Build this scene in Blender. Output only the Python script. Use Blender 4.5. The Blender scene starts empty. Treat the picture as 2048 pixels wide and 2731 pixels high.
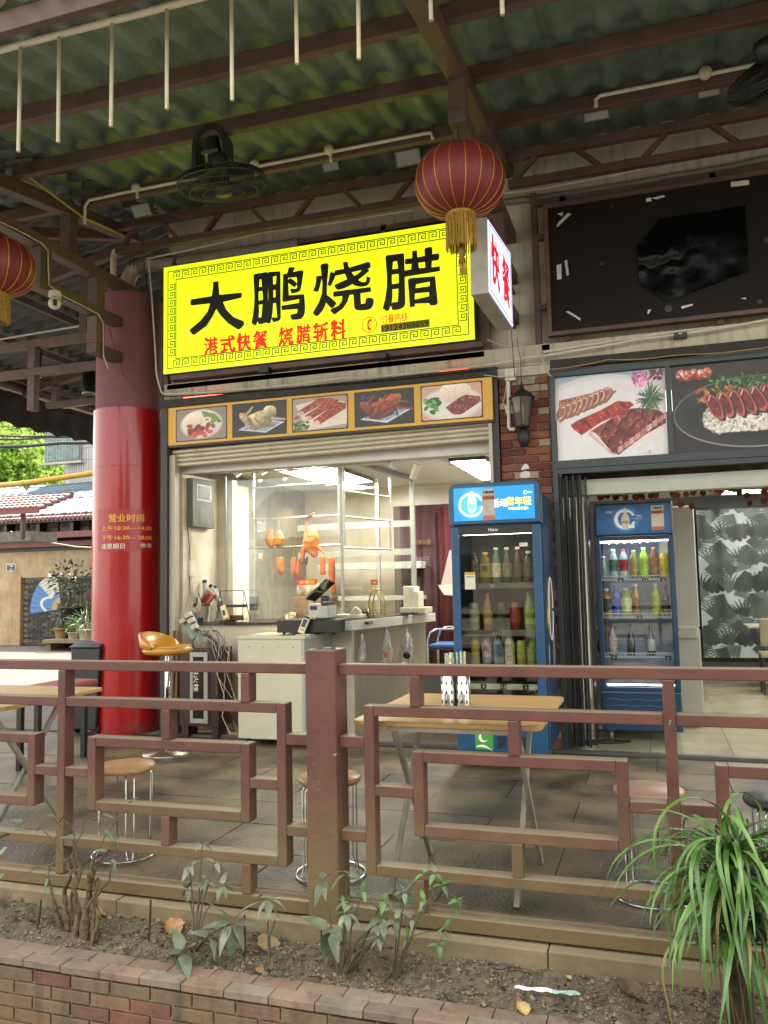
import bpy, bmesh, math, random
import numpy as np
from mathutils import Vector, Matrix, noise
random.seed(7); rng = np.random.default_rng(7)
D = bpy.data; SC = bpy.context.scene; COL = SC.collection
R = math.radians
# ------------------------------------------------------------------ camera, sky, sun, exposure
CAM_H = 1.35
FPX = 2196.6                                   # focal length in pixels of the 2048 px wide photograph
yaw, pitch, roll = R(18.084), R(4.9347), R(-1.1628)
FW = Vector((-math.sin(yaw)*math.cos(pitch), math.cos(yaw)*math.cos(pitch), math.sin(pitch)))
_r = Vector((math.cos(yaw), math.sin(yaw), 0)); _u = _r.cross(FW)
RT = _r*math.cos(roll) + _u*math.sin(roll); UP = -_r*math.sin(roll) + _u*math.cos(roll)
cam = D.objects.new('camera', D.cameras.new('camera')); COL.objects.link(cam)
cam.matrix_world = Matrix(((RT.x, UP.x, -FW.x, 0), (RT.y, UP.y, -FW.y, 0), (RT.z, UP.z, -FW.z, CAM_H), (0, 0, 0, 1)))
cam.data.sensor_fit = 'HORIZONTAL'; cam.data.sensor_width = 36.0; cam.data.lens = 36.0*FPX/2048
cam.data.clip_end = 500; cam.data.clip_start = .05
SC.camera = cam
W = D.worlds.new('World'); SC.world = W; W.use_nodes = True
wn = W.node_tree.nodes; wl = W.node_tree.links
SUN_EL, SUN_AZ = R(64), R(-22)                 # azimuth measured from +Y (behind the shops) towards -X
sky = wn.new('ShaderNodeTexSky'); sky.sky_type = 'NISHITA'; sky.sun_disc = False
sky.sun_elevation = SUN_EL; sky.sun_rotation = SUN_AZ; sky.dust_density = 4.0; sky.air_density = 1.0; sky.ozone_density = .6
hz = wn.new('ShaderNodeMixRGB'); hz.inputs[0].default_value = .55; hz.inputs[2].default_value = (11.5, 11.0, 9.8, 1)   # bright hazy overcast veil
wl.new(sky.outputs[0], hz.inputs[1]); wl.new(hz.outputs[0], wn['Background'].inputs[0])
wn['Background'].inputs[1].default_value = .13
sl = D.lights.new('sun', 'SUN'); sl.energy = 3.6; sl.angle = R(.53); sl.color = (1, .95, .86)
so = D.objects.new('sun', sl); COL.objects.link(so)
sd = Vector((math.sin(SUN_AZ)*math.cos(SUN_EL), math.cos(SUN_AZ)*math.cos(SUN_EL), math.sin(SUN_EL)))
so.rotation_euler = sd.to_track_quat('Z', 'Y').to_euler()
SC.view_settings.view_transform = 'Standard'; SC.view_settings.look = 'None'
SC.view_settings.exposure = 1.88; SC.view_settings.gamma = 1
SC.render.engine = 'CYCLES'
cy = SC.cycles; cy.use_denoising = True; cy.max_bounces = 8; cy.diffuse_bounces = 4; cy.glossy_bounces = 4
cy.transmission_bounces = 6; cy.transparent_max_bounces = 24; cy.caustics_reflective = False; cy.caustics_refractive = False
cy.sample_clamp_indirect = 6

def PY(px, py, Y):        # the point of the plane y=Y seen at a pixel of the photograph
    d = FW*FPX + RT*(px-1024) - UP*(py-1365.5); return Vector((0, 0, CAM_H)) + d*(Y/d.y)
def PZ(px, py, Z):
    d = FW*FPX + RT*(px-1024) - UP*(py-1365.5); return Vector((0, 0, CAM_H)) + d*((Z-CAM_H)/d.z)
def PX(px, py, X):
    d = FW*FPX + RT*(px-1024) - UP*(py-1365.5); return Vector((0, 0, CAM_H)) + d*(X/d.x)

# ------------------------------------------------------------------ materials
MATS = {}
def srgb(c):
    if isinstance(c, str): c = tuple(int(c[i:i+2], 16)/255 for i in (0, 2, 4))
    return tuple((x/12.92 if x <= .04045 else ((x+.055)/1.055)**2.4) for x in c[:3]) + (1,)
def mat(name, col, rough=.6, metal=0, var=.12, scale=8, bump=.0, bscale=60, spec=.5, emit=None, es=1, col2=None, stretch=(1, 1, 1),
        dust=0, dustcol='8c7f66', mud=None, coat=0, attr=None, trans=0, streak=0, low=.35, high=.65, leafy=0, chips=0):
    """procedural material: base colour varied by object-space noise, optional second colour, fine bump, settled dust, mud towards a height"""
    if name in MATS: return MATS[name]
    m = D.materials.new(name); MATS[name] = m; m.use_nodes = True
    n = m.node_tree.nodes; L = m.node_tree.links; b = n['Principled BSDF']
    b.inputs['Roughness'].default_value = rough; b.inputs['Metallic'].default_value = metal
    b.inputs['Specular IOR Level'].default_value = spec
    if coat: b.inputs['Coat Weight'].default_value = coat; b.inputs['Coat Roughness'].default_value = .08
    if trans: b.inputs['Transmission Weight'].default_value = trans
    geo = n.new('ShaderNodeNewGeometry'); mp = n.new('ShaderNodeMapping'); mp.inputs[3].default_value = stretch
    L.new(geo.outputs['Position'], mp.inputs[0])
    if attr:
        at = n.new('ShaderNodeAttribute'); at.attribute_name = attr; cur = at.outputs['Color']
    else:
        ns = n.new('ShaderNodeTexNoise'); ns.inputs['Scale'].default_value = scale; ns.inputs['Detail'].default_value = 5
        L.new(mp.outputs[0], ns.inputs['Vector'])
        c1 = srgb(col) if isinstance(col, str) else tuple(col[:3])+(1,)
        rp = n.new('ShaderNodeValToRGB')
        if col2: c2 = srgb(col2) if isinstance(col2, str) else tuple(col2[:3])+(1,); a, z = c1, c2
        else: a = tuple(x*(1-var) for x in c1[:3])+(1,); z = tuple(min(1, x*(1+var)) for x in c1[:3])+(1,)
        rp.color_ramp.elements[0].color = a; rp.color_ramp.elements[1].color = z
        rp.color_ramp.elements[0].position = low; rp.color_ramp.elements[1].position = high
        L.new(ns.outputs[0], rp.inputs[0]); cur = rp.outputs[0]
        oi = n.new('ShaderNodeObjectInfo'); mr = n.new('ShaderNodeMapRange'); mr.inputs[3].default_value = 1-var*.8; mr.inputs[4].default_value = 1+var*.8
        L.new(oi.outputs['Random'], mr.inputs[0]); mx = n.new('ShaderNodeMixRGB'); mx.blend_type = 'MULTIPLY'; mx.inputs[0].default_value = 1
        L.new(cur, mx.inputs[1]); L.new(mr.outputs[0], mx.inputs[2]); cur = mx.outputs[0]
    if streak:
        mp2 = n.new('ShaderNodeMapping'); mp2.inputs[3].default_value = (9, 9, .8); L.new(geo.outputs['Position'], mp2.inputs[0])
        n2 = n.new('ShaderNodeTexNoise'); n2.inputs['Scale'].default_value = 2.2; n2.inputs['Detail'].default_value = 6; L.new(mp2.outputs[0], n2.inputs['Vector'])
        r2 = n.new('ShaderNodeValToRGB'); r2.color_ramp.elements[0].position = .5; r2.color_ramp.elements[1].position = .72
        r2.color_ramp.elements[0].color = (0, 0, 0, 1); r2.color_ramp.elements[1].color = (streak,)*3+(1,)
        L.new(n2.outputs[0], r2.inputs[0]); m3 = n.new('ShaderNodeMixRGB'); L.new(r2.outputs[0], m3.inputs[0]); L.new(cur, m3.inputs[1])
        m3.inputs[2].default_value = (.03, .025, .02, 1); cur = m3.outputs[0]
    if chips:    # scattered chips and rust freckles in old paint
        for sc_n, lo_, col_, st_ in ((55, .70, (.05, .025, .018, 1), .8), (23, .735, (.30, .24, .17, 1), .6)):
            nc = n.new('ShaderNodeTexNoise'); nc.inputs['Scale'].default_value = sc_n; nc.inputs['Detail'].default_value = 3; L.new(geo.outputs['Position'], nc.inputs['Vector'])
            rc = n.new('ShaderNodeMapRange'); rc.inputs[1].default_value = lo_; rc.inputs[2].default_value = lo_+.03; rc.inputs[4].default_value = st_*chips; L.new(nc.outputs[0], rc.inputs[0])
            mc_ = n.new('ShaderNodeMixRGB'); L.new(rc.outputs[0], mc_.inputs[0]); L.new(cur, mc_.inputs[1]); mc_.inputs[2].default_value = col_; cur = mc_.outputs[0]
    if mud:      # splashed earth, strongest near the ground: (z clean, z muddy, colour)
        sp = n.new('ShaderNodeSeparateXYZ'); L.new(geo.outputs['Position'], sp.inputs[0])
        r1 = n.new('ShaderNodeMapRange'); r1.inputs[1].default_value = mud[0]; r1.inputs[2].default_value = mud[1]
        n3 = n.new('ShaderNodeTexNoise'); n3.inputs['Scale'].default_value = 7; n3.inputs['Detail'].default_value = 6; L.new(geo.outputs['Position'], n3.inputs['Vector'])
        ma = n.new('ShaderNodeMath'); ma.operation = 'MULTIPLY_ADD'; ma.inputs[1].default_value = .55; ma.inputs[2].default_value = -.27
        L.new(n3.outputs[0], ma.inputs[0]); mb = n.new('ShaderNodeMath'); mb.operation = 'SUBTRACT'; L.new(sp.outputs[2], mb.inputs[0]); L.new(ma.outputs[0], mb.inputs[1])
        L.new(mb.outputs[0], r1.inputs[0]); m4 = n.new('ShaderNodeMixRGB'); L.new(r1.outputs[0], m4.inputs[0]); L.new(cur, m4.inputs[1])
        m4.inputs[2].default_value = srgb(mud[2]); cur = m4.outputs[0]
    if dust:     # dust that has settled on upward faces
        sp2 = n.new('ShaderNodeSeparateXYZ'); L.new(geo.outputs['Normal'], sp2.inputs[0])
        r4 = n.new('ShaderNodeMapRange'); r4.inputs[1].default_value = .55; r4.inputs[2].default_value = .95; r4.inputs[4].default_value = dust
        L.new(sp2.outputs[2], r4.inputs[0]); m5 = n.new('ShaderNodeMixRGB'); L.new(r4.outputs[0], m5.inputs[0]); L.new(cur, m5.inputs[1])
        m5.inputs[2].default_value = srgb(dustcol); cur = m5.outputs[0]
    L.new(cur, b.inputs['Base Color'])
    if leafy:
        tr_ = n.new('ShaderNodeBsdfTranslucent'); L.new(cur, tr_.inputs[0]); ms = n.new('ShaderNodeMixShader'); ms.inputs[0].default_value = leafy; L.new(b.outputs[0], ms.inputs[1]); L.new(tr_.outputs[0], ms.inputs[2]); L.new(ms.outputs[0], n['Material Output'].inputs[0])
    if emit is not None:
        if emit == 'attr': L.new(cur, b.inputs['Emission Color'])
        else: b.inputs['Emission Color'].default_value = tuple(emit[:3])+(1,)
        b.inputs['Emission Strength'].default_value = es
    if bump:
        nb = n.new('ShaderNodeTexNoise'); nb.inputs['Scale'].default_value = bscale; nb.inputs['Detail'].default_value = 4; L.new(mp.outputs[0], nb.inputs['Vector'])
        bp = n.new('ShaderNodeBump'); bp.inputs['Strength'].default_value = bump; bp.inputs['Distance'].default_value = .01
        L.new(nb.outputs[0], bp.inputs['Height']); L.new(bp.outputs[0], b.inputs['Normal'])
        if rough < .95:
            rr = n.new('ShaderNodeMapRange'); rr.inputs[3].default_value = max(0, rough-.12); rr.inputs[4].default_value = min(1, rough+.12)
            L.new(nb.outputs[0], rr.inputs[0]); L.new(rr.outputs[0], b.inputs['Roughness'])
    return m
def glass(name, tint=(.92, .97, .95), refl=1.0, rough=.01, haze=0.0):
    if name in MATS: return MATS[name]
    m = D.materials.new(name); MATS[name] = m; m.use_nodes = True; n = m.node_tree.nodes; L = m.node_tree.links
    n.remove(n['Principled BSDF']); t = n.new('ShaderNodeBsdfTransparent'); t.inputs[0].default_value = tuple(tint)+(1,)
    g = n.new('ShaderNodeBsdfGlossy'); g.inputs['Roughness'].default_value = rough
    f = n.new('ShaderNodeLayerWeight'); pw = n.new('ShaderNodeMath'); pw.operation = 'POWER'; pw.inputs[1].default_value = 5; L.new(f.outputs['Facing'], pw.inputs[0])
    mu = n.new('ShaderNodeMath'); mu.operation = 'MULTIPLY_ADD'; mu.inputs[1].default_value = .9; mu.inputs[2].default_value = .045*refl; mu.use_clamp = True; L.new(pw.outputs[0], mu.inputs[0])
    x = n.new('ShaderNodeMixShader'); L.new(mu.outputs[0], x.inputs[0]); L.new(t.outputs[0], x.inputs[1]); L.new(g.outputs[0], x.inputs[2])
    out = x.outputs[0]
    if haze:
        d = n.new('ShaderNodeBsdfDiffuse'); d.inputs[0].default_value = (.7, .7, .68, 1)
        ns = n.new('ShaderNodeTexNoise'); ns.inputs['Scale'].default_value = 4; ns.inputs['Detail'].default_value = 6
        r_ = n.new('ShaderNodeMapRange'); r_.inputs[1].default_value = .3; r_.inputs[2].default_value = .75; r_.inputs[4].default_value = haze
        L.new(ns.outputs[0], r_.inputs[0]); y = n.new('ShaderNodeMixShader'); L.new(r_.outputs[0], y.inputs[0]); L.new(out, y.inputs[1]); L.new(d.outputs[0], y.inputs[2]); out = y.outputs[0]
    L.new(out, n['Material Output'].inputs[0]); return m
def glow(name, col, s):
    if name in MATS: return MATS[name]
    m = D.materials.new(name); MATS[name] = m; m.use_nodes = True; b = m.node_tree.nodes['Principled BSDF']
    b.inputs['Base Color'].default_value = tuple(.35*min(1, x) for x in col)+(1,); b.inputs['Emission Color'].default_value = tuple(col)+(1,); b.inputs['Emission Strength'].default_value = s
    return m

# ------------------------------------------------------------------ geometry
class MB:
    def __init__(s): s.v = []; s.f = []; s.sm = []
    def add(s, vs, fs, smooth=False):
        o = len(s.v); s.v += [tuple(v) for v in vs]; s.f += [tuple(i+o for i in f) for f in fs]; s.sm += [smooth]*len(fs); return s
    def box(s, x0, x1, y0, y1, z0, z1):
        x0, x1 = min(x0, x1), max(x0, x1); y0, y1 = min(y0, y1), max(y0, y1); z0, z1 = min(z0, z1), max(z0, z1)
        return s.add([(x0, y0, z0), (x1, y0, z0), (x1, y1, z0), (x0, y1, z0), (x0, y0, z1), (x1, y0, z1), (x1, y1, z1), (x0, y1, z1)],
              [(0, 3, 2, 1), (4, 5, 6, 7), (0, 1, 5, 4), (1, 2, 6, 5), (2, 3, 7, 6), (3, 0, 4, 7)])
    def obox(s, M, sx, sy, sz):      # box of full size centred on matrix M
        c = [M @ Vector((a*sx/2, b*sy/2, d*sz/2)) for d in (-1, 1) for a, b in ((-1, -1), (1, -1), (1, 1), (-1, 1))]
        return s.add(c, [(0, 3, 2, 1), (4, 5, 6, 7), (0, 1, 5, 4), (1, 2, 6, 5), (2, 3, 7, 6), (3, 0, 4, 7)])
    def beam(s, a, b, w, h=None, up=(0, 0, 1)):    # rectangular bar from a to b
        a, b = Vector(a), Vector(b); h = h or w; d = (b-a); l = d.length; d.normalize(); u = Vector(up)
        if abs(d.dot(u)) > .98: u = Vector((0, 1, 0))
        sx = d.cross(u).normalized(); uz = sx.cross(d)
        M = Matrix(((d.x, sx.x, uz.x, 0), (d.y, sx.y, uz.y, 0), (d.z, sx.z, uz.z, 0), (0, 0, 0, 1))); M.translation = (a+b)/2
        return s.obox(M, l, w, h)
    def tube(s, pts, r, n=8, cap=True, closed=False):
        pts = [Vector(p) for p in pts]; rs = r if isinstance(r, (list, tuple)) else [r]*len(pts); vs = []; N = len(pts); pu = None
        for i, p in enumerate(pts):
            if closed: d = pts[(i+1) % N]-pts[i-1]
            else: d = pts[min(i+1, N-1)]-pts[max(i-1, 0)]
            if d.length < 1e-9: d = Vector((0, 0, 1))
            d.normalize(); u = pu if pu is not None else (Vector((0, 0, 1)) if abs(d.z) < .9 else Vector((1, 0, 0)))
            u = (u-d*u.dot(d)).normalized(); pu = u; w = d.cross(u)
            vs += [p+(u*math.cos(t)+w*math.sin(t))*rs[i] for t in [2*math.pi*k/n for k in range(n)]]
        fs = [(i*n+k, i*n+(k+1) % n, (i+1)*n+(k+1) % n, (i+1)*n+k) for i in range(N-1) for k in range(n)]
        if closed: fs += [((N-1)*n+k, (N-1)*n+(k+1) % n, (k+1) % n, k) for k in range(n)]
        s.add(vs, fs, True)
        if cap and not closed: s.add([vs[k] for k in range(n)], [tuple(range(n-1, -1, -1))]); s.add([vs[(N-1)*n+k] for k in range(n)], [tuple(range(n))])
        return s
    def lathe(s, c, prof, n=24, ax='z', cap=True, sc=(1, 1), smooth=True):   # prof: (radius, height) along axis from c
        c = Vector(c); vs = []
        for r, h in prof:
            for k in range(n):
                t = 2*math.pi*k/n; a, b = r*math.cos(t)*sc[0], r*math.sin(t)*sc[1]
                vs.append(c+(Vector((a, b, h)) if ax == 'z' else Vector((a, h, b)) if ax == 'y' else Vector((h, a, b))))
        N = len(prof); fs = [(i*n+k, i*n+(k+1) % n, (i+1)*n+(k+1) % n, (i+1)*n+k) for i in range(N-1) for k in range(n)]
        s.add(vs, fs, smooth)
        if cap:
            if prof[0][0] > 1e-5: s.add(vs[:n], [tuple(range(n-1, -1, -1))])
            if prof[-1][0] > 1e-5: s.add(vs[-n:], [tuple(range(n))])
        return s
    def prism(s, poly, d):       # closed polygon of 3-D points pushed along d
        d = Vector(d); n = len(poly); p = [Vector(q) for q in poly]
        return s.add(p+[q+d for q in p], [tuple(range(n-1, -1, -1)), tuple(range(n, 2*n))]+[(i, (i+1) % n, n+(i+1) % n, n+i) for i in range(n)])
    def mesh(s, name, m=None):
        me = D.meshes.new(name); me.from_pydata(s.v, [], s.f); me.polygons.foreach_set('use_smooth', s.sm)
        if m: me.materials.append(m)
        me.update(); return me
    def build(s, name, m, parent=None, bevel=0, fix=False, **kw):
        me = s.mesh(name, m)
        if fix:
            bm = bmesh.new(); bm.from_mesh(me); bmesh.ops.recalc_face_normals(bm, faces=bm.faces); bm.to_mesh(me); bm.free()
        return put(name, me, parent, bevel, **kw)
def put(name, me, parent=None, bevel=0, loc=None, rot=None, **kw):
    o = D.objects.new(name, me); COL.objects.link(o)
    if loc is not None: o.location = loc
    if rot is not None: o.rotation_euler = rot
    if parent is not None:
        o.parent = parent; o.matrix_parent_inverse = wmat(parent).inverted() if kw.pop('world', True) else Matrix()
    if bevel:
        bv = o.modifiers.new('bevel', 'BEVEL'); bv.width = bevel; bv.segments = 2; bv.limit_method = 'ANGLE'; bv.angle_limit = R(40); bv.harden_normals = False
    for k, v in kw.items():
        if k != 'world': o[k] = v
    return o
def wmat(o):
    m = Matrix.LocRotScale(o.location, o.rotation_euler, o.scale)
    return (wmat(o.parent) @ o.matrix_parent_inverse @ m) if o.parent else m
def thing(name, label, cat, loc=(0, 0, 0), group=None, rz=0):
    o = D.objects.new(name, None); COL.objects.link(o); o.location = loc; o.rotation_euler = (0, 0, rz); o.empty_display_size = .1
    o['label'] = label; o['category'] = cat
    if group: o['group'] = group
    return o
def tag(o, label, cat, group=None, kind=None):
    o['label'] = label; o['category'] = cat
    if group: o['group'] = group
    if kind: o['kind'] = kind
    return o
def kids(o): return [c for c in COL.objects if c.parent == o]
def dup(root, loc, rz=None, label=None, group=None, ch=None):
    r = root.copy(); COL.objects.link(r); r.location = loc
    if rz is not None: r.rotation_euler = (0, 0, rz)
    if label: r['label'] = label
    if group: r['group'] = group
    for c in (ch if ch is not None else kids(root)):
        k = c.copy(); COL.objects.link(k); k.parent = r; k.matrix_parent_inverse = c.matrix_parent_inverse
        for g in kids(c):
            q = g.copy(); COL.objects.link(q); q.parent = k; q.matrix_parent_inverse = g.matrix_parent_inverse
    return r
FONT = {}
def text(body, name, m, O, U, V, w=None, h=None, bold=0.0, ext=.0015, parent=None, round_=0, stretch=True, skew=0, **kw):
    """lettering as thin real geometry. O centre, U right, V up (unit vectors); fitted to w x h metres"""
    cu = D.curves.new('t', 'FONT'); cu.body = body; cu.size = 1; cu.extrude = .01; cu.resolution_u = 3
    ob = D.objects.new('t', cu); COL.objects.link(ob); dg = bpy.context.evaluated_depsgraph_get(); me = D.meshes.new_from_object(ob.evaluated_get(dg))
    D.objects.remove(ob); n = len(me.vertices); a = np.empty(n*3); me.vertices.foreach_get('co', a); a = a.reshape(-1, 3)
    if n == 0: return None
    lo, hi = a.min(0), a.max(0); sz = np.maximum(hi-lo, 1e-6); c = (lo+hi)/2; a = a-c
    sx = (w/sz[0]) if w else None; sy = (h/sz[1]) if h else None
    if sx is None: sx = sy
    if sy is None: sy = sx
    U, V = Vector(U).normalized(), Vector(V).normalized(); N = U.cross(V)
    X = a[:, 0]*sx + skew*a[:, 1]*sy; Y = a[:, 1]*sy; Z = (a[:, 2]+.01)*(ext/.02)
    if bold:     # heavier strokes: the same lettering laid over itself with small shifts
        k = 10; rad = bold*(abs(sx)+abs(sy))/2; nv = n; polys = [tuple(p.vertices) for p in me.polygons]; xs = [X]; ys_ = [Y]; zs_ = [Z]; fs = list(polys)
        for q in range(k):
            t = 2*math.pi*q/k; rv_ = rad*(.62+.55*np.sin(X/(abs(sx)*.11)+q*0+body.__len__())*np.sin(Y/(abs(sy)*.13)+1.3)); xs.append(X+rv_*math.cos(t)); ys_.append(Y+rv_*math.sin(t)*.85); zs_.append(Z-ext*.04*(q+1)); fs += [tuple(i+nv*(q+1) for i in p) for p in polys]
        X, Y, Z = np.concatenate(xs), np.concatenate(ys_), np.concatenate(zs_); me = D.meshes.new(name); me.from_pydata([(0, 0, 0)]*len(X), [], fs)
    P = np.outer(X, U)+np.outer(Y, V)+np.outer(Z, N)+np.array(O)
    me.vertices.foreach_set('co', P.ravel()); me.materials.clear(); me.materials.append(m); me.update(); me.name = name
    return put(name, me, parent, **kw)

# ------------------------------------------------------------------ printed pictures: a canvas painted with numpy, carried by a fine sheet
class Canvas:
    def __init__(s, w, h, bg):
        s.w, s.h = w, h; s.a = np.zeros((h, w, 4)); s.a[...] = (*s.c(bg), 1); s.y, s.x = np.mgrid[0:h, 0:w].astype(float); s.x = (s.x+.5)/w; s.y = 1-(s.y+.5)/h; s.asp = w/h
    def c(s, k): return tuple(int(k[i:i+2], 16)/255 for i in (0, 2, 4)) if isinstance(k, str) else k
    def nz(s, sc, seed=0, oct=4):
        out = np.zeros((s.h, s.w)); amp = 1; tot = 0; r = np.random.default_rng(seed+int(sc*13))
        for o in range(oct):
            gw, gh = max(2, int(sc*s.asp*2**o)+2), max(2, int(sc*2**o)+2); g = r.random((gh, gw))
            fx, fy = s.x*(gw-1.001), s.y*(gh-1.001); ix, iy = fx.astype(int), fy.astype(int); tx, ty = fx-ix, fy-iy; tx = tx*tx*(3-2*tx); ty = ty*ty*(3-2*ty)
            out += amp*((g[iy, ix]*(1-tx)+g[iy, ix+1]*tx)*(1-ty)+(g[iy+1, ix]*(1-tx)+g[iy+1, ix+1]*tx)*ty); tot += amp; amp *= .55
        return out/tot
    def mix(s, m, col, var=0, seed=1, sc=14):
        col = np.array(s.c(col)); f = 1+var*(s.nz(sc, seed)-.5)*2 if var else np.ones((s.h, s.w)); m = np.clip(m, 0, 1)[..., None]
        s.a[..., :3] = s.a[..., :3]*(1-m)+np.clip(col*f[..., None], 0, 1)*m; return s
    def ell(s, cx, cy, rx, ry, col, ang=0, soft=.03, var=0, seed=1, wob=0, sc=14, shade=0):
        t = R(ang); dx, dy = (s.x-cx)*s.asp, s.y-cy; u = (dx*math.cos(t)+dy*math.sin(t))/rx; v = (-dx*math.sin(t)+dy*math.cos(t))/ry
        d = np.sqrt(u*u+v*v); 
        if wob: d = d+wob*(s.nz(8, seed+5)-.5)*2
        m = np.clip((1-d)/soft+.5, 0, 1); s.mix(m, col, var, seed, sc)
        if shade: k = np.clip(v*.5+.5-u*.15, 0, 1)[..., None]; s.a[..., :3] = np.where(m[..., None] > .5, np.clip(s.a[..., :3]*(1-shade+2*shade*k), 0, 1), s.a[..., :3])
        return s
    def poly(s, pts, col, var=0, seed=1, sc=14):
        x, y = s.x, s.y; ins = np.zeros(x.shape, bool); n = len(pts)
        for i in range(n):
            x1, y1 = pts[i]; x2, y2 = pts[(i+1) % n]
            if y1 != y2: cc = ((y1 > y) != (y2 > y)) & (x < (x2-x1)*(y-y1)/(y2-y1)+x1); ins ^= cc
        return s.mix(ins.astype(float), col, var, seed, sc)
    def rect(s, x0, y0, x1, y1, col, **k): return s.poly([(x0, y0), (x1, y0), (x1, y1), (x0, y1)], col, **k)
    def line(s, x0, y0, x1, y1, wd, col, taper=0):
        dx, dy = (x1-x0)*s.asp, y1-y0; l2 = dx*dx+dy*dy+1e-9; t = np.clip((((s.x-x0)*s.asp)*dx+(s.y-y0)*dy)/l2, 0, 1)
        d = np.hypot((s.x-x0)*s.asp-t*dx, s.y-y0-t*dy); return s.mix(np.clip((wd*(1-taper*t)-d)/(wd*.3)+.5, 0, 1), col)
    def sheet(s, name, m, f, parent=None, thick=0, **kw):
        """f(u,v)->point arrays; sheet with one vertex per canvas pixel; cells with alpha 0 are left out"""
        u = s.x; v = s.y; X, Yy, Z = f(u, v); n = s.w*s.h; co = np.stack([X+0*u, Yy+0*u, Z+0*u], -1).reshape(-1, 3)
        i = np.arange(n).reshape(s.h, s.w); q = np.stack([i[1:, :-1], i[1:, 1:], i[:-1, 1:], i[:-1, :-1]], -1).reshape(-1, 4)
        keep = (s.a[..., 3].reshape(-1)[q] > .5).all(1); q = q[keep]
        me = D.meshes.new(name); me.vertices.add(n); me.vertices.foreach_set('co', co.ravel()); me.loops.add(q.size); me.loops.foreach_set('vertex_index', q.ravel())
        me.polygons.add(len(q)); me.polygons.foreach_set('loop_start', np.arange(0, q.size, 4)); me.update(calc_edges=True)
        ca = me.color_attributes.new('print', 'FLOAT_COLOR', 'POINT'); a = s.a[..., :3]; lin = np.where(a <= .04045, a/12.92, ((a+.055)/1.055)**2.4)
        ca.data.foreach_set('color', np.concatenate([lin, np.ones((s.h, s.w, 1))], -1).reshape(-1)); me.materials.append(m)
        me.polygons.foreach_set('use_smooth', [True]*len(q))
        return put(name, me, parent, **kw)
def flat(x0, x1, y, z0, z1): return lambda u, v: (x0+(x1-x0)*u, y+0*u, z0+(z1-z0)*v)
PRINT = mat('printed_film', 'ffffff', .35, attr='print')
PRINTLIT = mat('backlit_film', 'ffffff', .35, attr='print', emit='attr', es=.10)

# shared paints
M_RED = mat('oxblood_paint', '4a2a22', .5, var=.16, scale=5, bump=.22, bscale=40, dust=.85, dustcol='82765f', mud=(.58, .02, '665539'), col2='5a3329', chips=1.2)
M_BEAM = mat('brown_beam_paint', '4c3833', .55, var=.16, scale=5, bump=.15, bscale=25, col2='5d473f', chips=.7, streak=.2)
M_WHITE = mat('white_plaster', 'b9b3a2', .8, var=.10, scale=4, bump=.2, bscale=15, streak=.35)
M_PVC = mat('white_pvc', 'c9c2ae', .45, var=.08, streak=.15)
M_BLACK = mat('black_plastic', '161616', .4, var=.1)
M_DARKM = mat('dark_grey_metal', '33373a', .45, metal=.4, var=.08)
M_STEEL = mat('stainless_steel', 'b9b6ae', .22, metal=1, var=.05, stretch=(1, 1, .1), bump=.03)
M_CHROME = mat('chrome_wire', 'c8c8c8', .15, metal=1, var=.03)
M_WIRE = mat('black_cable', '14120f', .6)
M_WIREW = mat('grey_white_cable', 'b8b2a0', .6)
# ================================================================== THE SETTING
M_SOIL = mat('planter_soil', '4a4234', .95, var=.45, scale=26, bump=1.0, bscale=90, col2='857961', low=.3, high=.75)
M_SLAB = mat('worn_stone_slab', '2e2819', .45, var=.25, scale=2.6, bump=.6, bscale=55, col2='6e6045', low=.36, high=.64)
M_GROUT = mat('dark_grout', '24211d', .9, bump=.3)
M_ROAD = mat('pale_concrete_ground', '67635b', .85, var=.18, scale=1.5, bump=.3, bscale=30)
g = MB().add([(-140, -30, -.62), (60, -30, -.62), (60, 2.93, -.62), (-140, 2.93, -.62)], [(0, 1, 2, 3)]).build('street_ground', M_ROAD); g['kind'] = 'structure'
g = MB().box(-140, 60, 3.46, 120, -.3, -.012).build('courtyard_ground', M_ROAD); g['kind'] = 'structure'
# stone paving of the terrace, each slab a piece
pv = MB().add([(-9, 3.45, -.008), (3.5, 3.45, -.008), (3.5, 6.74, -.008), (-9, 6.74, -.008)], [(0, 1, 2, 3)]).build('plaza_pavement', M_GROUT); pv['kind'] = 'structure'
sm = [MB().box(-.447, .447, -.222, .222, -.02, 0).mesh('slab_mesh', M_SLAB)]
for j in range(7):
    for i in range(14):
        x = -8.6+i*.9+(.45 if j % 2 else 0); y = 3.68+j*.45
        if x > 3.2: continue
        o = put('paving_slab', sm[0], pv, .003 if j < 3 else 0, loc=(x, y, rng.uniform(-.0015, .0015)), rot=(rng.uniform(-.002, .002), rng.uniform(-.002, .002), 0), world=False)
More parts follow.
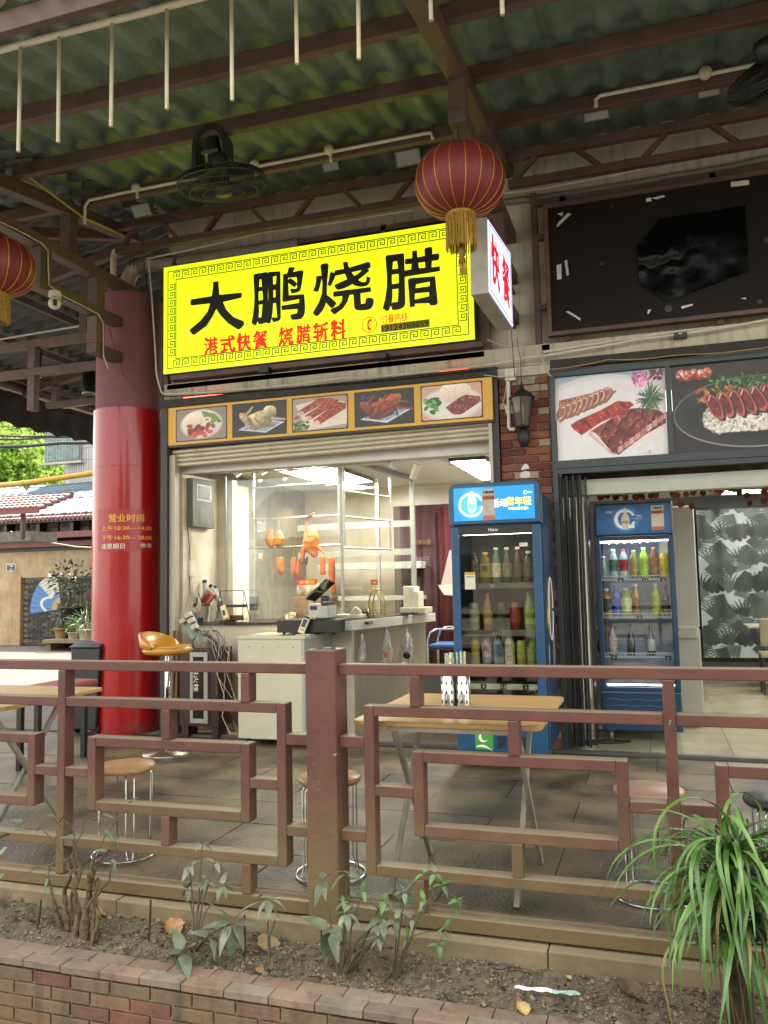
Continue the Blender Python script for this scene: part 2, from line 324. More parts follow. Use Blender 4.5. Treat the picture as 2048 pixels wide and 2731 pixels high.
# planter soil, a rough bed
class H: pass
def soil_z(x, y):
    t = max(0, min(1, (y-3.08)/.3)); z = -.215+.075*t
    return z+.022*noise.noise(Vector((x*4, y*5, 1)))+.013*noise.noise(Vector((x*13, y*13, 4)))+.008*abs(noise.noise(Vector((x*38, y*38, 7))))
nx, ny = 420, 32; vs = []; fs = []
for j in range(ny):
    for i in range(nx): x = -4.2+5.4*i/(nx-1); y = 3.02+.4*j/(ny-1); vs.append((x, y, soil_z(x, y)))
for j in range(ny-1):
    for i in range(nx-1): a = j*nx+i; fs.append((a, a+1, a+nx+1, a+nx))
so_ = MB().add(vs, fs, False).build('soil', M_SOIL); so_['kind'] = 'structure'
M_PEB = mat('soil_crumb', '695d48', .95, var=.35, bump=.4)
pb = MB()
for k in range(5200):
    x = rng.uniform(-3.3, .6); y = rng.uniform(3.1, 3.36); r = rng.choice([.0025, .004, .006, .010], p=[.40, .33, .21, .06])*rng.uniform(.7, 1.3); z = soil_z(x, y)
    c = Vector((x, y, z+r*.3)); q = [c+Vector(v)*r*rng.uniform(.7, 1.25) for v in ((1, 0, 0), (0, 1, 0), (-1, 0, 0), (0, -1, 0), (0, 0, 1), (0, 0, -1))]
    pb.add(q, [(0, 1, 4), (1, 2, 4), (2, 3, 4), (3, 0, 4), (1, 0, 5), (2, 1, 5), (3, 2, 5), (0, 3, 5)])
o = pb.build('soil_crumbs', M_PEB); tag(o, 'crumbs of earth and small pebbles scattered over the planter bed', 'pebbles', kind='stuff')
LT = [mat('leaf_litter_%d' % i, c_, .9, var=.3) for i, c_ in enumerate(('4a3a26', '6b5638', '2c241a'))]
for i in range(3):
    lb_ = MB()
    for k in range(260):
        x = rng.uniform(-3.3, .6); y = rng.uniform(3.09, 3.35); z = soil_z(x, y)+.003; a = rng.uniform(0, 6.28); l = rng.uniform(.004, .016); w_ = l*rng.uniform(.12, .6); u = Vector((math.cos(a), math.sin(a), rng.uniform(-.2, .2))); v = Vector((-math.sin(a), math.cos(a), rng.uniform(-.4, .4))); c = Vector((x, y, z))
        lb_.add([c-u*l, c-u*l*.2-v*w_+Vector((0, 0, .003)), c+u*l, c+u*l*.2+v*w_+Vector((0, 0, .004))], [(0, 1, 2), (0, 2, 3)])
    for k in range(14):
        x = rng.uniform(-3.3, .5); y = rng.uniform(3.12, 3.33); a = rng.uniform(0, 6.28); pts = []
        for q in range(5): px_, py_ = x+math.cos(a)*.022*q, min(3.36, y+math.sin(a)*.008*q); pts.append((px_, py_, soil_z(px_, py_)+.004+.003*math.sin(q*2+k))); a += rng.uniform(-.5, .5)
        lb_.tube(pts, .0016, 4)
    o = lb_.build('leaf_litter', LT[i]); tag(o, ['brown leaf fragments and twigs littering the planter soil', 'paler tan leaf fragments and twigs on the planter soil', 'blackish rotted leaf fragments on the planter soil'][i], 'leaf litter', kind='stuff')
# stone ledge under the railing
M_LEDGE = mat('muddy_render', '776950', .85, var=.2, scale=6, bump=.35, bscale=35, dust=.4, dustcol='93866c')
lg = thing('planter_ledge', 'mud-coloured rendered ledge running under the railing behind the soil', 'ledge')
x = -4.4
while x < 2.2:
    l = 1.02+rng.uniform(-.08, .08); MB().box(x, x+l-.004, 3.345, 3.49, -.24, -.082+rng.uniform(-.002, .002)).build('ledge_block', M_LEDGE, lg, .006); x += l
MB().box(-9, 2.3, 3.44, 3.5, -.2, -.005).build('back_edge', M_LEDGE, lg)
# brick planter wall in front
BR = [mat('planter_brick_%d' % i, c, .85, var=.16, scale=9, bump=.5, bscale=45, mud=(-.33, -.56, '6d5738') if i > 1 else None, streak=.6) for i, c in enumerate(['66493a', '6f4a3a', '675540', '6e5a45', '635340', '705643'])]
M_MORT = mat('mortar', '9a8f7c', .95, var=.15, bump=.3)
bw = thing('brick_planter_wall', 'low brick planter wall with brick coping along the bottom of the picture', 'brick wall')
MB().box(-4.4, 1.4, 2.968, 3.06, -.62, -.24).build('mortar_core', M_MORT, bw)
bms = [MB().box(-.091, .091, -.03, .03, -.0235, .0235).mesh('brick_mesh', m) for m in BR]
row = 0
z = -.262
while z > -.56:
    x = -3.6+(.095 if row % 2 else 0)
    while x < .75:
        k = rng.choice(6, p=[.14, .10, .24, .22, .18, .12]); put('brick', bms[k], bw, .003, loc=(x, 2.985+rng.uniform(-.002, .002), z), rot=(0, rng.uniform(-.004, .004), rng.uniform(-.006, .006)), world=False); x += .19
    z -= .0545; row += 1
CP = [mat('coping_brick_%d' % i, c, .8, var=.16, scale=7, bump=.5, bscale=35, streak=.4) for i, c in enumerate(['75604f', '7c6857', '786c5c', '6e6050'])]
cms = [MB().box(-.093, .093, -.037, .037, -.015, .015).mesh('coping_mesh', m) for m in CP]
for r in range(2):
    x = -3.65+(.08 if r else 0)
    while x < .8:
        k = (0 if rng.random() < .6 else 3) if x < -2.1 else rng.choice(4); put('coping_brick', cms[k], bw, .003, loc=(x, 2.99+r*.0775, -.214+rng.uniform(-.0015, .0015)), rot=(rng.uniform(-.01, .01), 0, rng.uniform(-.008, .008)), world=False); x += .19

# ------------------------------------------------------------------ railing
rl = thing('railing', 'oxblood red square-bar railing in an interlocking lattice pattern along the terrace edge', 'railing')
Y0, Y1 = 3.4, 3.47
def bar(x0, x1, z0, z1, nm): MB().box(x0, x1, Y0, Y1, z0, z1).build(nm, M_RED, rl, .004)
def post(x, y=3.365, w=.142, top=1.065):
    MB().box(x, x+w, y, y+w, -.26, top).build('post', M_RED, rl, .007)
post(-1.477); post(-4.2)
t = .045; ep = .0015
def rv(x, z0, z1): MB().box(x, x+t, Y0-ep, Y1+ep, z0, z1).build('upright', M_RED, rl, .004)
for x in (-2.815, .005): rv(x, -.012, .955)
for x0, x1 in ((-4.06, -1.477), (-1.335, 1.3)): bar(x0, x1, .956, 1.001, 'top_rail'); bar(x0, x1, -.072, -.016, 'bottom_rail')
def panel(xp, s):       # xp: inner edge of the big post, s=-1 to the left, +1 to the right
    X = lambda a: xp+s*a
    def hb(a, b, z0, z1, nm='rail'): bar(min(X(a), X(b)), max(X(a), X(b)), z0, z1, nm)
    def vb(a, z0, z1, nm='upright'): x = min(X(a), X(a+t)); MB().box(x, x+t, Y0-ep, Y1+ep, z0, z1).build(nm, M_RED, rl, .004)
    vb(.113, .1185, .825); far = 1.293 if s < 0 else 1.34
    hb(.158, far, .781, .8255, 'rail'); hb(.158, far, .118, .1625)
    hb(0, .113, .644, .692, 'short_rail'); hb(0, .113, .252, .297, 'short_rail')
    i0, i1 = (.293, 1.16) if s < 0 else (.329, 1.199)
    vb(i0, .295, .641); vb(i1-t, .295, .641); hb(i0+t, i1-t, .596, .641); hb(i0+t, i1-t, .295, .34)
    hb(.158, i0, .446, .491, 'short_rail'); hb(i1, far, .446, .491, 'short_rail')
    st = .291 if s < 0 else .322; vb(st, .826, .9555, 'stub'); vb(st, -.0155, .1175, 'stub')
    md = .706 if s < 0 else .735; vb(md, .6415, .7805, 'stub'); vb(md, .163, .2945, 'stub')
panel(-1.477, -1); panel(-1.335, 1)
# the neighbouring half panels
for sx, x0 in ((-1, -2.815), (1, .05)):
    a = lambda d: x0+sx*d
    for z0, z1 in ((.781, .8255), (.118, .1625), (.446, .491)): 
        e = 1.1 if z0 > .7 or z0 < .2 else .132; bar(min(a(0), a(e)), max(a(0), a(e)), z0, z1, 'rail')
    x = a(.132) if sx > 0 else a(.132)-t; rv(x, .295, .641)
    bar(min(a(.177), a(1.0)), max(a(.177), a(1.0)), .596, .641, 'rail'); bar(min(a(.177), a(1.0)), max(a(.177), a(1.0)), .295, .34, 'rail')
    for q, z0, z1 in ((.58, .6415, .7805), (.58, .163, .2945), (.95, .826, .9555), (.95, -.0155, .1175)): x = a(q) if sx > 0 else a(q)-t; rv(x, z0, z1)
M_WELD = mat('weld_bead', '4a2c24', .7, var=.3, bump=.8, bscale=120, mud=(.62, .0, '5f4d34'))
wb_ = MB()
for x_ in (-1.4765, -1.3355):
    for z_ in (.956, .6445, .2525): wb_.tube([(x_+(.003 if x_ > -1.4 else -.003), 3.402, z_+.004*q+.001*math.sin(q*3)) for q in range(11)], .0035, 5)
for x_, z_ in ((-2.77, .781), (-2.77, .118), (-2.77, .446), (-1.812, .826), (-1.768, .826), (.005, .781), (.005, .446), (.05, .781), (-.97, .826), (-1.013, .826), (-.6, .641), (-.555, .641)): wb_.tube([(x_, 3.399, z_+.004*q+.001*math.sin(q*5)) for q in range(11)] if z_ not in (.826, .641) else [(x_+(.0042*q if x_ in (-1.812, -1.013, -.6) else -.0042*q), 3.399, z_+.0005*math.sin(q*5)) for q in range(11)], .0022, 5)
wb_.build('weld_bead', M_WELD, rl)
# worn paint on the post top and its face
M_RUST = mat('worn_dark_paint', '3d211c', .7, var=.3, bump=.6, bscale=80)
mb = MB()
for k in range(9):
    c = Vector((-1.41+rng.uniform(-.05, .05), 3.43+rng.uniform(-.05, .05), 1.0655)); r = rng.uniform(.01, .028)
    mb.prism([c+Vector((math.cos(a)*r*rng.uniform(.6, 1.2), math.sin(a)*r*rng.uniform(.5, 1), 0)) for a in np.linspace(0, 6.28, 9)[:-1]], (0, 0, .001+.0002*k))
mb.build('flaked_paint', M_RUST, rl, fix=True)

# ------------------------------------------------------------------ shop building
M_MARB = mat('marble_wall_tile', 'b9ad94', .25, var=.09, scale=2.2, col2='cfc5af', stretch=(1, 1, 2.2), bump=.02)
M_CEIL = mat('ceiling_white', 'c4c1b8', .8, var=.04)
M_TILEF = mat('glossy_beige_floor_tile', 'a29b82', .12, var=.1, scale=3, bump=.03)
M_DKW = mat('dark_curtain_wall', '4c463f', .8, var=.1)
bd = thing('shop_building', 'two-unit shop building with plastered upper wall, brick pier and lit interiors', 'building')
MB().box(-4.47, 9, 6.93, 7.3, 3.12, 10).build('upper_wall', M_WHITE, bd)  # carried up out of sight above the canopy to keep sun off the terrace
MB().box(-4.47, 9, 7.3, 15, 4.6, 10).build('upper_shade_block', M_WHITE, bd)  # unseen upper mass, added at a height that shades terrace and planter
MB().box(-4.40, -4.32, 6.82, 15, 0, 3.12).build('side_wall', mat('side_wall_plaster', '6d675c', .8, var=.15, streak=.4), bd)
MB().box(-1.2, -.76, 6.82, 9.9, 0, 3.12).build('pier_wall', M_CEIL, bd)
MB().box(3.4, 9, 6.82, 15, 0, 3.12).build('right_wall', M_CEIL, bd)
MB().box(-4.32, -1.2, 9.9, 10.1, 0, 3.0).build('back_wall', M_MARB, bd)
MB().box(-1.2, 3.4, 12.2, 12.4, 0, 3.0).build('back_wall', mat('grey_back_wall', '74787a', .7, var=.06), bd)
MB().box(-1.22, -1.195, 9.9, 12.2, 0, 3.0).build('partition_wall', M_CEIL, bd)
MB().box(-4.32, -1.2, 6.9, 10.0, 2.56, 2.75).build('ceiling', M_CEIL, bd)
MB().box(-1.19, 3.4, 7.3, 12.2, 2.46, 2.75).build('ceiling', M_CEIL, bd)
MB().box(-4.32, -1.21, 6.9, 7.05, 2.44, 2.555).build('ceiling_soffit', M_CEIL, bd)
MB().box(-.72, 3.4, 6.88, 7.02, 2.035, 2.16).build('door_soffit', mat('pale_grey_beam', 'aeb0a4', .6, var=.05), bd)
fl = MB().add([(-4.32, 6.74, -.006), (3.4, 6.74, -.006), (3.4, 12.2, -.006), (-4.32, 12.2, -.006)], [(0, 1, 2, 3)]).build('interior_floor', M_GROUT, bd)
tm = MB().box(-.298, .298, -.298, .298, -.01, 0).mesh('floor_tile_mesh', M_TILEF)
tm2 = MB().box(-.298, .298, -.298, .298, -.01, 0).mesh('floor_tile_mesh', mat('dull_floor_tile', '7d7562', .4, var=.12, scale=5))
for i in range(13):
    for j in range(9):
        x = -4.0+i*.6; y = 7.06+j*.6
        if x > 3.2: continue
        put('floor_tile', tm if x > -.9 else tm2, fl, loc=(x, y, .002+rng.uniform(0, .0006)), rot=(0, 0, 0), world=False)
MB().box(-4.3, 3.4, 6.70, 6.76, -.02, .014).build('threshold', mat('threshold_stone', '4b4a44', .5, var=.1), bd)
# left inner wall (marble) with its return
MB().box(-4.318, -4.26, 6.86, 8.2, .0, 2.44).build('inner_wall', M_MARB, bd)
MB().box(-4.26, -4.08, 7.5, 7.6, .0, 2.44).build('wall_return', M_MARB, bd)
# brick pier in front of the pier wall
pier = MB().box(-1.175, -.762, 6.79, 6.82, 0, 3.12).build('brick_pier', M_MORT, bd)
PB = [mat('pier_brick_%d' % i, c, .8, var=.14, scale=9, bump=.45, bscale=50) for i, c in enumerate(['5c2d20', '693524', '54281b', '77452f', '8c7b69'])]
L1 = [MB().box(-.098, .098, -.022, .022, -.027, .027).mesh('brick_mesh', m) for m in PB]; L2 = [MB().box(-.046, .046, -.022, .022, -.027, .027).mesh('brick_mesh', m) for m in PB]
z = .05; r = 0
while z < 3.02:
    spec = [(-1.075, 1), (-.867, 1)] if r % 2 == 0 else [(-1.125, 0), (-.968, 1), (-.81, 0)]
    for x, big in spec:
        k = 4 if rng.random() < .13 or (z > 2.7 and rng.random() < .3) else rng.choice(4); put('brick', (L1 if big else L2)[k], pier, .003, loc=(x, 6.785+rng.uniform(-.002, .002), z), world=False)
    z += .0655; r += 1
MB().box(-1.18, -.72, 6.76, 6.84, 3.045, 3.12).build('broken_plaster', M_WHITE, bd)
# fascia bands between sign and menu strip
MB().box(-4.42, -.74, 6.78, 6.93, 3.13, 3.30).build('fascia_band', mat('cream_fascia', 'aba48f', .7, var=.12, streak=.5, scale=3), bd)
MB().box(-4.42, -1.18, 6.72, 6.8, 3.06, 3.135).build('fascia_slab', mat('dark_fascia_edge', '2d2a26', .7, var=.2, bump=.4), bd)
MB().box(-.74, 4, 6.76, 6.93, 3.15, 3.29).build('fascia_band', MATS['cream_fascia'], bd)
MB().box(-.74, 4, 6.735, 6.9, 3.075, 3.145).build('fascia_slab', MATS['dark_fascia_edge'], bd)
# shop one: black jamb, roller shutter, side channel
M_SHUT = mat('roller_shutter_steel', 'b6ad96', .4, var=.06, metal=.25)
MB().box(-4.405, -4.335, 6.70, 6.82, 0, 3.05).build('jamb', mat('charcoal_jamb', '2a2927', .5, var=.1), bd)
MB().box(-4.335, -4.275, 6.74, 6.82, 0, 2.6).build('shutter_channel', mat('cream_channel', 'a9a08c', .4, var=.05), bd)
MB().box(-1.265, -1.235, 6.72, 6.8, 0, 2.66).build('shutter_channel', MATS['cream_channel'], bd)
MB().box(-1.233, -1.18, 6.74, 6.82, 0, 3.05).build('jamb', MATS['charcoal_jamb'], bd)
rs = thing('roller_shutter', 'rolled-up cream steel roller shutter across the top of the lit shop opening', 'roller shutter')
for k in range(4): MB().tube([(-4.33, 6.80-.004*(k % 2), 2.512+k*.042), (-1.235, 6.80-.004*(k % 2), 2.552+k*.040)], .0225, 8).build('slat', M_SHUT, rs)
for px_ in (524, 722): 
    c = PY(px_, 1195, 6.74); MB().tube([c+Vector((math.sin(a)*.012, 0, math.cos(a)*.014-.01)) for a in np.linspace(0, 4.2, 8)], .0022, 5).build('hook', M_DARKM, rs)
# right shop: grey aluminium frame
M_ALU = mat('grey_aluminium', '3b3f41', .4, metal=.5, var=.06)
fr = thing('shop_window_frame', 'dark grey aluminium frame holding the two food pictures above the right shop door', 'window frame')
FYR = 6.74
for a_ in ((-.752, -.712, 0, 3.07), (.146, .186, 2.31, 3.005), (1.14, 1.18, 2.31, 3.005)): MB().box(a_[0], a_[1], FYR, FYR+.07, a_[2], a_[3]).build('mullion', M_ALU, fr, .002)
for z0, z1 in ((3.005, 3.065), (2.245, 2.31)): MB().box(-.712, 3.3, FYR+.001, FYR+.068, z0, z1).build('transom', M_ALU, fr, .002)
MB().box(-.7115, 3.3, FYR+.0, FYR+.066, 2.2, 2.243).build('transom', M_ALU, fr, .002)
c = PY(1733, 1203, FYR); MB().lathe((c.x, FYR, c.z), [(0, -.004), (.011, -.003), (.012, 0)], 12, 'y').build('screw_cap', M_PVC, fr)
MB().box(-.712, 3.3, 7.04, 7.05, 2.16, 2.245).build('transom_glass', mat('brown_reflecting_film', '5e463c', .25, var=.3, scale=6, col2='2b2523'), fr)
# ================================================================== CANOPY
M_ROOF = mat('green_resin_tile', '55665a', .5, var=.18, scale=4, bump=.2, bscale=20, col2='697a6d', streak=.25)
M_ROOFG = mat('grey_resin_tile', '383a39', .55, var=.2, scale=4, bump=.1)
M_TERR = mat('eave_tile_white', '9b9a92', .6, var=.15, bump=.2)
def zf(y): return 4.93-.15*(6.75-y)
cn = thing('terrace_canopy', 'brown steel canopy with dark green ribbed tile roof over the terrace', 'canopy')
def roof_patch(x0, x1, y0, y1, zfun, name, parent, m, period=.27, step=.30, res=12, along='y'):
    nu = int((x1-x0)/period*res)+1 if along == 'y' else int((x1-x0)/.07)+1; nv = int((y1-y0)/.07)+1 if along == 'y' else int((y1-y0)/period*res)+1
    vs = []; fs = []
    for j in range(nv):
        for i in range(nu):
            x = x0+(x1-x0)*i/(nu-1); y = y0+(y1-y0)*j/(nv-1); a, b = (x, y) if along == 'y' else (y, x)
            c_ = .5+.5*math.cos(2*math.pi*a/period); h = .052*min(1, max(0, (c_-.12)/.6))
            fr_ = (b/step) % 1.0; h += .024*(1-fr_)*(1 if along == 'y' else 1)
            vs.append((x, y, zfun(x, y)+h))
    for j in range(nv-1):
        for i in range(nu-1): k = j*nu+i; fs.append((k, k+nu, k+nu+1, k+1))
    o = MB().add(vs, fs, True).build(name, m, parent); s = o.modifiers.new('thickness', 'SOLIDIFY'); s.thickness = .005; return o
x = -5.94
while x < 4.2:
    roof_patch(x, x+1.09, 3.38, 6.96, lambda X, Y: zf(Y)+.09+.004*math.sin(x*5), 'roof_sheet', cn, M_ROOF); x += 1.08
# corner part left of the truss
def purlin(x0, x1, y, z, w=.06, h=.1, nm='purlin', par=cn): MB().box(x0, x1, y-w/2, y+w/2, z, z+h).build(nm, M_BEAM, par, .004)
for y in (4.40, 5.19, 6.03): purlin(-4.79, 4.5, y, zf(y)-.02, .06, .105)
purlin(-8.2, 4.5, 3.445, zf(3.445)-.035, .05, .12, 'eave_beam')
for y in (4.40, 5.19, 6.03): purlin(-4.91-(y*0+ (6.75-y)*.0+1.2), -4.91, y, zf(y)-.022, .06, .105)
def truss(xc, w=.11):
    X0, X1 = xc-w/2, xc+w/2
    MB().add([(X0, 3.4, zf(3.4)-.12), (X1, 3.4, zf(3.4)-.12), (X1, 6.9, zf(6.9)-.12), (X0, 6.9, zf(6.9)-.12), (X0, 3.4, zf(3.4)), (X1, 3.4, zf(3.4)), (X1, 6.9, zf(6.9)), (X0, 6.9, zf(6.9))],
             [(0, 3, 2, 1), (4, 5, 6, 7), (0, 1, 5, 4), (1, 2, 6, 5), (2, 3, 7, 6), (3, 0, 4, 7)]).build('rafter', M_BEAM, cn, .004)
    b = .0015
    def tb(y0, y1, z0, z1, nm, e=0): MB().box(X0-e, X1+e, y0, y1, z0, z1).build(nm, M_BEAM, cn, .004)
    tb(4.9, 6.92, 4.25, 4.35, 'tie_beam'); tb(4.89, 5.0, 4.352, zf(4.95)-.12, 'truss_post'); tb(4.892, 4.998, 4.248, 4.351, 'truss_post', b)
    tb(5.88, 5.99, 4.352, zf(5.93)-.125, 'truss_post', b)
    tb(5.52, 6.92, 3.885, 3.975, 'tie_beam', -.001); tb(5.52, 5.66, 3.977, 4.249, 'truss_post')
    tb(6.26, 6.92, 3.53, 3.625, 'tie_beam', -.001); tb(6.26, 6.38, 3.626, 3.884, 'truss_post'); tb(6.261, 6.379, 3.976, 4.249, 'truss_post')
truss(-4.86); truss(-1.06); truss(3.1)
# truss girder along the wall
def xbar(x0, x1, y, z0, z1, nm='girder_chord', w=.07): MB().box(x0, x1, y-w/2, y+w/2, z0, z1).build(nm, M_BEAM, cn, .003)
for a_, b_ in ((-4.8, -1.118), (-1.0, 3.04)):
    xbar(a_, b_, 6.55, 4.80, 4.87); xbar(a_, b_, 6.55, 4.565, 4.63)
    n = 8; d = (b_-a_)/n
    for k in range(n):
        z0, z1 = (4.63, 4.80) if k % 2 == 0 else (4.80, 4.63)
        MB().beam((a_+d*k+.05, 6.55, z0), (a_+d*(k+.45), 6.55, z1), .045, .035).build('girder_web', M_BEAM, cn, .002)
# brown frame on the upper wall around the signs
for x_ in (-4.44, -4.0, -3.1, -2.2, -1.29, -.86, -.62, .55, 1.6): 
    for z0, z1 in (((4.455, 4.56), (3.31, 3.365)) if x_ > -4.4 and x_ != -1.29 and x_ != -.86 else ((3.24, 4.62),)): MB().box(x_, x_+.05, 6.80, 6.86, z0, z1).build('wall_strut', M_BEAM, cn, .002)
for a_, b_ in ((-4.39, -1.29), (-.81, 3.0)):
    MB().box(a_, b_, 6.78, 6.85, 3.245, 3.295).build('wall_rail', M_BEAM, cn, .002)
    MB().box(a_, b_, 6.80, 6.85, 4.50, 4.545).build('wall_rail', M_BEAM, cn, .002)
for z_ in (3.6, 4.2): MB().box(-.809, -.748, 6.80, 6.84, z_, z_+.05).build('wall_strut', M_BEAM, cn, .002); MB().box(-4.389, -4.3, 6.84, 6.88, z_, z_+.05).build('wall_strut', M_BEAM, cn, .002)
# white tile ends at the eave
tmh = MB().tube([(0, 0, 0), (0, .12, .012)], [.05, .045], 10).mesh('tile_end_mesh', M_TERR)
x = -4.7
while x < 2.5:
    put('eave_tile', tmh, cn, loc=(x, 3.28, zf(3.3)+.15), world=False); x += .18
# ------------------------------------------------------------------ side canopy round the corner (left of the column)
sc_ = thing('side_canopy', 'darker tiled canopy wing turning the corner behind the red column', 'canopy')
def zs(x): return 4.93+.178*(x+4.91)
E_X = -8.64
roof_patch(E_X, -4.44, 3.6, 15.5, lambda X, Y: min(zs(X), zf(Y) if Y < 6.75 else 9)+.09, 'roof_sheet', sc_, M_ROOFG, period=.2, res=8, along='x')
for x in (-8.45, -7.6, -6.7, -5.8): MB().box(x, x+.05, 6.95, 15.4, zs(x)-.02, zs(x)+.06).build('purlin', M_BEAM, sc_, .003)
MB().beam((-4.95, 6.85, zs(-4.95)-.02), (E_X+.1, 3.5, zs(E_X)-.04), .07, .1).build('hip_rafter', M_BEAM, sc_, .003)
for y in (7.05, 9.6, 12.3):
    MB().beam((-5.0, y, zs(-5.0)-.05), (E_X+.02, y, zs(E_X)-.05), .08, .09).build('rafter', M_BEAM, sc_, .003)
    for (xa, z) in ((-8.2, 3.93), (-7.35, 3.62)) if y < 8 else ((-8.2, 3.95),):
        MB().box(xa, -5.0, y-.04, y+.04, z, z+.085).build('tie_beam', M_BEAM, sc_, .003)
    for xa, z0, z1 in ((-7.35, 3.706, 3.929), (-6.25, 3.706, 3.929), (-5.6, 4.016, zs(-5.6)-.1), (-6.25, 3.25, 3.619), (-8.1, 4.016, zs(-8.1)-.1)): MB().box(xa, xa+.09, y-.042, y+.042, z0, z1).build('truss_post', M_BEAM, sc_, .003)
for k in range(2): MB().tube([(-8.5, 7.3+k*3, 4.12), (-6.8, 7.35+k*3, 4.2), (-5.1, 7.3+k*3, 4.22)], .012, 6).build('conduit', M_PVC, sc_)
MB().box(E_X+.01, E_X+.08, 7.0, 15.4, zs(E_X)-.03, zs(E_X)+.06).build('eave_beam', M_BEAM, sc_, .003)
MB().box(E_X-.05, E_X+.0, 7.0, 15.4, zs(E_X)-.02, zs(E_X)+.04).build('eave_rail', mat('pale_pink_beam', '8f7a70', .6, var=.1), sc_, .003)
for y in (9.0,): MB().box(E_X-.04, E_X+.03, y, y+.1, zs(E_X)-.22, zs(E_X)-.03).build('eave_bracket', M_BLACK, sc_)
# two recessed spot lamps hanging under it
for px_, py_, Y_ in ((91, 1005, 8.3), (237, 1050, 8.9)):
    c = PY(px_, py_, Y_); sp = thing('spot_lamp', 'black canister downlight, %s of the two under the side canopy' % ('left one' if px_ < 100 else 'one beside the red column'), 'ceiling lamp', c, 'canister downlights under the side canopy')
    MB().lathe((0, 0, 0), [(.085, 0), (.085, .42), (.04, .44)], 24, sc=(1, 1)).build('housing', M_BLACK, sp, world=False)
    MB().lathe((0, 0, -.005), [(.078, .0), (.088, .0), (.088, .012), (.078, .012)], 24, cap=False).build('rim', M_PVC, sp, world=False); MB().lathe((0, 0, .002), [(0, 0), (.077, 0)], 24, cap=False).build('lens', mat('frosted_lens', 'c9cac0', .4), sp, world=False)
# dark brown awning valance
aw = thing('awning', 'dark brown fabric awning valance with a scalloped hem under the side canopy eave', 'awning')
vs = []; N = 140
for i in range(N+1):
    y = 9.15+6.3*i/N; sc2 = .05*abs(math.sin(math.pi*(y-9.15)/.42))
    for j, (dx, z) in enumerate(((0, 4.21), (-.05, 4.06), (-.03, 3.88), (.01, 3.70+sc2))): vs.append((E_X-.06+dx+.012*math.sin(y*14+j), y, z+.006*math.sin(y*3)))
fs = [(i*4+j, i*4+j+1, i*4+j+5, i*4+j+4) for i in range(N) for j in range(3)]
o = MB().add(vs, fs, True).build('cloth', mat('dark_brown_fabric', '2c201f', .85, var=.1, bump=.1), aw); s = o.modifiers.new('t', 'SOLIDIFY'); s.thickness = .004
MB().tube([(E_X-.05, 9.1, 4.225), (E_X-.05, 15.4, 4.225)], .022, 8).build('rod', M_PVC, aw)

# ------------------------------------------------------------------ red column
cx_, cy_, cr = -4.937, 6.95, .338
CZ = PY(345, 1080, 6.62).z; CT = PY(335, 778, 6.7).z
colm = thing('red_column', 'thick round column, glossy red panel below and faded maroon paint above', 'column')
M_REDG = mat('glossy_red_panel', '9c0b0f', .27, var=.08, spec=.4, coat=.35, bump=.02, bscale=2.2, stretch=(3, 3, .25), mud=(.10, -.2, '5a4030'), chips=.5)
M_MAR = mat('faded_maroon_paint', '7a4a4e', .7, var=.08, scale=2, bump=.1, bscale=12)
MB().lathe((cx_, cy_, 0), [(cr, -.01), (cr, CZ)], 72, cap=True).build('lower_panel', M_REDG, colm)
MB().lathe((cx_, cy_, CZ), [(cr-.02, 0), (cr-.02, CT-CZ)], 64).build('upper_shaft', M_MAR, colm)
MB().lathe((cx_, cy_, 2.52), [(cr+.0008, 0), (cr+.0012, .002), (cr+.0008, .004)], 72, cap=False).build('panel_seam', mat('seam', '5a0a0c', .5), colm)
def on_col(px_, py_):      # angle and height on the column face seen at a photo pixel
    d = FW*FPX + RT*(px_-1024) - UP*(py_-1365.5); a = d.x*d.x+d.y*d.y; b = -2*(d.x*cx_+d.y*cy_); c = cx_*cx_+cy_*cy_-(cr+.002)**2
    t_ = (-b-math.sqrt(max(0, b*b-4*a*c)))/(2*a); p = d*t_; return math.atan2(p.y-cy_, p.x-cx_), p.z+CAM_H
def col_text(body, px0, px1, py, hpx, m, nm='lettering'):
    a0, _ = on_col(px0, py); a1, z = on_col(px1, py); am = (a0+a1)/2; w = abs(a1-a0)*cr; h = hpx*7.3/FPX
    o = text(body, nm, m, (0, 0, 0), (1, 0, 0), (0, 0, 1), w, h, .012, .001, None)
    me = o.data; n = len(me.vertices); a = np.empty(n*3); me.vertices.foreach_get('co', a); a = a.reshape(-1, 3)
    th = am+a[:, 0]/cr; rr = cr+.0015-a[:, 1]*1.0
    me.vertices.foreach_set('co', np.stack([cx_+rr*np.cos(th), cy_+rr*np.sin(th), z+a[:, 2]], -1).ravel()); me.update(); o.parent = colm
M_YEL = mat('yellow_lettering', 'e0b23a', .5, var=.03); M_WHT = mat('white_lettering', 'd8d2c8', .5, var=.03)
th0, z0 = on_col(262, 1360); th1, z1 = on_col(424, 1471); mb = MB(); vs = []
for i in range(17):
    a = th0+(th1-th0)*i/16; vs += [(cx_+(cr+.0007)*math.cos(a), cy_+(cr+.0007)*math.sin(a), z) for z in (z1, z0)]
mb.add(vs, [(2*i, 2*i+2, 2*i+3, 2*i+1) for i in range(16)], True).build('notice_film', mat('matte_red_film', '9a1b1c', .3, var=.03), colm)
col_text('营业时间', 290, 384, 1382, 23, M_YEL); col_text('上午10:30—14:30', 271, 404, 1409, 14, M_YEL); col_text('下午16:30—20:00', 271, 404, 1434, 14, M_YEL)
col_text('逢星期日', 271, 333, 1456, 15, M_WHT); col_text('休市', 374, 404, 1455, 14, M_WHT)

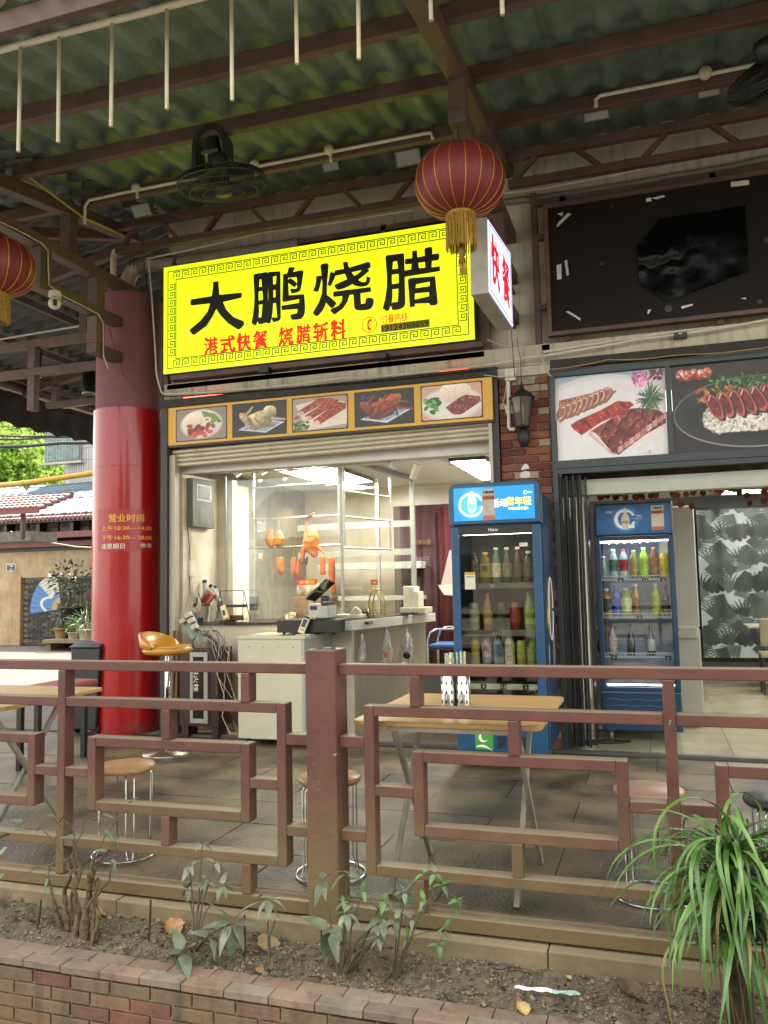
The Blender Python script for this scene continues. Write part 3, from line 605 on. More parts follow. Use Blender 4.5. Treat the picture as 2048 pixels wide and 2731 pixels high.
# ------------------------------------------------------------------ signs
ys = thing('yellow_shop_sign', 'large lit yellow lightbox sign with black brush characters over the open shop', 'shop sign')
SX0, SX1, SZ0, SZ1 = -4.37, -1.352, 3.38, 4.425
MB().box(SX0-.008, SX1+.008, 6.70, 6.86, SZ0-.008, SZ1+.008).build('casing', mat('brown_sign_casing', '41332b', .5, var=.1), ys, .004)
MB().box(SX0, SX1, 6.690, 6.6985, SZ0, SZ1).build('light_panel', glow('lit_yellow_acrylic', (.80, 1.0, .010), .33), ys)
MB().box(SX0+.05, SX1+.06, 6.72, 6.8, SZ0-.06, SZ0-.01).build('bottom_rail', M_BEAM, ys, .003)
M_INK = mat('sign_black_film', '15140c', .5, var=.02); M_SRED = mat('sign_red_film', 'c01410', .5, var=.02, emit=(.75, .02, .0), es=.22); M_BRN = mat('sign_brown_film', '5f5a10', .5, emit=(.3, .22, 0), es=.1)
yt = 6.6895
def sgn(body, a, b, m, bold, hh=None, nm='lettering', par=ys, Y=yt):     # lettering between two photo pixels (upper left, lower right)
    p, q = PY(*a, Y), PY(*b, Y); c = ((p.x+q.x)/2, Y, (p.z+q.z)/2); return text(body, nm, m, c, (1, 0, 0), (0, 0, 1), abs(q.x-p.x), abs(p.z-q.z), bold, .0012, par)
def cr4(x, y): return 400+x*.6028, 560+y*.6028
sgn('大', cr4(180, 335), cr4(408, 518), M_INK, .044); sgn('鹏', cr4(452, 282), cr4(682, 478), M_INK, .032); sgn('烧', cr4(722, 252), cr4(982, 436), M_INK, .034); sgn('腊', cr4(1030, 202), cr4(1285, 412), M_INK, .034)
for ch, x0, x1, ya, yb in (('港', 240, 300, 568, 636), ('式', 312, 375, 560, 628), ('快', 385, 445, 550, 618), ('餐', 457, 520, 540, 606), ('烧', 570, 632, 524, 594), ('腊', 648, 710, 514, 582), ('斩', 722, 788, 504, 574), ('料', 800, 866, 492, 564)): sgn(ch, cr4(x0, ya), cr4(x1, yb), M_SRED, .055)
sgn('订餐热线', cr4(1024, 466), cr4(1140, 492), M_SRED, .02)
p, q = PY(*cr4(1022, 492), yt), PY(*cr4(1238, 534), yt); MB().box(p.x, q.x, yt-.0008, yt, (p.z+q.z)/2-.035, (p.z+q.z)/2+.035).build('phone_strip', M_BRN, ys)
pc = ((p.x+q.x)/2, yt-.0012, (p.z+q.z)/2); text('19124388859', 'lettering', M_INK, pc, (1, 0, 0), (0, 0, 1), (q.x-p.x)*.96, .05, .03, .001, ys)
c = PY(*cr4(970, 508), yt); MB().tube([(c.x+.068*math.cos(a), yt, c.z+.068*math.sin(a)) for a in np.linspace(0, 6.283, 33)[:-1]], .004, 4, closed=True).build('phone_ring', M_SRED, ys)
MB().tube([(c.x+.024, yt, c.z+.046), (c.x-.006, yt, c.z+.03), (c.x-.014, yt, c.z), (c.x-.008, yt, c.z-.032), (c.x+.014, yt, c.z-.046)], [.013, .011, .007, .011, .013], 6).build('phone_mark', M_SRED, ys)
# fret border
M_FRET = mat('fret_line_film', '2a2904', .5); fb = MB(); lw = .0085
def seg(x0, z0, x1, z1): fb.box(min(x0, x1)-lw/2, max(x0, x1)+lw/2, yt-.0009, yt, min(z0, z1)-lw/2, max(z0, z1)+lw/2)
ins = .048; fw_ = .088
for k in (0, fw_): 
    a0, a1, b0, b1 = SX0+ins+k, SX1-ins-k, SZ0+ins+k, SZ1-ins-k
    seg(a0, b0, a1, b0); seg(a0, b1, a1, b1); seg(a0, b0, a0, b1); seg(a1, b0, a1, b1)
key = [(0, .0), (0, 1), (.72, 1), (.72, .28), (.3, .28), (.3, .66), (.5, .66)]
def keyrow(n, L, put_):
    for i in range(n):
        pts = [put_((i+.12+.95*kx)/n*L, kz) for kx, kz in key]
        for u_, v_ in zip(pts[:-1], pts[1:]): seg(*u_, *v_)
iw = fw_-.028; a0, a1, b0, b1 = SX0+ins+.014, SX1-ins-.014, SZ0+ins+.014, SZ1-ins-.014
keyrow(30, a1-a0-.08, lambda s_, t_: (a0+.04+s_, b0+t_*iw)); keyrow(30, a1-a0-.08, lambda s_, t_: (a0+.04+s_, b1-iw+t_*iw))
keyrow(9, b1-b0-.2, lambda s_, t_: (a0+t_*iw, b0+.1+s_)); keyrow(9, b1-b0-.2, lambda s_, t_: (a1-iw+t_*iw, b0+.1+s_))
fb.build('fret_border', M_FRET, ys)
# projecting sign
ps = thing('projecting_sign', 'white lightbox sign with red characters projecting from the wall beside the lantern', 'projecting sign')
px_x = -.985; A_, B_, C_, D_ = Vector((px_x, 5.42, 3.84)), Vector((px_x, 5.38, 3.29)), Vector((px_x, 6.40, 3.335)), Vector((px_x, 6.40, 3.965))
for z_ in (3.5, 3.8): MB().box(px_x-.08, px_x-.05, 6.4, 6.93, z_, z_+.03).build('wall_bracket', M_BEAM, ps)
MB().prism([A_, B_, C_, D_], (-.12, 0, 0)).build('casing', mat('grey_white_casing', 'a8a49b', .5), ps, .004, fix=True)
ins_ = [A_+Vector((.002, .015, -.015)), B_+Vector((.002, .015, .015)), C_+Vector((.002, -.015, .015)), D_+Vector((.002, -.015, -.015))]
MB().prism(ins_, (.004, 0, 0)).build('light_panel', glow('lit_white_acrylic', (.62, .72, 1), .42), ps, fix=True)
fbm = MB(); ii = [A_.lerp(C_, .06), B_.lerp(D_, .06), C_.lerp(A_, .06), D_.lerp(B_, .06)]
for k in range(4): fbm.beam(ii[k]+Vector((.007, 0, 0)), ii[(k+1) % 4]+Vector((.007, 0, 0)), .004, .004)
fbm.build('border_line', mat('sign_pink_line', 'a0505a', .5), ps)
for ch, y_, z_ in (('快', 5.66, 3.60), ('餐', 6.10, 3.62)): text(ch, 'lettering', mat('sign_red_character', 'b81818', .5, emit=(.7, .02, .02), es=.25), (px_x+.008, y_, z_), (0, 1, 0), (0, .03, 1), .30, .34, .04, .002, ps)
# black blanked-out sign on the right
bs = thing('blank_black_sign', 'blacked-out signboard with torn tape scraps and a crumpled black film patch', 'blank signboard')
BX0, BX1, BZ0, BZ1 = -.715, 3.2, 3.385, 4.44
M_BLKS = mat('matte_black_board', '171311', .55, var=.12, scale=2, spec=.2)
MB().box(BX0, BX1, 6.765, 6.8, BZ0, BZ1).build('board', M_BLKS, bs)
for a_ in ((BX0-.035, BX0, BZ0-.035, BZ1+.035), ): MB().box(a_[0], a_[1], 6.74, 6.82, a_[2], a_[3]).build('frame_bar', M_BEAM, bs, .003)
for z0, z1 in ((BZ0-.035, BZ0), (BZ1, BZ1+.035)): MB().box(BX0+.0005, BX1, 6.741, 6.82, z0, z1).build('frame_bar', M_BEAM, bs, .003)
def e1(x, y): return 1300+x*.451, 480+y*.451
M_TAPE = mat('torn_white_tape', 'c9c1b8', .6, var=.1)
for pts in ([(408, 275), (420, 250), (445, 225), (475, 195), (497, 200), (470, 225), (450, 245), (415, 278)], [(412, 590), (408, 505), (436, 495), (438, 585)], [(468, 568), (455, 480), (470, 470), (482, 560)],
            [(462, 778), (480, 775), (552, 820), (548, 832)], [(938, 110), (968, 105), (970, 125), (940, 130)], [(968, 108), (1040, 90), (1050, 100), (1000, 115)], [(1145, 748), (1212, 732), (1214, 742), (1150, 762)], [(945, 790), (950, 768), (968, 766), (952, 793)], [(1438, 12), (1545, 0), (1548, 28), (1440, 42)], [(1498, 700), (1530, 695), (1528, 708)], [(412, 200), (450, 190), (440, 215)]):
    MB().prism([PY(*e1(*q), 6.7645) for q in pts], (0, -.001, 0)).build('tape_scrap', M_TAPE, bs, fix=True)
M_FOG = mat('smeared_tape', '2b2b2c', .4)
for x_, y_, r_ in ((1070, 760, .03), (738, 155, .016), (675, 495, .016), (1610, 718, .018), (1650, 355, .02)):
    c = PY(*e1(x_, y_), 6.7645); MB().lathe(c, [(r_, 0), (0, -.0015)], 14, 'y', cap=False).build('tape_smear', M_FOG, bs)
film = Canvas(90, 60, '000000'); fx0, fx1 = PY(*e1(790, 300), 6.76).x, PY(*e1(1535, 300), 6.76).x; fz0, fz1 = PY(*e1(1100, 730), 6.76).z-.02, PY(*e1(1535, 150), 6.76).z
wv = film.nz(2, 3, 2)*.03+np.abs(film.nz(4, 8, 3)-.5)*.03*np.exp(-((film.x-.3)**2+(film.y-.55)**2)*8)+.004*film.nz(5, 4, 2); ln = (film.y > .62-.42*(1-film.x)) | (film.x > .3); film.a[..., 3] = ((film.y > .42-film.x*1.1) & (film.y > film.x*.35-.08) & ((film.x > .12+.4*(1-film.y)*0) ) & (film.y < .55+film.x*1.4)).astype(float)
film.sheet('black_film', mat('crumpled_black_film', '030504', .22, var=.1, spec=.18), lambda u, v: (fx0+(fx1-fx0)*u, 6.762-wv, fz0+(fz1-fz0)*v), bs)
# ================================================================== FOOD PICTURES (flat prints)
st = thing('menu_picture_strip', 'yellow strip with five framed food pictures above the open shop', 'menu board')
MB().box(-4.40, -1.215, 6.715, 6.76, 2.668, 3.055).build('backing', mat('strip_edge', '3b342c', .6), st)
cv = Canvas(8, 4, 'd9a83c'); 
MB().box(-4.37, -1.222, 6.713, 6.7148, 2.69, 3.048).build('yellow_panel', mat('yellow_printed_panel', 'd2a02f', .45, var=.05, scale=1.5), st)
def slab(c, pts, base, dark, lite, seed, nx_, ny_, cuts, ang, shine='e0b0a0'):
    """a piece of glazed meat: mottled skin, diagonal cuts, glints"""
    a_ = c.a.copy(); c.poly(pts, base, .45, seed, 16); t_ = R(ang); pr_ = (c.x*c.asp*math.cos(t_)+c.y*math.sin(t_)); pe = (-c.x*c.asp*math.sin(t_)+c.y*math.cos(t_))
    m_ = (np.abs(c.a[..., :3]-a_[..., :3]).sum(-1) > 0).astype(float); wv_ = c.nz(6, seed+2)*.9
    c.mix(m_*np.clip((np.sin((pr_*cuts+wv_)*2*math.pi)-.72)*4, 0, 1), dark); c.mix(m_*np.clip((np.sin((pr_*cuts+wv_)*2*math.pi+1.1)-.75)*3, 0, 1)*.6, lite)
    if ny_: c.mix(m_*np.clip((np.sin((pe*ny_+wv_*.5)*2*math.pi)-.86)*6, 0, 1)*.8, dark)
    c.mix(m_*np.clip((c.nz(22, seed+7)-.62)*7, 0, 1)*.75, shine); c.mix(m_*np.clip((.40-c.nz(14, seed+9))*5, 0, 1)*.7, dark)
def slices(c, x0, y0, dx, dy, n, w, h, ang, top, face, edge, seed):
    """leaning slices in a row, far ones first"""
    t_ = R(ang); ux, uy = math.cos(t_), math.sin(t_); vx, vy = -uy, ux
    for k in range(n):
        cx_0, cy_0 = x0+dx*k, y0+dy*k
        P = lambda a, b: (cx_0+(ux*a+vx*b)/c.asp, cy_0+uy*a+vy*b)
        f = [P(w*.5*math.cos(q)*(1+.1*math.sin(3*q+k)), h*.5*math.sin(q)*(1+.08*math.sin(2*q+k*2))) for q in np.linspace(0, 6.28, 22)[:-1]]
        c.poly([(a+.018, b-.02) for a, b in f], edge); c.poly(f, face, .3, seed+k, 18); g_ = [(cx_0+(a-cx_0)*.8-.004, cy_0+(b-cy_0)*.8+.008) for a, b in f]; c.poly(g_, top, .45, seed+k+3, 20)
        c.line(*P(-w*.2, h*.28), *P(w*.1, h*.38), .006, 'e8c4b4')
def rice(c, x, y, rx, ry, s): c.ell(x, y, rx, ry, 'e6d3bf', 0, .05, .10, s, .08, 30, shade=.12)
def pic1():
    c = Canvas(130, 96, '8d8177'); c.ell(.5, .5, .58, .47, 'bfb4b0', 0, .02); c.ell(.5, .51, .53, .43, 'd9d2cf', 0, .02, shade=.08); rice(c, .34, .6, .26, .27, 3)
    for k in range(14): a = k*.45; c.line(.52+.02*k, .9-.01*k, .62+.022*k, .5+.015*(k % 5), .018, ['6d8c3c', '93ae57', '4c6d2c'][k % 3])
    c.ell(.62, .62, .11, .09, 'eadfd0'); c.ell(.62, .62, .06, .05, 'd98b35')
    for k in range(26): c.ell(.26+.5*rng.random(), .14+.32*rng.random(), .085, .06, ['9c3320', 'b9482c', '7a2015', 'c25a35'][k % 4], rng.uniform(0, 180), .15, .4, k, .2)
    return c
def fowl(c, col, dark, x=.5, y=.5, s=1, flip=1):
    c.ell(x, y-.02*s, .30*s, .22*s, col, 20*flip, .06, .3, 5, .12, 9, shade=.3); c.ell(x+.16*s*flip, y+.16*s, .14*s, .17*s, col, 0, .06, .25, 6, .1, 9, shade=.3)
    c.ell(x-.2*s*flip, y+.04*s, .09*s, .2*s, col, 35*flip, .06, .3, 7, .1, shade=.3); c.line(x-.22*s*flip, y+.1*s, x-.1*s*flip, y+.32*s, .035*s, col, .4); c.line(x+.2*s*flip, y, x+.42*s*flip, y-.06*s, .04*s, col, .5)
    for k in range(7): c.line(x+rng.uniform(-.25, .25)*s, y-.2*s, x+rng.uniform(-.2, .2)*s, y+.05*s, .012*s, dark)
def pic2():
    c = Canvas(130, 96, '25211f'); c.poly([(.1, .2), (.62, .05), (.98, .34), (.5, .5)], 'c3c8d0', .1); c.poly([(.17, .21), (.62, .1), (.9, .33), (.5, .44)], '8593ad', .35, 4, 26); fowl(c, 'b3a47e', '7b6a45', .5, .48, 1.25)
    for k in range(14): c.ell(.1+.2*rng.random(), .45+.3*rng.random(), .02, .015, 'a5352b')
    return c
def pic3():
    c = Canvas(130, 96, 'a8948a'); c.mix((np.abs(np.sin(c.x*40+c.y*30)) < .25)*.5, '7a6a62'); c.poly([(.28, .02), (.98, .12), (1.05, .72), (.6, .97), (.05, .80)], 'd8ccbc', .06)
    M3 = lambda pts, sd: slab(c, pts, '9c3a22', '5a1a0e', 'c86a44', sd, 0, 0, 9, -40, 'e8a888')
    M3([(.10, .62), (.18, .50), (.62, .82), (.72, .93), (.50, .98)], 2); M3([(.22, .46), (.34, .34), (.80, .72), (.86, .86), (.70, .92)], 5); M3([(.38, .30), (.50, .16), (.98, .58), (.99, .74), (.84, .80)], 9)
    for x_, y_ in ((.15, .54), (.29, .38), (.44, .22)): c.ell(x_, y_, .085, .07, 'd8a898', 30, .1, .2, 3, .1)
    for k in range(40): c.ell(.02+.27*rng.random(), .02+.26*rng.random(), .045, .024, ['3c6a30', '5f8f45', '2c5226', '1f3f1c'][k % 4], rng.uniform(0, 180), .2, .3, k, .3)
    for k in range(8): c.ell(.07+rng.uniform(-.05, .05), .42+rng.uniform(-.05, .05), .03, .02, 'a02f5c', rng.uniform(0, 180), .2)
    return c
def pic4():
    c = Canvas(130, 96, '221d1b'); c.poly([(.08, .2), (.55, .04), (.97, .4), (.6, .55)], 'c3c8d0', .1); c.poly([(.16, .22), (.55, .1), (.88, .39), (.6, .47)], '7f90b4', .4, 4, 26); fowl(c, '8c3a1e', '4f1a0c', .46, .48, 1.25); fowl(c, 'a3522c', '6b2712', .62, .66, .7)
    for k in range(10): c.ell(.05+.25*rng.random(), .62+.3*rng.random(), .025, .02, ['a06a8c', '6d5560'][k % 2])
    return c
def pic5():
    c = Canvas(130, 96, 'c9a08a'); c.ell(.5, .42, .72, .5, 'cbbfb8', 0, .02); c.ell(.5, .44, .66, .45, 'dcd4ce', 0, .02); rice(c, .56, .78, .36, .3, 9)
    for k in range(22): c.ell(.05+.26*rng.random(), .22+.42*rng.random(), .075, .05, ['2f6a2c', '4d8c3c', '1f4d22', '70a855'][k % 4], rng.uniform(40, 140), .12, .3, k, .3)
    slab(c, [(.40, .34), (.52, .12), (.66, .10), (.99, .44), (.97, .58), (.74, .66), (.62, .58)], '7c3024', '4a140e', 'b46450', 6, 0, 0, 9, -20, 'd89a88')
    return c
def fr_c(x, y): return 400+x*.6028, 560+y*.6028
for k, (f, a, b) in enumerate(((pic1, (118, 888), (338, 1040)), (pic2, (367, 868), (602, 1022)), (pic3, (631, 834), (874, 998)), (pic4, (907, 800), (1167, 976)), (pic5, (1200, 768), (1471, 948)))):
    p, q = PY(*fr_c(a[0], a[1]+(8)), 6.712), PY(*fr_c(b[0], b[1]-12), 6.712); z0, z1 = 2.722, 3.018; x0, x1 = p.x, q.x
    MB().box(x0-.008, x1+.008, 6.7112, 6.7128, z0-.008, z1+.008).build('picture_border', M_BLACK, st, .012)
    c = f(); yy = c.y; xx = c.x; rr = .07; ax_ = np.maximum(np.abs(xx-.5)*c.asp-(.5*c.asp-rr), 0); ay = np.maximum(np.abs(yy-.5)-(.5-rr), 0); c.a[..., 3] = (np.hypot(ax_, ay) < rr).astype(float)
    c.sheet('food_picture', PRINT, flat(x0, x1, 6.7106, z0, z1), st)
def pic6():
    c = Canvas(260, 190, 'c9c4c6'); c.mix(np.clip((c.y-.86)*9, 0, 1), '8ea6b8'); c.ell(.42, .33, .98, .66, 'd0cacc', 0, .03); c.ell(.42, .36, .9, .58, 'dcd7d9', 0, .04, .03); c.mix(np.clip((c.nz(3, 4)-.5)*.5, 0, .2), 'b8a8a8')
    slab(c, [(.02, .53), (.13, .50), (.50, .70), (.57, .78), (.44, .80), (.03, .72)], 'a8715a', '6b3a28', 'd8b4a0', 3, 0, 0, 12, 20); slices(c, .46, .75, -.052, -.022, 9, .11, .20, -30, '94583e', 'c49a84', '8a5a48', 5)
    slab(c, [(.13, .42), (.16, .36), (.23, .29), (.42, .43), (.60, .50), (.72, .60), (.68, .64), (.57, .66), (.40, .56), (.20, .47)], 'a02c1c', '6a160e', 'c8502f', 8, 0, 0, 5, 60, 'd88068')
    slab(c, [(.31, .33), (.36, .30), (.50, .06), (.56, .03), (.80, .24), (.99, .36), (.99, .45), (.93, .52), (.75, .56), (.66, .56)], '7a3226', '4a160f', 'b06a58', 14, 0, 4, 7, -38, 'd8a090')
    for k in range(9): x_, y_ = .55+.052*k, .045+.045*k; c.poly([(x_, y_), (x_+.05, y_+.03), (x_+.055, y_+.10), (x_+.008, y_+.075)], ['c08a80', 'b0746a', 'd0a298'][k % 3], .2, k, 20); c.line(x_+.052, y_+.03, x_+.056, y_+.10, .004, '6a2c22')
    c.poly([(.31, .33), (.50, .06), (.53, .03), (.50, .03), (.29, .29)], 'd0aaa0', .15)
    for k in range(150): a = rng.uniform(0, 6.3); c.line(.86, .66, .86+rng.uniform(.05, .14)*math.cos(a), .66+rng.uniform(.1, .2)*math.sin(a)*(1 if k % 3 else .6), .004, ['2d4a30', '45663f', '1d3322', '5a7c4e'][k % 4])
    for k in range(60): a = rng.uniform(0, 6.3); r_ = rng.uniform(0, .12)**1; c.ell(.80+r_*math.cos(a)*.85, .90+r_*math.sin(a)*.8, .028, .014, ['c4689a', 'd98ab2', 'a84a80', 'e6a8c6', 'b85a90'][k % 5], math.degrees(a)+40, .1)
    for k in range(14): c.ell(.93+rng.uniform(-.05, .05), .93+rng.uniform(-.05, .05), .03, .016, ['5c1c1c', '7a2424'][k % 2], rng.uniform(0, 180), .1)
    return c
def pic7():
    c = Canvas(300, 190, '221b19'); c.mix(np.clip(c.nz(2, 4)*1.6-.75, 0, 1), '4a352c'); c.ell(.14, .84, .2, .1, '1a1211', 0, .1)
    for k in range(5): c.ell(.08+.05*k, .89-.012*(k % 2), .062, .065, ['a8321f', 'b8452f', '982a1c'][k % 3], 0, .08, .15, k, shade=.35); c.ell(.07+.05*k, .92, .018, .012, 'e09080', 0, .4)
    c.ell(.64, .42, 1.0, .40, '8a8580', 0, .012); c.ell(.64, .425, .985, .388, '262524', 0, .015, .1); c.ell(.64, .44, .86, .32, '1b1a1a', 0, .05)
    c.ell(.36, .36, .22, .17, 'c9c2b4', 0, .1, .25, 7, .25, 40); c.ell(.62, .29, .46, .10, 'cfc8bb', 0, .12, .25, 8, .3, 44); c.ell(.92, .40, .18, .14, 'c9c2b4', 0, .1, .25, 9, .25, 40)
    m_ = (c.a[..., 0] > .6)*1.0; c.mix(m_*np.clip((c.nz(40, 5, 2)-.55)*6, 0, 1), 'eeeae0'); c.mix(m_*np.clip((.42-c.nz(34, 6, 2))*6, 0, 1), '8a8274')
    for k in range(46): c.ell(.20+.26*rng.random(), .56+.16*rng.random(), .034, .016, ['c05a26', 'd07838', '3f6d2f', '2a4f22', 'b84c20'][k % 5], rng.uniform(0, 180), .15, .2, k)
    for k in range(110): c.ell(.30+.62*rng.random(), .66+.20*rng.random()*(1-.5*abs(k/110-.5)), .028, .012, ['3a7030', '2a5726', '5c9445', '234a20'][k % 4], rng.uniform(0, 180), .15)
    slices(c, .98, .60, -.082, -.012, 9, .15, .34, 28, '6a2618', 'a8584a', '3a120c', 11)
    c.ell(.97, .88, .15, .09, '8b8486', 0, .02); c.ell(.97, .89, .12, .065, '3a3536', 0, .02); return c
fp = fr
pic6().sheet('food_picture', PRINT, flat(-.711, .145, FYR+.035, 2.311, 3.004), fp)
pic7().sheet('food_picture', PRINT, flat(.187, 1.139, FYR+.035, 2.311, 3.004), fp)
pic6().sheet('food_picture', PRINT, flat(1.181, 2.1, FYR+.035, 2.311, 3.004), fp)

# ================================================================== FRIDGES AND BOTTLES
M_BLUE = mat('fridge_blue', '164668', .4, var=.05, scale=2, coat=.15); M_BLUED = mat('fridge_dark_blue', '0f3350', .35, var=.05, coat=.3)
M_LINER = mat('fridge_liner', '6f7275', .5); M_GLS = glass('fridge_glass', (.80, .80, .76), .8)
BOT = {}
def bmesh_(kind):
    P = {'bottle': [(.030, 0), (.033, .012), (.033, .055), (.029, .075), (.033, .095), (.033, .14), (.024, .17), (.014, .19), (.013, .205)],
         'slim': [(.026, 0), (.029, .01), (.029, .13), (.022, .165), (.013, .185), (.013, .205)],
         'wide': [(.036, 0), (.039, .01), (.039, .12), (.030, .15), (.016, .165), (.016, .178)],
         'glassb': [(.028, 0), (.030, .008), (.030, .11), (.020, .15), (.012, .17), (.0115, .22)],
         'can': [(.026, 0), (.030, .01), (.030, .15), (.026, .162)], 'wave': [(.031, 0), (.034, .02), (.026, .07), (.034, .12), (.033, .15), (.02, .175), (.014, .19), (.014, .2)]}[kind]
    if kind not in BOT: BOT[kind] = P
    return P
def bottle(x, y, z, kind, body, label, cap, where, txt=None, s=1.0, grp='drinks in the fridge', lab_txt=None, sd=0):
    P = bmesh_(kind); t = thing('drink_bottle', where, 'can' if kind == 'can' else 'bottle', (x, y, z), grp)
    m = mat('drink_'+body, body, .12, var=.03, spec=.6, coat=.3); top = P[-1]
    MB().lathe((0, 0, 0), [(r*s, h*s) for r, h in P], 18).build('body', m, t, world=False)
    r0 = max(r for r, h in P); 
    if label:
        lo, hi = (.04, .12); prof = [(r*s+.0008, h*s) for r, h in P if .03 <= h <= .14] or [(r0*s+.0008, .05*s), (r0*s+.0008, .12*s)]
        if len(prof) < 2: prof = [(r0*s+.0008, .035*s), (r0*s+.0008, .12*s)]
        MB().lathe((0, 0, 0), prof, 18, cap=False).build('label', mat('label_'+label, label, .4, var=.25, scale=40), t, world=False)
    if cap: MB().lathe((0, 0, top[1]*s), [(top[0]*s+.003, -.006), (top[0]*s+.003, .012), (top[0]*s, .014)], 14).build('cap', mat('cap_'+cap, cap, .4), t, world=False)
    if txt: text(txt[0], 'lettering', mat('bottle_print_'+txt[1], txt[1], .5), (0, -r0*s-.002, txt[2]*s), (1, 0, 0), (0, 0, 1), None, txt[3]*s, .02, .0008, t, world=False)
    return t
# ---- fridge one
f1 = thing('drinks_fridge', 'blue glass-door drinks fridge with a glowing blue header, standing outside by the brick pier', 'fridge')
FX0, FX1, FY0, FY1 = -1.462, -.785, 6.10, 6.70
MB().box(FX0+.01, FX0+.035, FY0+.04, FY1, .45, 1.76).build('side_panel', M_BLUED, f1); MB().box(FX1-.013, FX1+.012, FY0+.04, FY1, .45, 1.76).build('side_panel', M_BLUED, f1)
MB().box(FX0+.01, FX1+.012, FY0+.045, FY1, .13, .449).build('base_cabinet', M_BLUED, f1, .008); MB().box(FX0+.01, FX1+.012, FY0+.045, FY1, 1.761, 2.0).build('top_cabinet', M_BLUED, f1, .008)
MB().box(FX0+.036, FX1-.014, FY1-.03, FY1-.002, .45, 1.76).build('back_panel', M_LINER, f1)
def rrect(x0, x1, z0, z1, r, y, n=6, top=True):
    pts = [(x0, y, z0), (x1, y, z0)] 
    for cx, cz, a0 in ((x1-r, z1-r, 0), (x0+r, z1-r, 90)): pts += [(cx+r*math.cos(R(a0+90*k/n)), y, cz+r*math.sin(R(a0+90*k/n))) for k in range(n+1)]
    return pts
MB().prism(rrect(FX0-.004, FX1+.004, 1.775, 2.085, .055, FY0-.03), (0, .12, 0)).build('header_box', M_BLUE, f1, .006, fix=True)
c = Canvas(120, 52, '0a84c6'); g_ = .8*np.exp(-((((c.x-.27)*c.asp)/.35)**2+((c.y-.5)/.42)**2)); c.mix(g_, 'bfe6f5'); c.mix(np.clip(c.nz(3, 2)-.5, 0, 1), '1fa0e0')
c.ell(.22, .48, .36, .36, 'f4e9a8', 0, .03); c.ell(.22, .48, .30, .30, '49b4e4', 0, .03); c.rect(.3, .44, .42, .6, '2a96d4'); c.ell(.23, .5, .13, .28, 'f2e6b0', 0, .08); c.ell(.23, .78, .07, .1, 'f6eec8', 0, .1)
c.ell(.23, .42, .12, .1, '7fc4e0', 0, .2)
c.sheet('header_print', mat('cyan_backlit_film', 'ffffff', .35, attr='print', emit='attr', es=.16), flat(FX0+.035, FX1-.03, FY0-.033, 1.80, 2.055), f1)
HX = lambda u: FX0+.035+(FX1-.03-FX0-.035)*u; HZ = lambda v: 1.80+.255*v
M_LY = mat('lit_yellow_letters', 'f5e04a', .5, emit=(1, .8, .1), es=.35); M_LW = mat('lit_white_letters', 'f2f2f2', .5, emit=(.8, .9, 1), es=.35)
text('活动', 'lettering', M_LW, (HX(.575), FY0-.034, HZ(.5)), (1, 0, 0), (0, 0, 1), .118, .062, .035, .001, f1); text('常年轻', 'lettering', M_LY, (HX(.81), FY0-.034, HZ(.53)), (1, 0, 0), (0, 0, 1), .18, .064, .04, .001, f1)
text('年轻就要优益C', 'lettering', M_LW, (HX(.80), FY0-.034, HZ(.32)), (1, 0, 0), (0, 0, 1), .15, .022, .02, .001, f1)
MB().tube([(HX(.89)+.012*math.cos(a), FY0-.0345, HZ(.77)+.012*math.sin(a)) for a in np.linspace(.6, 5.7, 14)], .003, 4).build('round_logo', M_LW, f1); text('优益C', 'lettering', M_LW, (HX(.94), FY0-.034, HZ(.77)), (1, 0, 0), (0, 0, 1), None, .014, .02, .001, f1)
MB().box(HX(.365), HX(.515), FY0-.0352, FY0-.0345, HZ(.02), HZ(.93)).build('payment_sticker', mat('grey_sticker', 'a59c8d', .5), f1)
MB().box(HX(.365), HX(.515), FY0-.0362, FY0-.0354, HZ(.02), HZ(.15)).build('sticker_band', mat('orange_band', 'b06a3c', .5), f1); MB().box(HX(.365), HX(.515), FY0-.0362, FY0-.0354, HZ(.60), HZ(.74)).build('sticker_band', MATS['orange_band'], f1)
text('大鹏烧腊', 'lettering', M_INK, (HX(.44), FY0-.0364, HZ(.83)), (1, 0, 0), (0, 0, 1), .085, .022, .03, .0008, f1); text('扫码付款', 'lettering', M_INK, (HX(.44), FY0-.0364, HZ(.67)), (1, 0, 0), (0, 0, 1), .085, .022, .03, .0008, f1)
for a_ in ((FX0, FX0+.062, .43, 1.765), (FX1-.062, FX1, .43, 1.765)): MB().box(a_[0], a_[1], FY0, FY0+.038, a_[2], a_[3]).build('door_stile', M_BLUE, f1, .006)
MB().box(FX0+.0625, FX1-.0625, FY0+.002, FY0+.036, 1.70, 1.764).build('door_top_rail', M_BLACK, f1); MB().box(FX0+.0625, FX1-.0625, FY0+.002, FY0+.036, .43, .48).build('door_bottom_rail', M_BLACK, f1)
text('Haier', 'lettering', M_WHT, (-1.135, FY0+.0012, 1.733), (1, 0, 0), (0, 0, 1), None, .024, .015, .001, f1)
MB().box(FX0+.063, FX1-.063, FY0+.012, FY0+.018, .481, 1.699).build('door_glass', M_GLS, f1)
ledm = glow('dim_cool_led', (1, .93, .8), 9)
MB().box(FX0+.08, FX1-.08, FY0+.06, FY0+.075, 1.70, 1.71).build('light_strip', ledm, f1)
SH1 = [1.335, .98, .715, .50]
M_SHF = mat('shelf_edge_grey', '6b6a60', .4); M_PRC = mat('cream_price_strip', 'c8ccb8', .4)
for k, z in enumerate(SH1[:3]):
    MB().box(FX0+.04, FX1-.04, FY0+.1, FY1-.05, z-.006, z).build('shelf', mat('clear_shelf', '8d9294', .2), f1); MB().box(FX0+.06, FX1-.06, FY0+.075, FY0+.09, z-.042, z-.002).build('price_rail', M_SHF, f1)
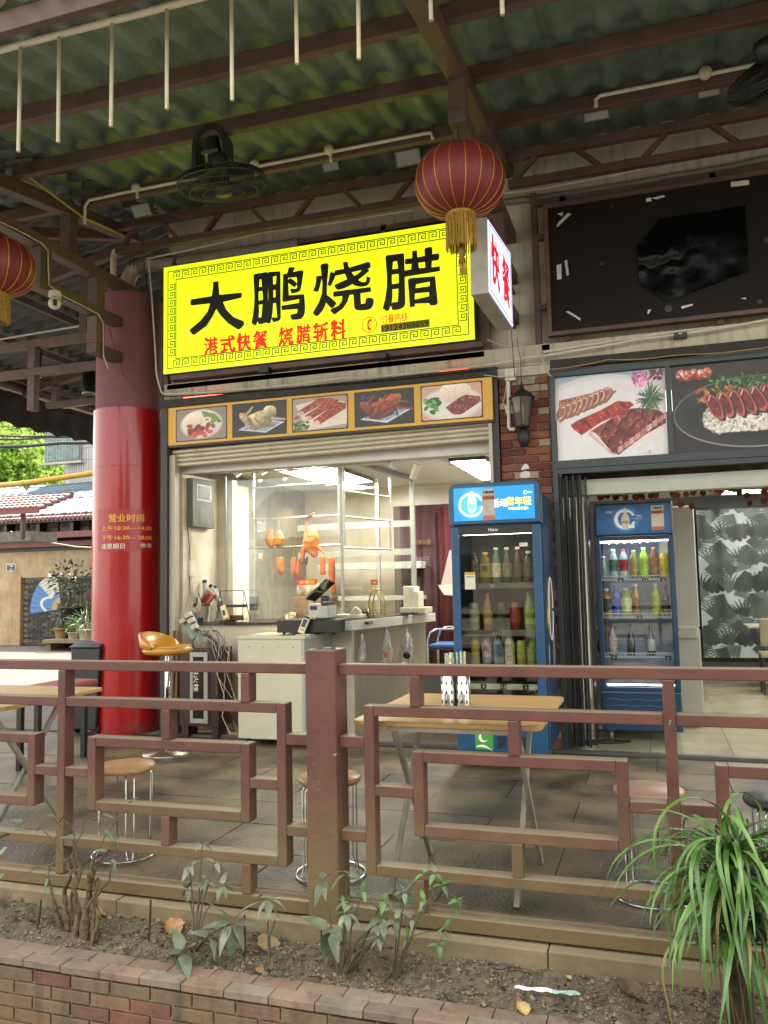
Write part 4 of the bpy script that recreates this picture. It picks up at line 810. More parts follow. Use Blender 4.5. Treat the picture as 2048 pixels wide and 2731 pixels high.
MB().box(FX0+.063, FX1-.063, FY0+.075, FY0+.09, .545, .585).build('price_rail', M_PRC, f1)
for s_, x_, z_ in (('¥5', -1.17, 1.312), ('¥3.5', -1.15, .958), ('¥5', -1.335, .695)): text(s_, 'lettering', M_WHT, (x_, FY0+.073, z_), (1, 0, 0), (0, 0, 1), None, .024, .01, .001, f1)
for s_, x_ in (('3', -1.26), ('3.5', -1.11), ('5', -.945)): MB().box(x_-.022, x_+.022, FY0+.0725, FY0+.074, .547, .583).build('price_tag', M_BLACK, f1); text(s_, 'lettering', M_WHT, (x_, FY0+.0715, .565), (1, 0, 0), (0, 0, 1), None, .022, .02, .0008, f1)
MB().box(-1.365, -1.285, FY0+.0095, FY0+.0115, 1.29, 1.42).build('payment_sticker', mat('white_sticker', 'cfc8b0', .5), f1); MB().box(-1.365, -1.285, FY0+.008, FY0+.0093, 1.40, 1.42).build('sticker_band', mat('gold_band', 'b98f3a', .5), f1)
text('扫码支付', 'lettering', M_INK, (-1.325, FY0+.0085, 1.385), (1, 0, 0), (0, 0, 1), .06, .012, .01, .0006, f1)
MB().box(-.945, -.885, FY0+.0095, FY0+.0115, 1.60, 1.628).build('small_sticker', M_PVC, f1)
# base front with green emblem and characters
MB().box(FX0+.004, FX1-.002, FY0+.003, FY0+.044, .10, .425).build('base_panel', M_BLUE, f1, .006)
ge = MB().box(-1.32, -1.185, FY0-.001, FY0+.0025, .115, .245).build('green_emblem', mat('emblem_green', '3f8f3a', .45), f1, .003)
mc = MB(); vs = []
for k in range(21): a = R(100+k*11.5); vs.append((-1.258+.034*math.cos(a), FY0-.0015, .203+.034*math.sin(a)))
for k in range(21)[::-1]: a = R(100+k*11.5); vs.append((-1.25+.026*math.cos(a)+.002, FY0-.0015, .208+.028*math.sin(a)))
M_CRM = mat('cream_emblem', 'e6e2cc', .5)
for k in range(20): mc.prism([vs[k], vs[k+1], vs[40-k], vs[41-k]], (0, -.0012, 0))
for k in range(12):
    u0, u1 = k/12, (k+1)/12; zz = lambda u: .150-.10*(u-.35)**2; wz = lambda u: .016*math.sin(math.pi*(u*.8+.15)); X_ = lambda u: -1.312+.12*u
    mc.prism([(X_(u0), FY0-.0015, zz(u0)), (X_(u1), FY0-.0015, zz(u1)), (X_(u1), FY0-.0015, zz(u1)-wz(u1)), (X_(u0), FY0-.0015, zz(u0)-wz(u0))], (0, -.0012, 0))
mc.build('moon_mark', M_CRM, f1, fix=True)
text('蒙', 'lettering', M_INK, (-1.12, FY0+.0025, .172), (1, 0, 0), (0, 0, 1), .075, .09, .03, .001, f1); text('牛', 'lettering', M_INK, (-.955, FY0+.0025, .172), (1, 0, 0), (0, 0, 1), .07, .085, .03, .001, f1)
for x_ in (FX0+.08, FX1-.06):
    for y_ in (FY0+.07, FY1-.1): MB().tube([(x_-.012, y_, .042), (x_+.012, y_, .042)], .04, 16).build('castor', mat('castor_rubber', '6a6258', .5), f1); MB().box(x_-.02, x_+.02, y_-.02, y_+.02, .085, .129).build('castor_bracket', M_STEEL, f1)
# side decal and yellow scuffs
sx = FX1+.0135
MB().lathe((sx, 6.42, 1.13), [(.0, .0012), (.105, .001), (.105, 0)], 32, 'x', sc=(1, 2.1)).build('oval_decal', mat('oval_decal_print', '6f5646', .5, var=.4, scale=15), f1)
MB().tube([(sx+.001, 6.42+.115*math.cos(a), 1.13+.24*math.sin(a)) for a in np.linspace(0, 6.2, 30)], .006, 5).build('decal_ring', M_WHT, f1)
MB().prism([(sx-.001, 6.5, .62), (sx-.001, 6.6, .75), (sx-.001, 6.57, 1.0), (sx-.001, 6.5, .92)], (.002, 0, 0)).build('worn_patch', mat('bare_grey_patch', '7b766c', .6, var=.2), f1, fix=True)
# drinks, three shelves, left to right
G1 = 'drinks inside the fridge with the glowing header'
w1 = 'in the glowing-header fridge, %s shelf'
rowA = [('wide', '2a2018', '3c3528', '222222', 'dark tea bottle with a black cap, leftmost %s'), ('wide', '6a5a22', 'a8964a', 'c2a83a', 'gold-labelled tea bottle with a yellow cap %s'), ('slim', '5c7a68', 'cfc6a4', 'b8c4b8', 'narrow pale-labelled bottle %s'),
        ('slim', '4c4a40', '8c8a7c', 'c8c4b8', 'dim grey-labelled bottle %s'), ('slim', '5b3a28', '6a6258', 'cfcabc', 'brown drink bottle with an orange neck %s'), ('wide', '3a3a34', '55564a', 'cfcabc', 'grey-green broad bottle %s'), ('slim', '8a8c74', 'a7a68c', 'cfcabc', 'pale bottle at the right end %s')]
for k, (kd, b_, l_, c_, lb) in enumerate(rowA): bottle(-1.315+.083*k, FY0+.15, SH1[0], kd, b_, l_, c_, lb % (w1 % 'top'), ('菊', '2a2210', .09, .035) if k == 1 else ('茶', '2a2210', .09, .03) if k == 0 else None, 1.24, G1)
rowB = [('can', '7c8a6a', '9aa07c', None, 'pale green can at the left end %s'), ('slim', '8a5a2a', 'b0883c', 'a33a2a', 'amber bottle with a red cap %s'), ('can', '2c241e', '3c2c24', None, 'very dark can in the middle %s'), ('can', '8a2a2c', 'a8403c', None, 'red can right of the middle %s'), ('slim', '7c9a2c', '9ab84a', '6d8c2c', 'lime green bottle %s'), ('slim', 'a8963a', 'c8b050', 'c8b050', 'yellow bottle at the right end %s')]
for k, (kd, b_, l_, c_, lb) in enumerate(rowB): bottle(-1.33+.105*k, FY0+.15, SH1[1], kd, b_, l_, c_, lb % (w1 % 'middle'), None, 1.28, G1)
rowC = [('wave', 'a08c3a', 'b49a40', 'b49a40', 'mustard yellow waisted bottle %s'), ('bottle', '9a8a98', 'b8a8b4', 'd0c8c8', 'pale lilac bottle with a black character %s'), ('bottle', '8a949c', '56708c', 'c8c8c8', 'blue-grey labelled bottle %s'), ('bottle', 'd8ccb8', 'd8ccb8', 'b8402c', 'white milk drink bottle with a red cap %s'), ('can', '9aa84a', 'a8b050', None, 'light green carton-like can %s'), ('wide', '6a8a2c', '86a040', '86a040', 'green broad bottle %s'), ('slim', '7a6a5c', '94846c', 'b8a890', 'brown cloudy bottle at the right end %s')]
for k, (kd, b_, l_, c_, lb) in enumerate(rowC): bottle(-1.33+.088*k, FY0+.15, SH1[2], kd, b_, l_, c_, lb % (w1 % 'lowest visible'), ('元', '151515', .11, .035) if k == 1 else ('C', 'b83020', .05, .03) if k == 3 else None, 1.16, G1)
# ---- fridge two
f2 = thing('drinks_fridge', 'dark blue glass-door drinks fridge with bright white interior light inside the right shop door', 'fridge')
GX0, GX1, GY0, GY1 = -.475, .160, 7.20, 7.80
MB().box(GX0, GX0+.03, GY0+.04, GY1, .42, 1.70).build('side_panel', M_BLUED, f2); MB().box(GX1-.03, GX1, GY0+.04, GY1, .42, 1.70).build('side_panel', M_BLUED, f2)
MB().box(GX0, GX1, GY0, GY1, .095, .415).build('base_cabinet', M_BLUED, f2, .01); MB().box(GX0, GX1, GY0+.01, GY1, 1.705, 1.985).build('header_box', M_BLUED, f2, .012)
MB().box(GX0+.031, GX1-.031, GY1-.03, GY1-.001, .42, 1.70).build('back_panel', mat('white_liner', 'a9adb4', .5), f2)
M_WAV = mat('wave_line', '3c6f94', .4)
for k in range(4): MB().tube([(GX0+.04+(GX1-GX0-.08)*i/20, GY0-.002, .20+.05*k+.006*math.sin(i*.9+k*2)) for i in range(21)], .003, 4).build('wave_trim', M_WAV, f2)
c = Canvas(110, 46, '154f85'); c.mix(c.nz(2, 7)-.2, '1c66a2'); c.ell(.40, .5, .42, .42, '2f86c4', 0, .3); c.ell(.39, .5, .34, .34, 'dfe6ea', 0, .02); c.ell(.40, .5, .25, .25, '1c66a2', 0, .02); c.rect(.42, .42, .56, .60, '1c66a2'); c.ell(.40, .42, .14, .28, 'cdbd9c', 0, .06); c.ell(.40, .78, .07, .09, 'ddd3bd', 0, .1); c.rect(.44, .2, .52, .3, 'dfe6ea')
c.sheet('header_print', PRINT, flat(GX0+.02, GX1-.02, GY0+.0085, 1.72, 1.97), f2)
text('优益C', 'lettering', M_WHT, (GX0+.13, GY0+.008, 1.91), (1, 0, 0), (0, 0, 1), None, .02, .02, .0008, f2); text('优益C', 'lettering', M_INK, (GX0+.26, GY0+.008, 1.82), (1, 0, 0), (0, 0, 1), None, .022, .03, .0008, f2)
text('300亿', 'lettering', M_WHT, (GX0+.37, GY0+.008, 1.87), (1, 0, 0), (0, 0, 1), None, .016, .02, .0008, f2); text('活性益生菌', 'lettering', M_YEL, (GX0+.36, GY0+.008, 1.848), (1, 0, 0), (0, 0, 1), .07, .014, .02, .0008, f2)
MB().box(GX0+.465, GX0+.565, GY0+.0055, GY0+.0075, 1.745, 1.95).build('payment_sticker', mat('cream_sticker', 'b8ae98', .5), f2); MB().box(GX0+.465, GX0+.565, GY0+.0042, GY0+.0052, 1.745, 1.775).build('sticker_band', mat('orange_band2', 'b0562c', .5), f2); MB().box(GX0+.465, GX0+.565, GY0+.0042, GY0+.0052, 1.88, 1.908).build('sticker_band', MATS['orange_band2'], f2)
text('大鹏烧腊', 'lettering', M_INK, (GX0+.515, GY0+.004, 1.93), (1, 0, 0), (0, 0, 1), .08, .02, .03, .0008, f2); text('扫码付款', 'lettering', M_INK, (GX0+.515, GY0+.0035, 1.894), (1, 0, 0), (0, 0, 1), .08, .018, .03, .0008, f2)
for a_ in ((GX0, GX0+.045), (GX1-.045, GX1)): MB().box(a_[0], a_[1], GY0, GY0+.038, .42, 1.70).build('door_stile', M_BLUED, f2, .006)
for z0, z1 in ((1.665, 1.70), (.42, .45)): MB().box(GX0+.0455, GX1-.0455, GY0+.002, GY0+.036, z0, z1).build('door_rail', M_BLUED if z0 < 1 else M_BLACK, f2)
MB().box(GX0+.046, GX1-.046, GY0+.012, GY0+.018, .451, 1.664).build('door_glass', glass('clear_fridge_glass', (.93, .96, .97), 1.0), f2)
MB().box(GX0-.012, GX0+.002, GY0-.02, GY0+.0, .95, 1.15).build('door_handle', M_BLACK, f2, .004)
MB().box(GX0+.04, GX1-.04, GY0+.06, GY0+.08, 1.655, 1.675).build('light_strip', glow('fridge_led', (.82, .9, 1), 7), f2)
for k in range(6): MB().lathe((GX0+.115+.062*k, GY0+.058, 1.655), [(0, -.012), (.007, -.006), (.008, 0)], 10).build('led', glow('led_dot', (.9, .95, 1), 14), f2)
for z in (.46,): MB().box(GX0+.05, GX1-.05, GY0+.05, GY0+.058, z-.0, z+.012).build('light_strip', glow('fridge_led2', (.85, .92, 1), 3), f2)
text('LOW-E', 'lettering', M_INK, (-.12, GY0+.0105, .468), (1, 0, 0), (0, 0, 1), None, .02, .015, .0008, f2)
MB().box(GX1-.12, GX1-.055, GY0+.0085, GY0+.0115, 1.55, 1.655).build('energy_label', mat('energy_label', 'a8b0a0', .5), f2)
SH2 = [1.345, 1.03, .70]
for z in SH2:
    s_ = MB(); 
    for k in range(26): x_ = GX0+.045+(GX1-GX0-.09)*k/25; s_.beam((x_, GY0+.07, z-.004), (x_, GY1-.06, z-.004), .003); s_.beam((x_, GY0+.07, z-.004), (x_, GY0+.07, z+.022), .003)
    for y_ in (GY0+.07, GY0+.3, GY1-.06): s_.beam((GX0+.035, y_, z-.008), (GX1-.035, y_, z-.008), .006)
    s_.beam((GX0+.035, GY0+.07, z+.024), (GX1-.035, GY0+.07, z+.024), .005); s_.build('wire_shelf', mat('white_wire', 'c8ccd0', .35), f2)
for x_, z_, s_ in ((-.28, SH2[0], '4'), (-.08, SH2[0], '3.5'), (.06, SH2[0], '6'), (-.14, SH2[1], '5'), (-.36, SH2[2], '8'), (.07, SH2[2], '12')): MB().box(x_-.025, x_+.025, GY0+.062, GY0+.066, z_-.03, z_+.005).build('price_tag', M_BLACK, f2); text(s_, 'lettering', M_WHT, (x_, GY0+.061, z_-.013), (1, 0, 0), (0, 0, 1), None, .018, .02, .0008, f2)
G2 = 'drinks inside the brightly lit fridge in the right shop'; w2 = 'in the brightly lit fridge, %s shelf'
r1 = [('slim', '8fa08a', '9ab098', 'c0c8c0', 'short pale green bottle at the left end %s', .8), ('bottle', '98a8a4', '4c6c5c', 'd8dcdc', 'clear water bottle with a dark green label %s', 1.05), ('bottle', 'a8b4b8', 'b01c30', 'c01c30', 'clear water bottle with red label and cap %s', 1.05), ('bottle', '8a7c2c', 'a09040', 'a8a070', 'olive tea bottle with black lettering %s', 1.0), ('bottle', '9cc02c', 'a8cc38', 'd8dcd0', 'bright lime green bottle %s', 1.08), ('bottle', '7c4a26', '9a6038', '9a5a30', 'brown tea bottle %s', 1.08), ('wave', 'd8b81c', 'e0c81c', '3a2a14', 'bright yellow waisted bottle at the right end %s', 1.1)]
for k, (kd, b_, l_, c_, lb, s_) in enumerate(r1): bottle(-.415+.082*k, GY0+.12, SH2[0], kd, b_, l_, c_, lb % (w2 % 'top'), None, s_*1.12, G2)
r2_ = [('wide', '9a7a2c', '1c3a34', 'd0d4d0', 'amber bottle with dark green label, left end, %s'), ('wave', '1c3c9c', '2450b8', '1c3cb0', 'royal blue bottle %s'), ('wide', '8a9048', 'c8cc8c', 'c8ccb0', 'pale yellow bottle with a light label %s'), ('slim', 'a06a2c', '8a4a2c', 'dcdcd8', 'amber tea bottle with a white cap %s'), (None,)*5, ('bottle', '9aa82c', 'b0bc38', 'd0d8c0', 'yellow-green bottle right of the gap %s'), ('glassb', '3a1210', '4c1a16', '8c1c1c', 'dark red bottle at the right end %s')]
for k, (kd, b_, l_, c_, lb) in enumerate(r2_):
    if kd: bottle(-.405+.080*k, GY0+.12, SH2[1], kd, b_, l_, c_, lb % (w2 % 'second'), None, 1.25 if kd != 'glassb' else 1.1, G2)
for x_, kd, b_, l_, c_, lb in ((-.37, 'bottle', '9a8a84', 'a8968c', 'b0403c', 'cloudy pale bottle with a red cap %s'), (-.22, 'glassb', '120e0c', None, '1c1814', 'black glass bottle without a label %s'), (-.06, 'glassb', '140f0d', 'b8b8b0', '1c1814', 'black glass bottle with a white label %s')): bottle(x_, GY0+.12, SH2[2], kd, b_, l_, c_, lb % (w2 % 'third'), None, 1.15, G2)
for x_ in (GX0+.07, GX1-.07):
    for y_ in (GY0+.07, GY1-.08): MB().tube([(x_-.012, y_, .045), (x_+.012, y_, .045)], .04, 16).build('castor', MATS['castor_rubber'], f2); MB().box(x_-.018, x_+.018, y_-.018, y_+.018, .084, .095).build('castor_bracket', M_STEEL, f2)
# ================================================================== OPEN SHOP INTERIOR
def q4(x, y): return (440+x*.4822, 1450+y*.4822)
def qw(x, y): return (430+x/4.1475, 1180+y/4.1475)
def qv(x, y): return (760+x*.2893, 1180+y*.2893)
def qc(x, y): return (430+x*.2411, 1540+y*.2411)
# counter with dark top, marble front
ct = thing('service_counter', 'marble-faced counter with dark top, turning into a white slab towards the curtain', 'counter')
MB().box(-4.25, -2.62, 7.02, 7.07, 0, .985).build('front_panel', M_MARB, ct); MB().box(-4.25, -2.45, 6.98, 7.75, .986, 1.012).build('worktop', mat('dark_granite_top', '2b2622', .2, var=.2, scale=30), ct, .003)
a_, b_ = Vector((-2.52, 6.78, 0)), Vector((-2.2, 8.4, 0)); nrm = Vector((-.98, .19, 0))
MB().prism([a_+Vector((0, 0, .945)), b_+Vector((0, 0, .945)), b_+nrm*.45+Vector((0, 0, .945)), a_+nrm*.35+Vector((0, 0, .945))], (0, 0, .085)).build('white_slab', mat('white_stone_slab', 'b7b6ae', .3, var=.04), ct, .004, fix=True)
MB().prism([a_+nrm*.02+Vector((0, 0, 1.0305)), b_+nrm*.02+Vector((0, 0, 1.0305)), b_+nrm*.44+Vector((0, 0, 1.0305)), a_+nrm*.34+Vector((0, 0, 1.0305))], (0, 0, .008)).build('dark_top', MATS['dark_granite_top'], ct, fix=True)
c1, c2 = a_+nrm*.12+Vector((0, .22, 0)), b_+nrm*.12; MB().prism([c1, c2, c2+nrm*.1, c1+nrm*.1], (0, 0, .944)).build('side_panel', mat('grey_marble_panel', '8d8878', .3, var=.12, scale=2.5, streak=.2), ct, fix=True)
# display cabinet glass and its aluminium posts
M_OFFW = mat('shelf_white', 'b0b0a8', .4)
dc = thing('glass_display_cabinet', 'tall glass display enclosure around the hanging roast meats', 'display cabinet')
M_GL1 = glass('cabinet_glass', (.965, .985, .96), 1.3, haze=.03); M_ALW = mat('pale_aluminium', '9a9c94', .35, metal=.5, var=.04)
GA, GB, GC_ = (-4.02, 7.25), (-2.79, 7.25), (-2.58, 8.95)
MB().box(GA[0], GB[0]-.01, 7.247, 7.253, 1.03, 2.53).build('front_pane', M_GL1, dc)
d_ = Vector((GC_[0]-GB[0], GC_[1]-GB[1], 0)); l_ = d_.length; M = Matrix.Translation(((GB[0]+GC_[0])/2, (GB[1]+GC_[1])/2, 1.78)) @ Matrix.Rotation(math.atan2(d_.y, d_.x), 4, 'Z')
MB().obox(M, l_-.04, .006, 1.5).build('side_pane', M_GL1, dc)
MB().box(GB[0]-.012, GB[0]+.012, 7.238, 7.262, 1.02, 2.55).build('corner_post', M_ALW, dc, .002); MB().box(GC_[0]-.025, GC_[0]+.025, 8.92, 8.97, 1.02, 2.55).build('post', M_ALW, dc, .003)
MB().box(GA[0]-.01, GA[0]+.01, 7.24, 7.26, 1.02, 2.44).build('post', M_ALW, dc, .002)
MB().beam((GB[0], GB[1], 2.535), (GC_[0], GC_[1], 2.535), .05, .04).build('top_rail', mat('grey_rail', '6f726e', .4, metal=.4), dc)
for z in (1.7, 2.02): MB().beam((-4.0, 8.95, z), (GC_[0], 8.95, z), .03, .07).build('rear_rail', M_ALW, dc)
MB().beam((-3.0, 8.95, 1.02), (-3.0, 8.95, 2.5), .04).build('post', M_ALW, dc)
MB().box(-3.9, -2.6, 9.3, 9.6, 1.52, 1.60).build('rear_shelf', M_OFFW, dc); MB().box(-3.9, -2.6, 9.3, 9.6, 1.15, 1.20).build('rear_shelf', M_OFFW, dc)
# steel hanging rack
rk = thing('hanging_rack', 'stainless tube rack inside the display cabinet with roast ducks hung from it', 'rack')
Yr = 7.42
def tb(pts, r=.011, nm='tube', m=M_STEEL): MB().tube(pts, r, 10).build(nm, m, rk)
xl, xr = -3.80, -2.88
for x_ in (xl,): tb([(x_, Yr, 1.72), (x_, Yr, 2.52)], .016)
tb([(xr, Yr, 1.72), (xr, Yr, 2.52)], .016); tb([(xr+.05, Yr, 1.72), (xr+.05, Yr, 2.52)], .013)
for z in (1.725, 2.01, 2.33): tb([(xl-.05 if z < 1.8 else xl, Yr-.02, z), (xr+.02, Yr-.02, z)])
for z in (1.70, 2.0, 2.25): tb([(xr+.05, Yr, z), (xr+.28, Yr+.75, z)], .012)
tb([(xr+.28, Yr+.75, 1.68), (xr+.28, Yr+.75, 2.45)], .013)
# hooks
hk = thing('spare_meat_hooks', 'bunches of empty steel meat hooks hanging at the left end of the rack', 'meat hooks')
for z0, x0 in ((2.0, -3.74), (1.715, -3.78)):
    for k in range(7):
        x = x0+.014*k; MB().tube([(x, Yr-.02, z0+.02), (x+.004, Yr-.035, z0), (x, Yr-.03, z0-.09)]+[(x+.012*(1-math.cos(a)), Yr-.03-.004*k, z0-.10-.015*math.sin(a)) for a in np.linspace(0, 2.8, 6)], .0025, 5).build('hook', M_CHROME, hk)
# meats: organic surfaces from swept, noise-roughened profiles
M_DUCK = mat('roast_duck_skin', '9a4610', .28, var=.35, scale=16, col2='c86a18', bump=1.0, bscale=60, coat=.5, low=.38, high=.62); M_DUCKD = mat('roast_meat_dark', '6b2f12', .32, var=.4, scale=14, col2='a8521c', bump=.6, bscale=50, coat=.4)
M_SAUS = mat('pork_strip_orange', 'b8541c', .35, var=.25, scale=12, col2='c9682e', bump=.3)
def blob(name, m, parent, path, n=18, sub=4, seed=1, amp=.12):
    """path: list of (x,z,rx,ry) around local origin"""
    P_ = []
    for i in range(len(path)-1):
        for k in range(sub): t_ = k/sub; t_ = t_*t_*(3-2*t_); P_.append([path[i][j]*(1-t_)+path[i+1][j]*t_ for j in range(4)])
    P_.append(list(path[-1])); vs = []
    for x, z, rx, ry in P_:
        for k in range(n):
            a = 2*math.pi*k/n; f = 1+1.7*amp*noise.noise(Vector((math.cos(a)*1.6, math.sin(a)*1.6+seed*3, z*22)))+amp*.5*noise.noise(Vector((math.cos(a)*4, math.sin(a)*4, z*60+seed)))
            vs.append((x+rx*f*math.cos(a), ry*f*math.sin(a), z))
    N = len(P_); fs = [(i*n+k, i*n+(k+1) % n, (i+1)*n+(k+1) % n, (i+1)*n+k) for i in range(N-1) for k in range(n)]+[tuple(range(n-1, -1, -1)), tuple(range((N-1)*n, N*n))]
    return MB().add(vs, fs, True).build(name, m, parent, world=False)
def hookline(parent, x, z0, z1): MB().tube([(x, 0, z0), (x+.003, .002, z1)], .0022, 5).build('hook', M_CHROME, parent, world=False)
t = thing('roast_duck', 'whole glossy orange roast duck hanging by its neck in the middle of the rack', 'roast duck', PY(828, 1420, Yr-.03)); t.location.z = 0
Z_ = lambda py: PY(828, py, Yr-.03).z
blob('body', M_DUCK, t, [(-.02, Z_(1382), .013, .012), (-.045, Z_(1392), .017, .016), (-.03, Z_(1404), .022, .022), (0, Z_(1413), .052, .04), (.005, Z_(1430), .078, .058), (0, Z_(1445), .082, .062), (.0, Z_(1458), .088, .058), (.01, Z_(1468), .075, .045), (.03, Z_(1478), .045, .03), (.045, Z_(1487), .02, .016)], seed=2)
blob('wing', M_DUCK, t, [(.05, Z_(1452), .02, .02), (.085, Z_(1464), .026, .02), (.12, Z_(1472), .016, .012), (.15, Z_(1480), .010, .008)], 10, seed=5); blob('wing', M_DUCK, t, [(-.05, Z_(1450), .02, .02), (-.075, Z_(1466), .03, .022), (-.085, Z_(1484), .022, .016), (-.095, Z_(1500), .012, .01)], 10, seed=6)
MB().tube([(-.045, 0, Z_(1392)), (-.035, -.004, Z_(1381)), (.01, -.004, Z_(1374)), (.045, 0, Z_(1369))], [.016, .017, .012, .008], 10).build('neck', M_DUCKD, t, world=False)
def meat(nm, lab, px_, y0, y1, rx, ry, m, seed, cat='roast meat', shape=None, rod=None):
    c = PY(px_, y0, Yr-.04); t = thing(nm, lab, cat, (c.x, c.y, 0)); z0, z1 = c.z, PY(px_, y1, Yr-.04).z; h = z0-z1
    sh = shape or [(0, 0, .6), (.15, 0, .95), (.5, 0, 1), (.8, 0, .7), (1, 0, .25)]
    blob('meat', m, t, [(dx*rx, z0-f*h, rx*w_, ry*w_) for f, dx, w_ in sh], 14, seed=seed); hookline(t, 0, z0+(rod or .1), z0-.01); return t
meat('roast_chicken', 'yellow-orange half chicken above the lower tube, left one of the pair', 719, 1412, 1461, .052, .035, mat('golden_skin', 'b0671a', .3, var=.3, scale=10, col2='c98a30', bump=.4, coat=.5), 11, shape=[(0, .2, .35), (.2, 0, .75), (.55, -.1, 1), (.85, .1, .7), (1, .3, .3)], rod=.12)
meat('roast_chicken', 'deeper orange half chicken above the lower tube, right one of the pair', 744, 1415, 1459, .05, .035, M_DUCK, 12, shape=[(0, -.2, .35), (.2, 0, .8), (.5, .1, 1), (.85, -.1, .75), (1, -.3, .3)], rod=.12)
meat('roast_meat', 'tapering orange piece of roast pork hanging alone left of the duck', 747, 1487, 1535, .045, .025, M_DUCK, 13, shape=[(0, 0, .95), (.3, 0, 1), (.6, .1, .85), (.85, .2, .5), (1, .3, .15)], rod=.17)
meat('roast_meat', 'long dark roast rib piece below the duck, left one of the two', 783, 1486, 1548, .030, .022, M_DUCKD, 14); meat('roast_meat', 'knobbly dark roast rib piece directly beneath the duck wing', 795, 1488, 1545, .028, .022, M_DUCKD, 15, shape=[(0, .3, .4), (.3, .1, .6), (.6, -.1, 1), (.9, .1, .9), (1, .1, .4)])
meat('roast_meat', 'small dark drop-shaped piece hanging right below the duck', 816, 1484, 1508, .022, .018, mat('dark_offal', '4a2416', .3, var=.3, bump=.3), 16, rod=.12)
meat('roast_meat', 'short bright orange pork strip with a dark lower end', 860, 1483, 1533, .030, .016, M_SAUS, 17, shape=[(0, 0, .85), (.1, 0, 1), (.9, 0, 1), (1, 0, .8)])
meat('roast_meat', 'longest bright orange pork strip at the right end of the rack', 884, 1488, 1582, .036, .016, M_SAUS, 18, shape=[(0, 0, .85), (.06, 0, 1), (.55, .0, .9), (.94, .3, .85), (1, .3, .7)])
# small red notices on the glass
for lab, (a, b), tx, Yp in (('red notice with gold characters stuck on the front glass under the roast meats', (qv(115, 1262), qv(298, 1312)), '出餐处', 7.243), ('smaller red notice stuck on the side glass above the wire arch', (qv(792, 1265), qv(857, 1312)), '点餐处', 7.6)):
    p, q = PY(*a, Yp), PY(*b, Yp); o = thing('glass_notice', lab, 'notice'); MB().box(p.x, q.x, Yp-.003, Yp, q.z, p.z).build('card', mat('notice_red', '9c2018', .4), o)
    text(tx, 'lettering', M_YEL, ((p.x+q.x)/2, Yp-.0035, (p.z+q.z)/2), (1, 0, 0), (0, 0, 1), (q.x-p.x)*.75, (p.z-q.z)*.55, .02, .0008, o)
# ceiling panels and spots
def panel_light(lab, x0, x1, y0, y1, z, s, grp='flush ceiling panel lights'):
    o = thing('panel_light', lab, 'ceiling light', group=grp); MB().box(x0, x1, y0, y1, z-.045, z-.002).build('frame', mat('panel_frame', '35373a', .5), o); MB().box(x0+.02, x1-.02, y0+.02, y1-.02, z-.052, z-.0455).build('diffuser', glow('panel_light_%g' % s, (1, .97, .89), s), o)
panel_light('long lit panel light above the glass display cabinet', -3.62, -3.02, 7.35, 8.9, 2.56, 12); panel_light('lit panel light on the ceiling nearer the brick pier', -1.86, -1.5, 7.75, 9.3, 2.56, 12)
panel_light('distant lit panel light over the leaf-print curtain', .80, 1.45, 10.9, 11.3, 2.44, 10, None)
panel_light('unseen panel light added just inside the right shop doorway', .4, 1.6, 7.9, 8.2, 2.458, 15, None)  # added lamp hidden above the door soffit, brightens the right shop
panel_light('unseen panel light added over the middle of the right shop', 1.9, 2.6, 9.4, 10.6, 2.458, 10, None)  # another unseen lamp, added to lift the light on curtain and floor
tr = thing('track_lights', 'white cylinder spotlights on a ceiling track in the open shop, tilted down', 'spotlights')
MB().box(-3.8, -2.2, 7.02, 7.04, 2.42, 2.435).build('track', M_PVC, tr)
for (px_, py_, dx, dz) in ((625, 1252, .5, -.8), (696, 1245, .35, -.9), (771, 1238, .1, -1), (825, 1228, .35, -1), (1052, 1228, -.55, -.85), (1107, 1258, -.45, -.9)):
    c = PY(px_, py_, 7.0); d = Vector((dx, .3, dz)).normalized(); MB().tube([c-d*.07, c+d*.07], .032, 16).build('spot_head', M_PVC, tr); MB().tube([c+d*.0705, c+d*.072], .025, 14).build('lens', glow('warm_spot', (1, .78, .42), 9), tr)
for x_, y_, e_ in ((-3.35, 7.0, 62), (-2.95, 7.3, 40)):
    l = D.lights.new('warm_heat_lamp', 'SPOT'); l.energy = e_*1.6; l.color = (1, .72, .36); l.spot_size = R(64); l.spot_blend = 1; l.shadow_soft_size = .03
    o = D.objects.new('warm_heat_lamp', l); COL.objects.link(o); o.location = (x_, y_, 2.38); o.rotation_euler = (R(12), 0, 0)
# white desk on castors
dk = thing('cashier_desk', 'pale cream cash desk on castors with cable holes near its top edge', 'desk')
M_DSK = mat('cream_laminate', 'b9b69c', .4, var=.03); M_DSK2 = mat('grey_laminate_side', '9a9c93', .4, var=.04)
MB().box(-3.44, -2.845, 6.41, 6.45, .06, .895).build('front_panel', M_DSK, dk, .002); MB().box(-2.845, -2.82, 6.412, 7.0, .06, .895).build('side_panel', M_DSK2, dk, .002); MB().box(-3.44, -3.415, 6.46, 7.0, .06, .895).build('side_panel', M_DSK2, dk, .002)
MB().box(-3.45, -2.812, 6.40, 7.01, .896, .918).build('desk_top', mat('cream_top', 'b5b69c', .25, var=.04), dk, .003); MB().box(-3.41, -2.85, 6.46, 6.98, .06, .08).build('desk_bottom', M_DSK2, dk)
for k in range(4): MB().lathe((-3.34+.14*k, 6.409, .83), [(0, -.0015), (.0045, -.001), (.005, 0)], 8, 'y').build('cable_hole', M_BLACK, dk)
for x_ in (-3.38, -2.9):
    for y_ in (6.47, 6.92): MB().tube([(x_-.01, y_, .03), (x_+.01, y_, .03)], .027, 14).build('castor', M_BLACK, dk); MB().lathe((x_+.0115, y_, .03), [(0, .001), (.01, .001), (.01, -.001)], 10, 'x').build('castor_hub', M_STEEL, dk)
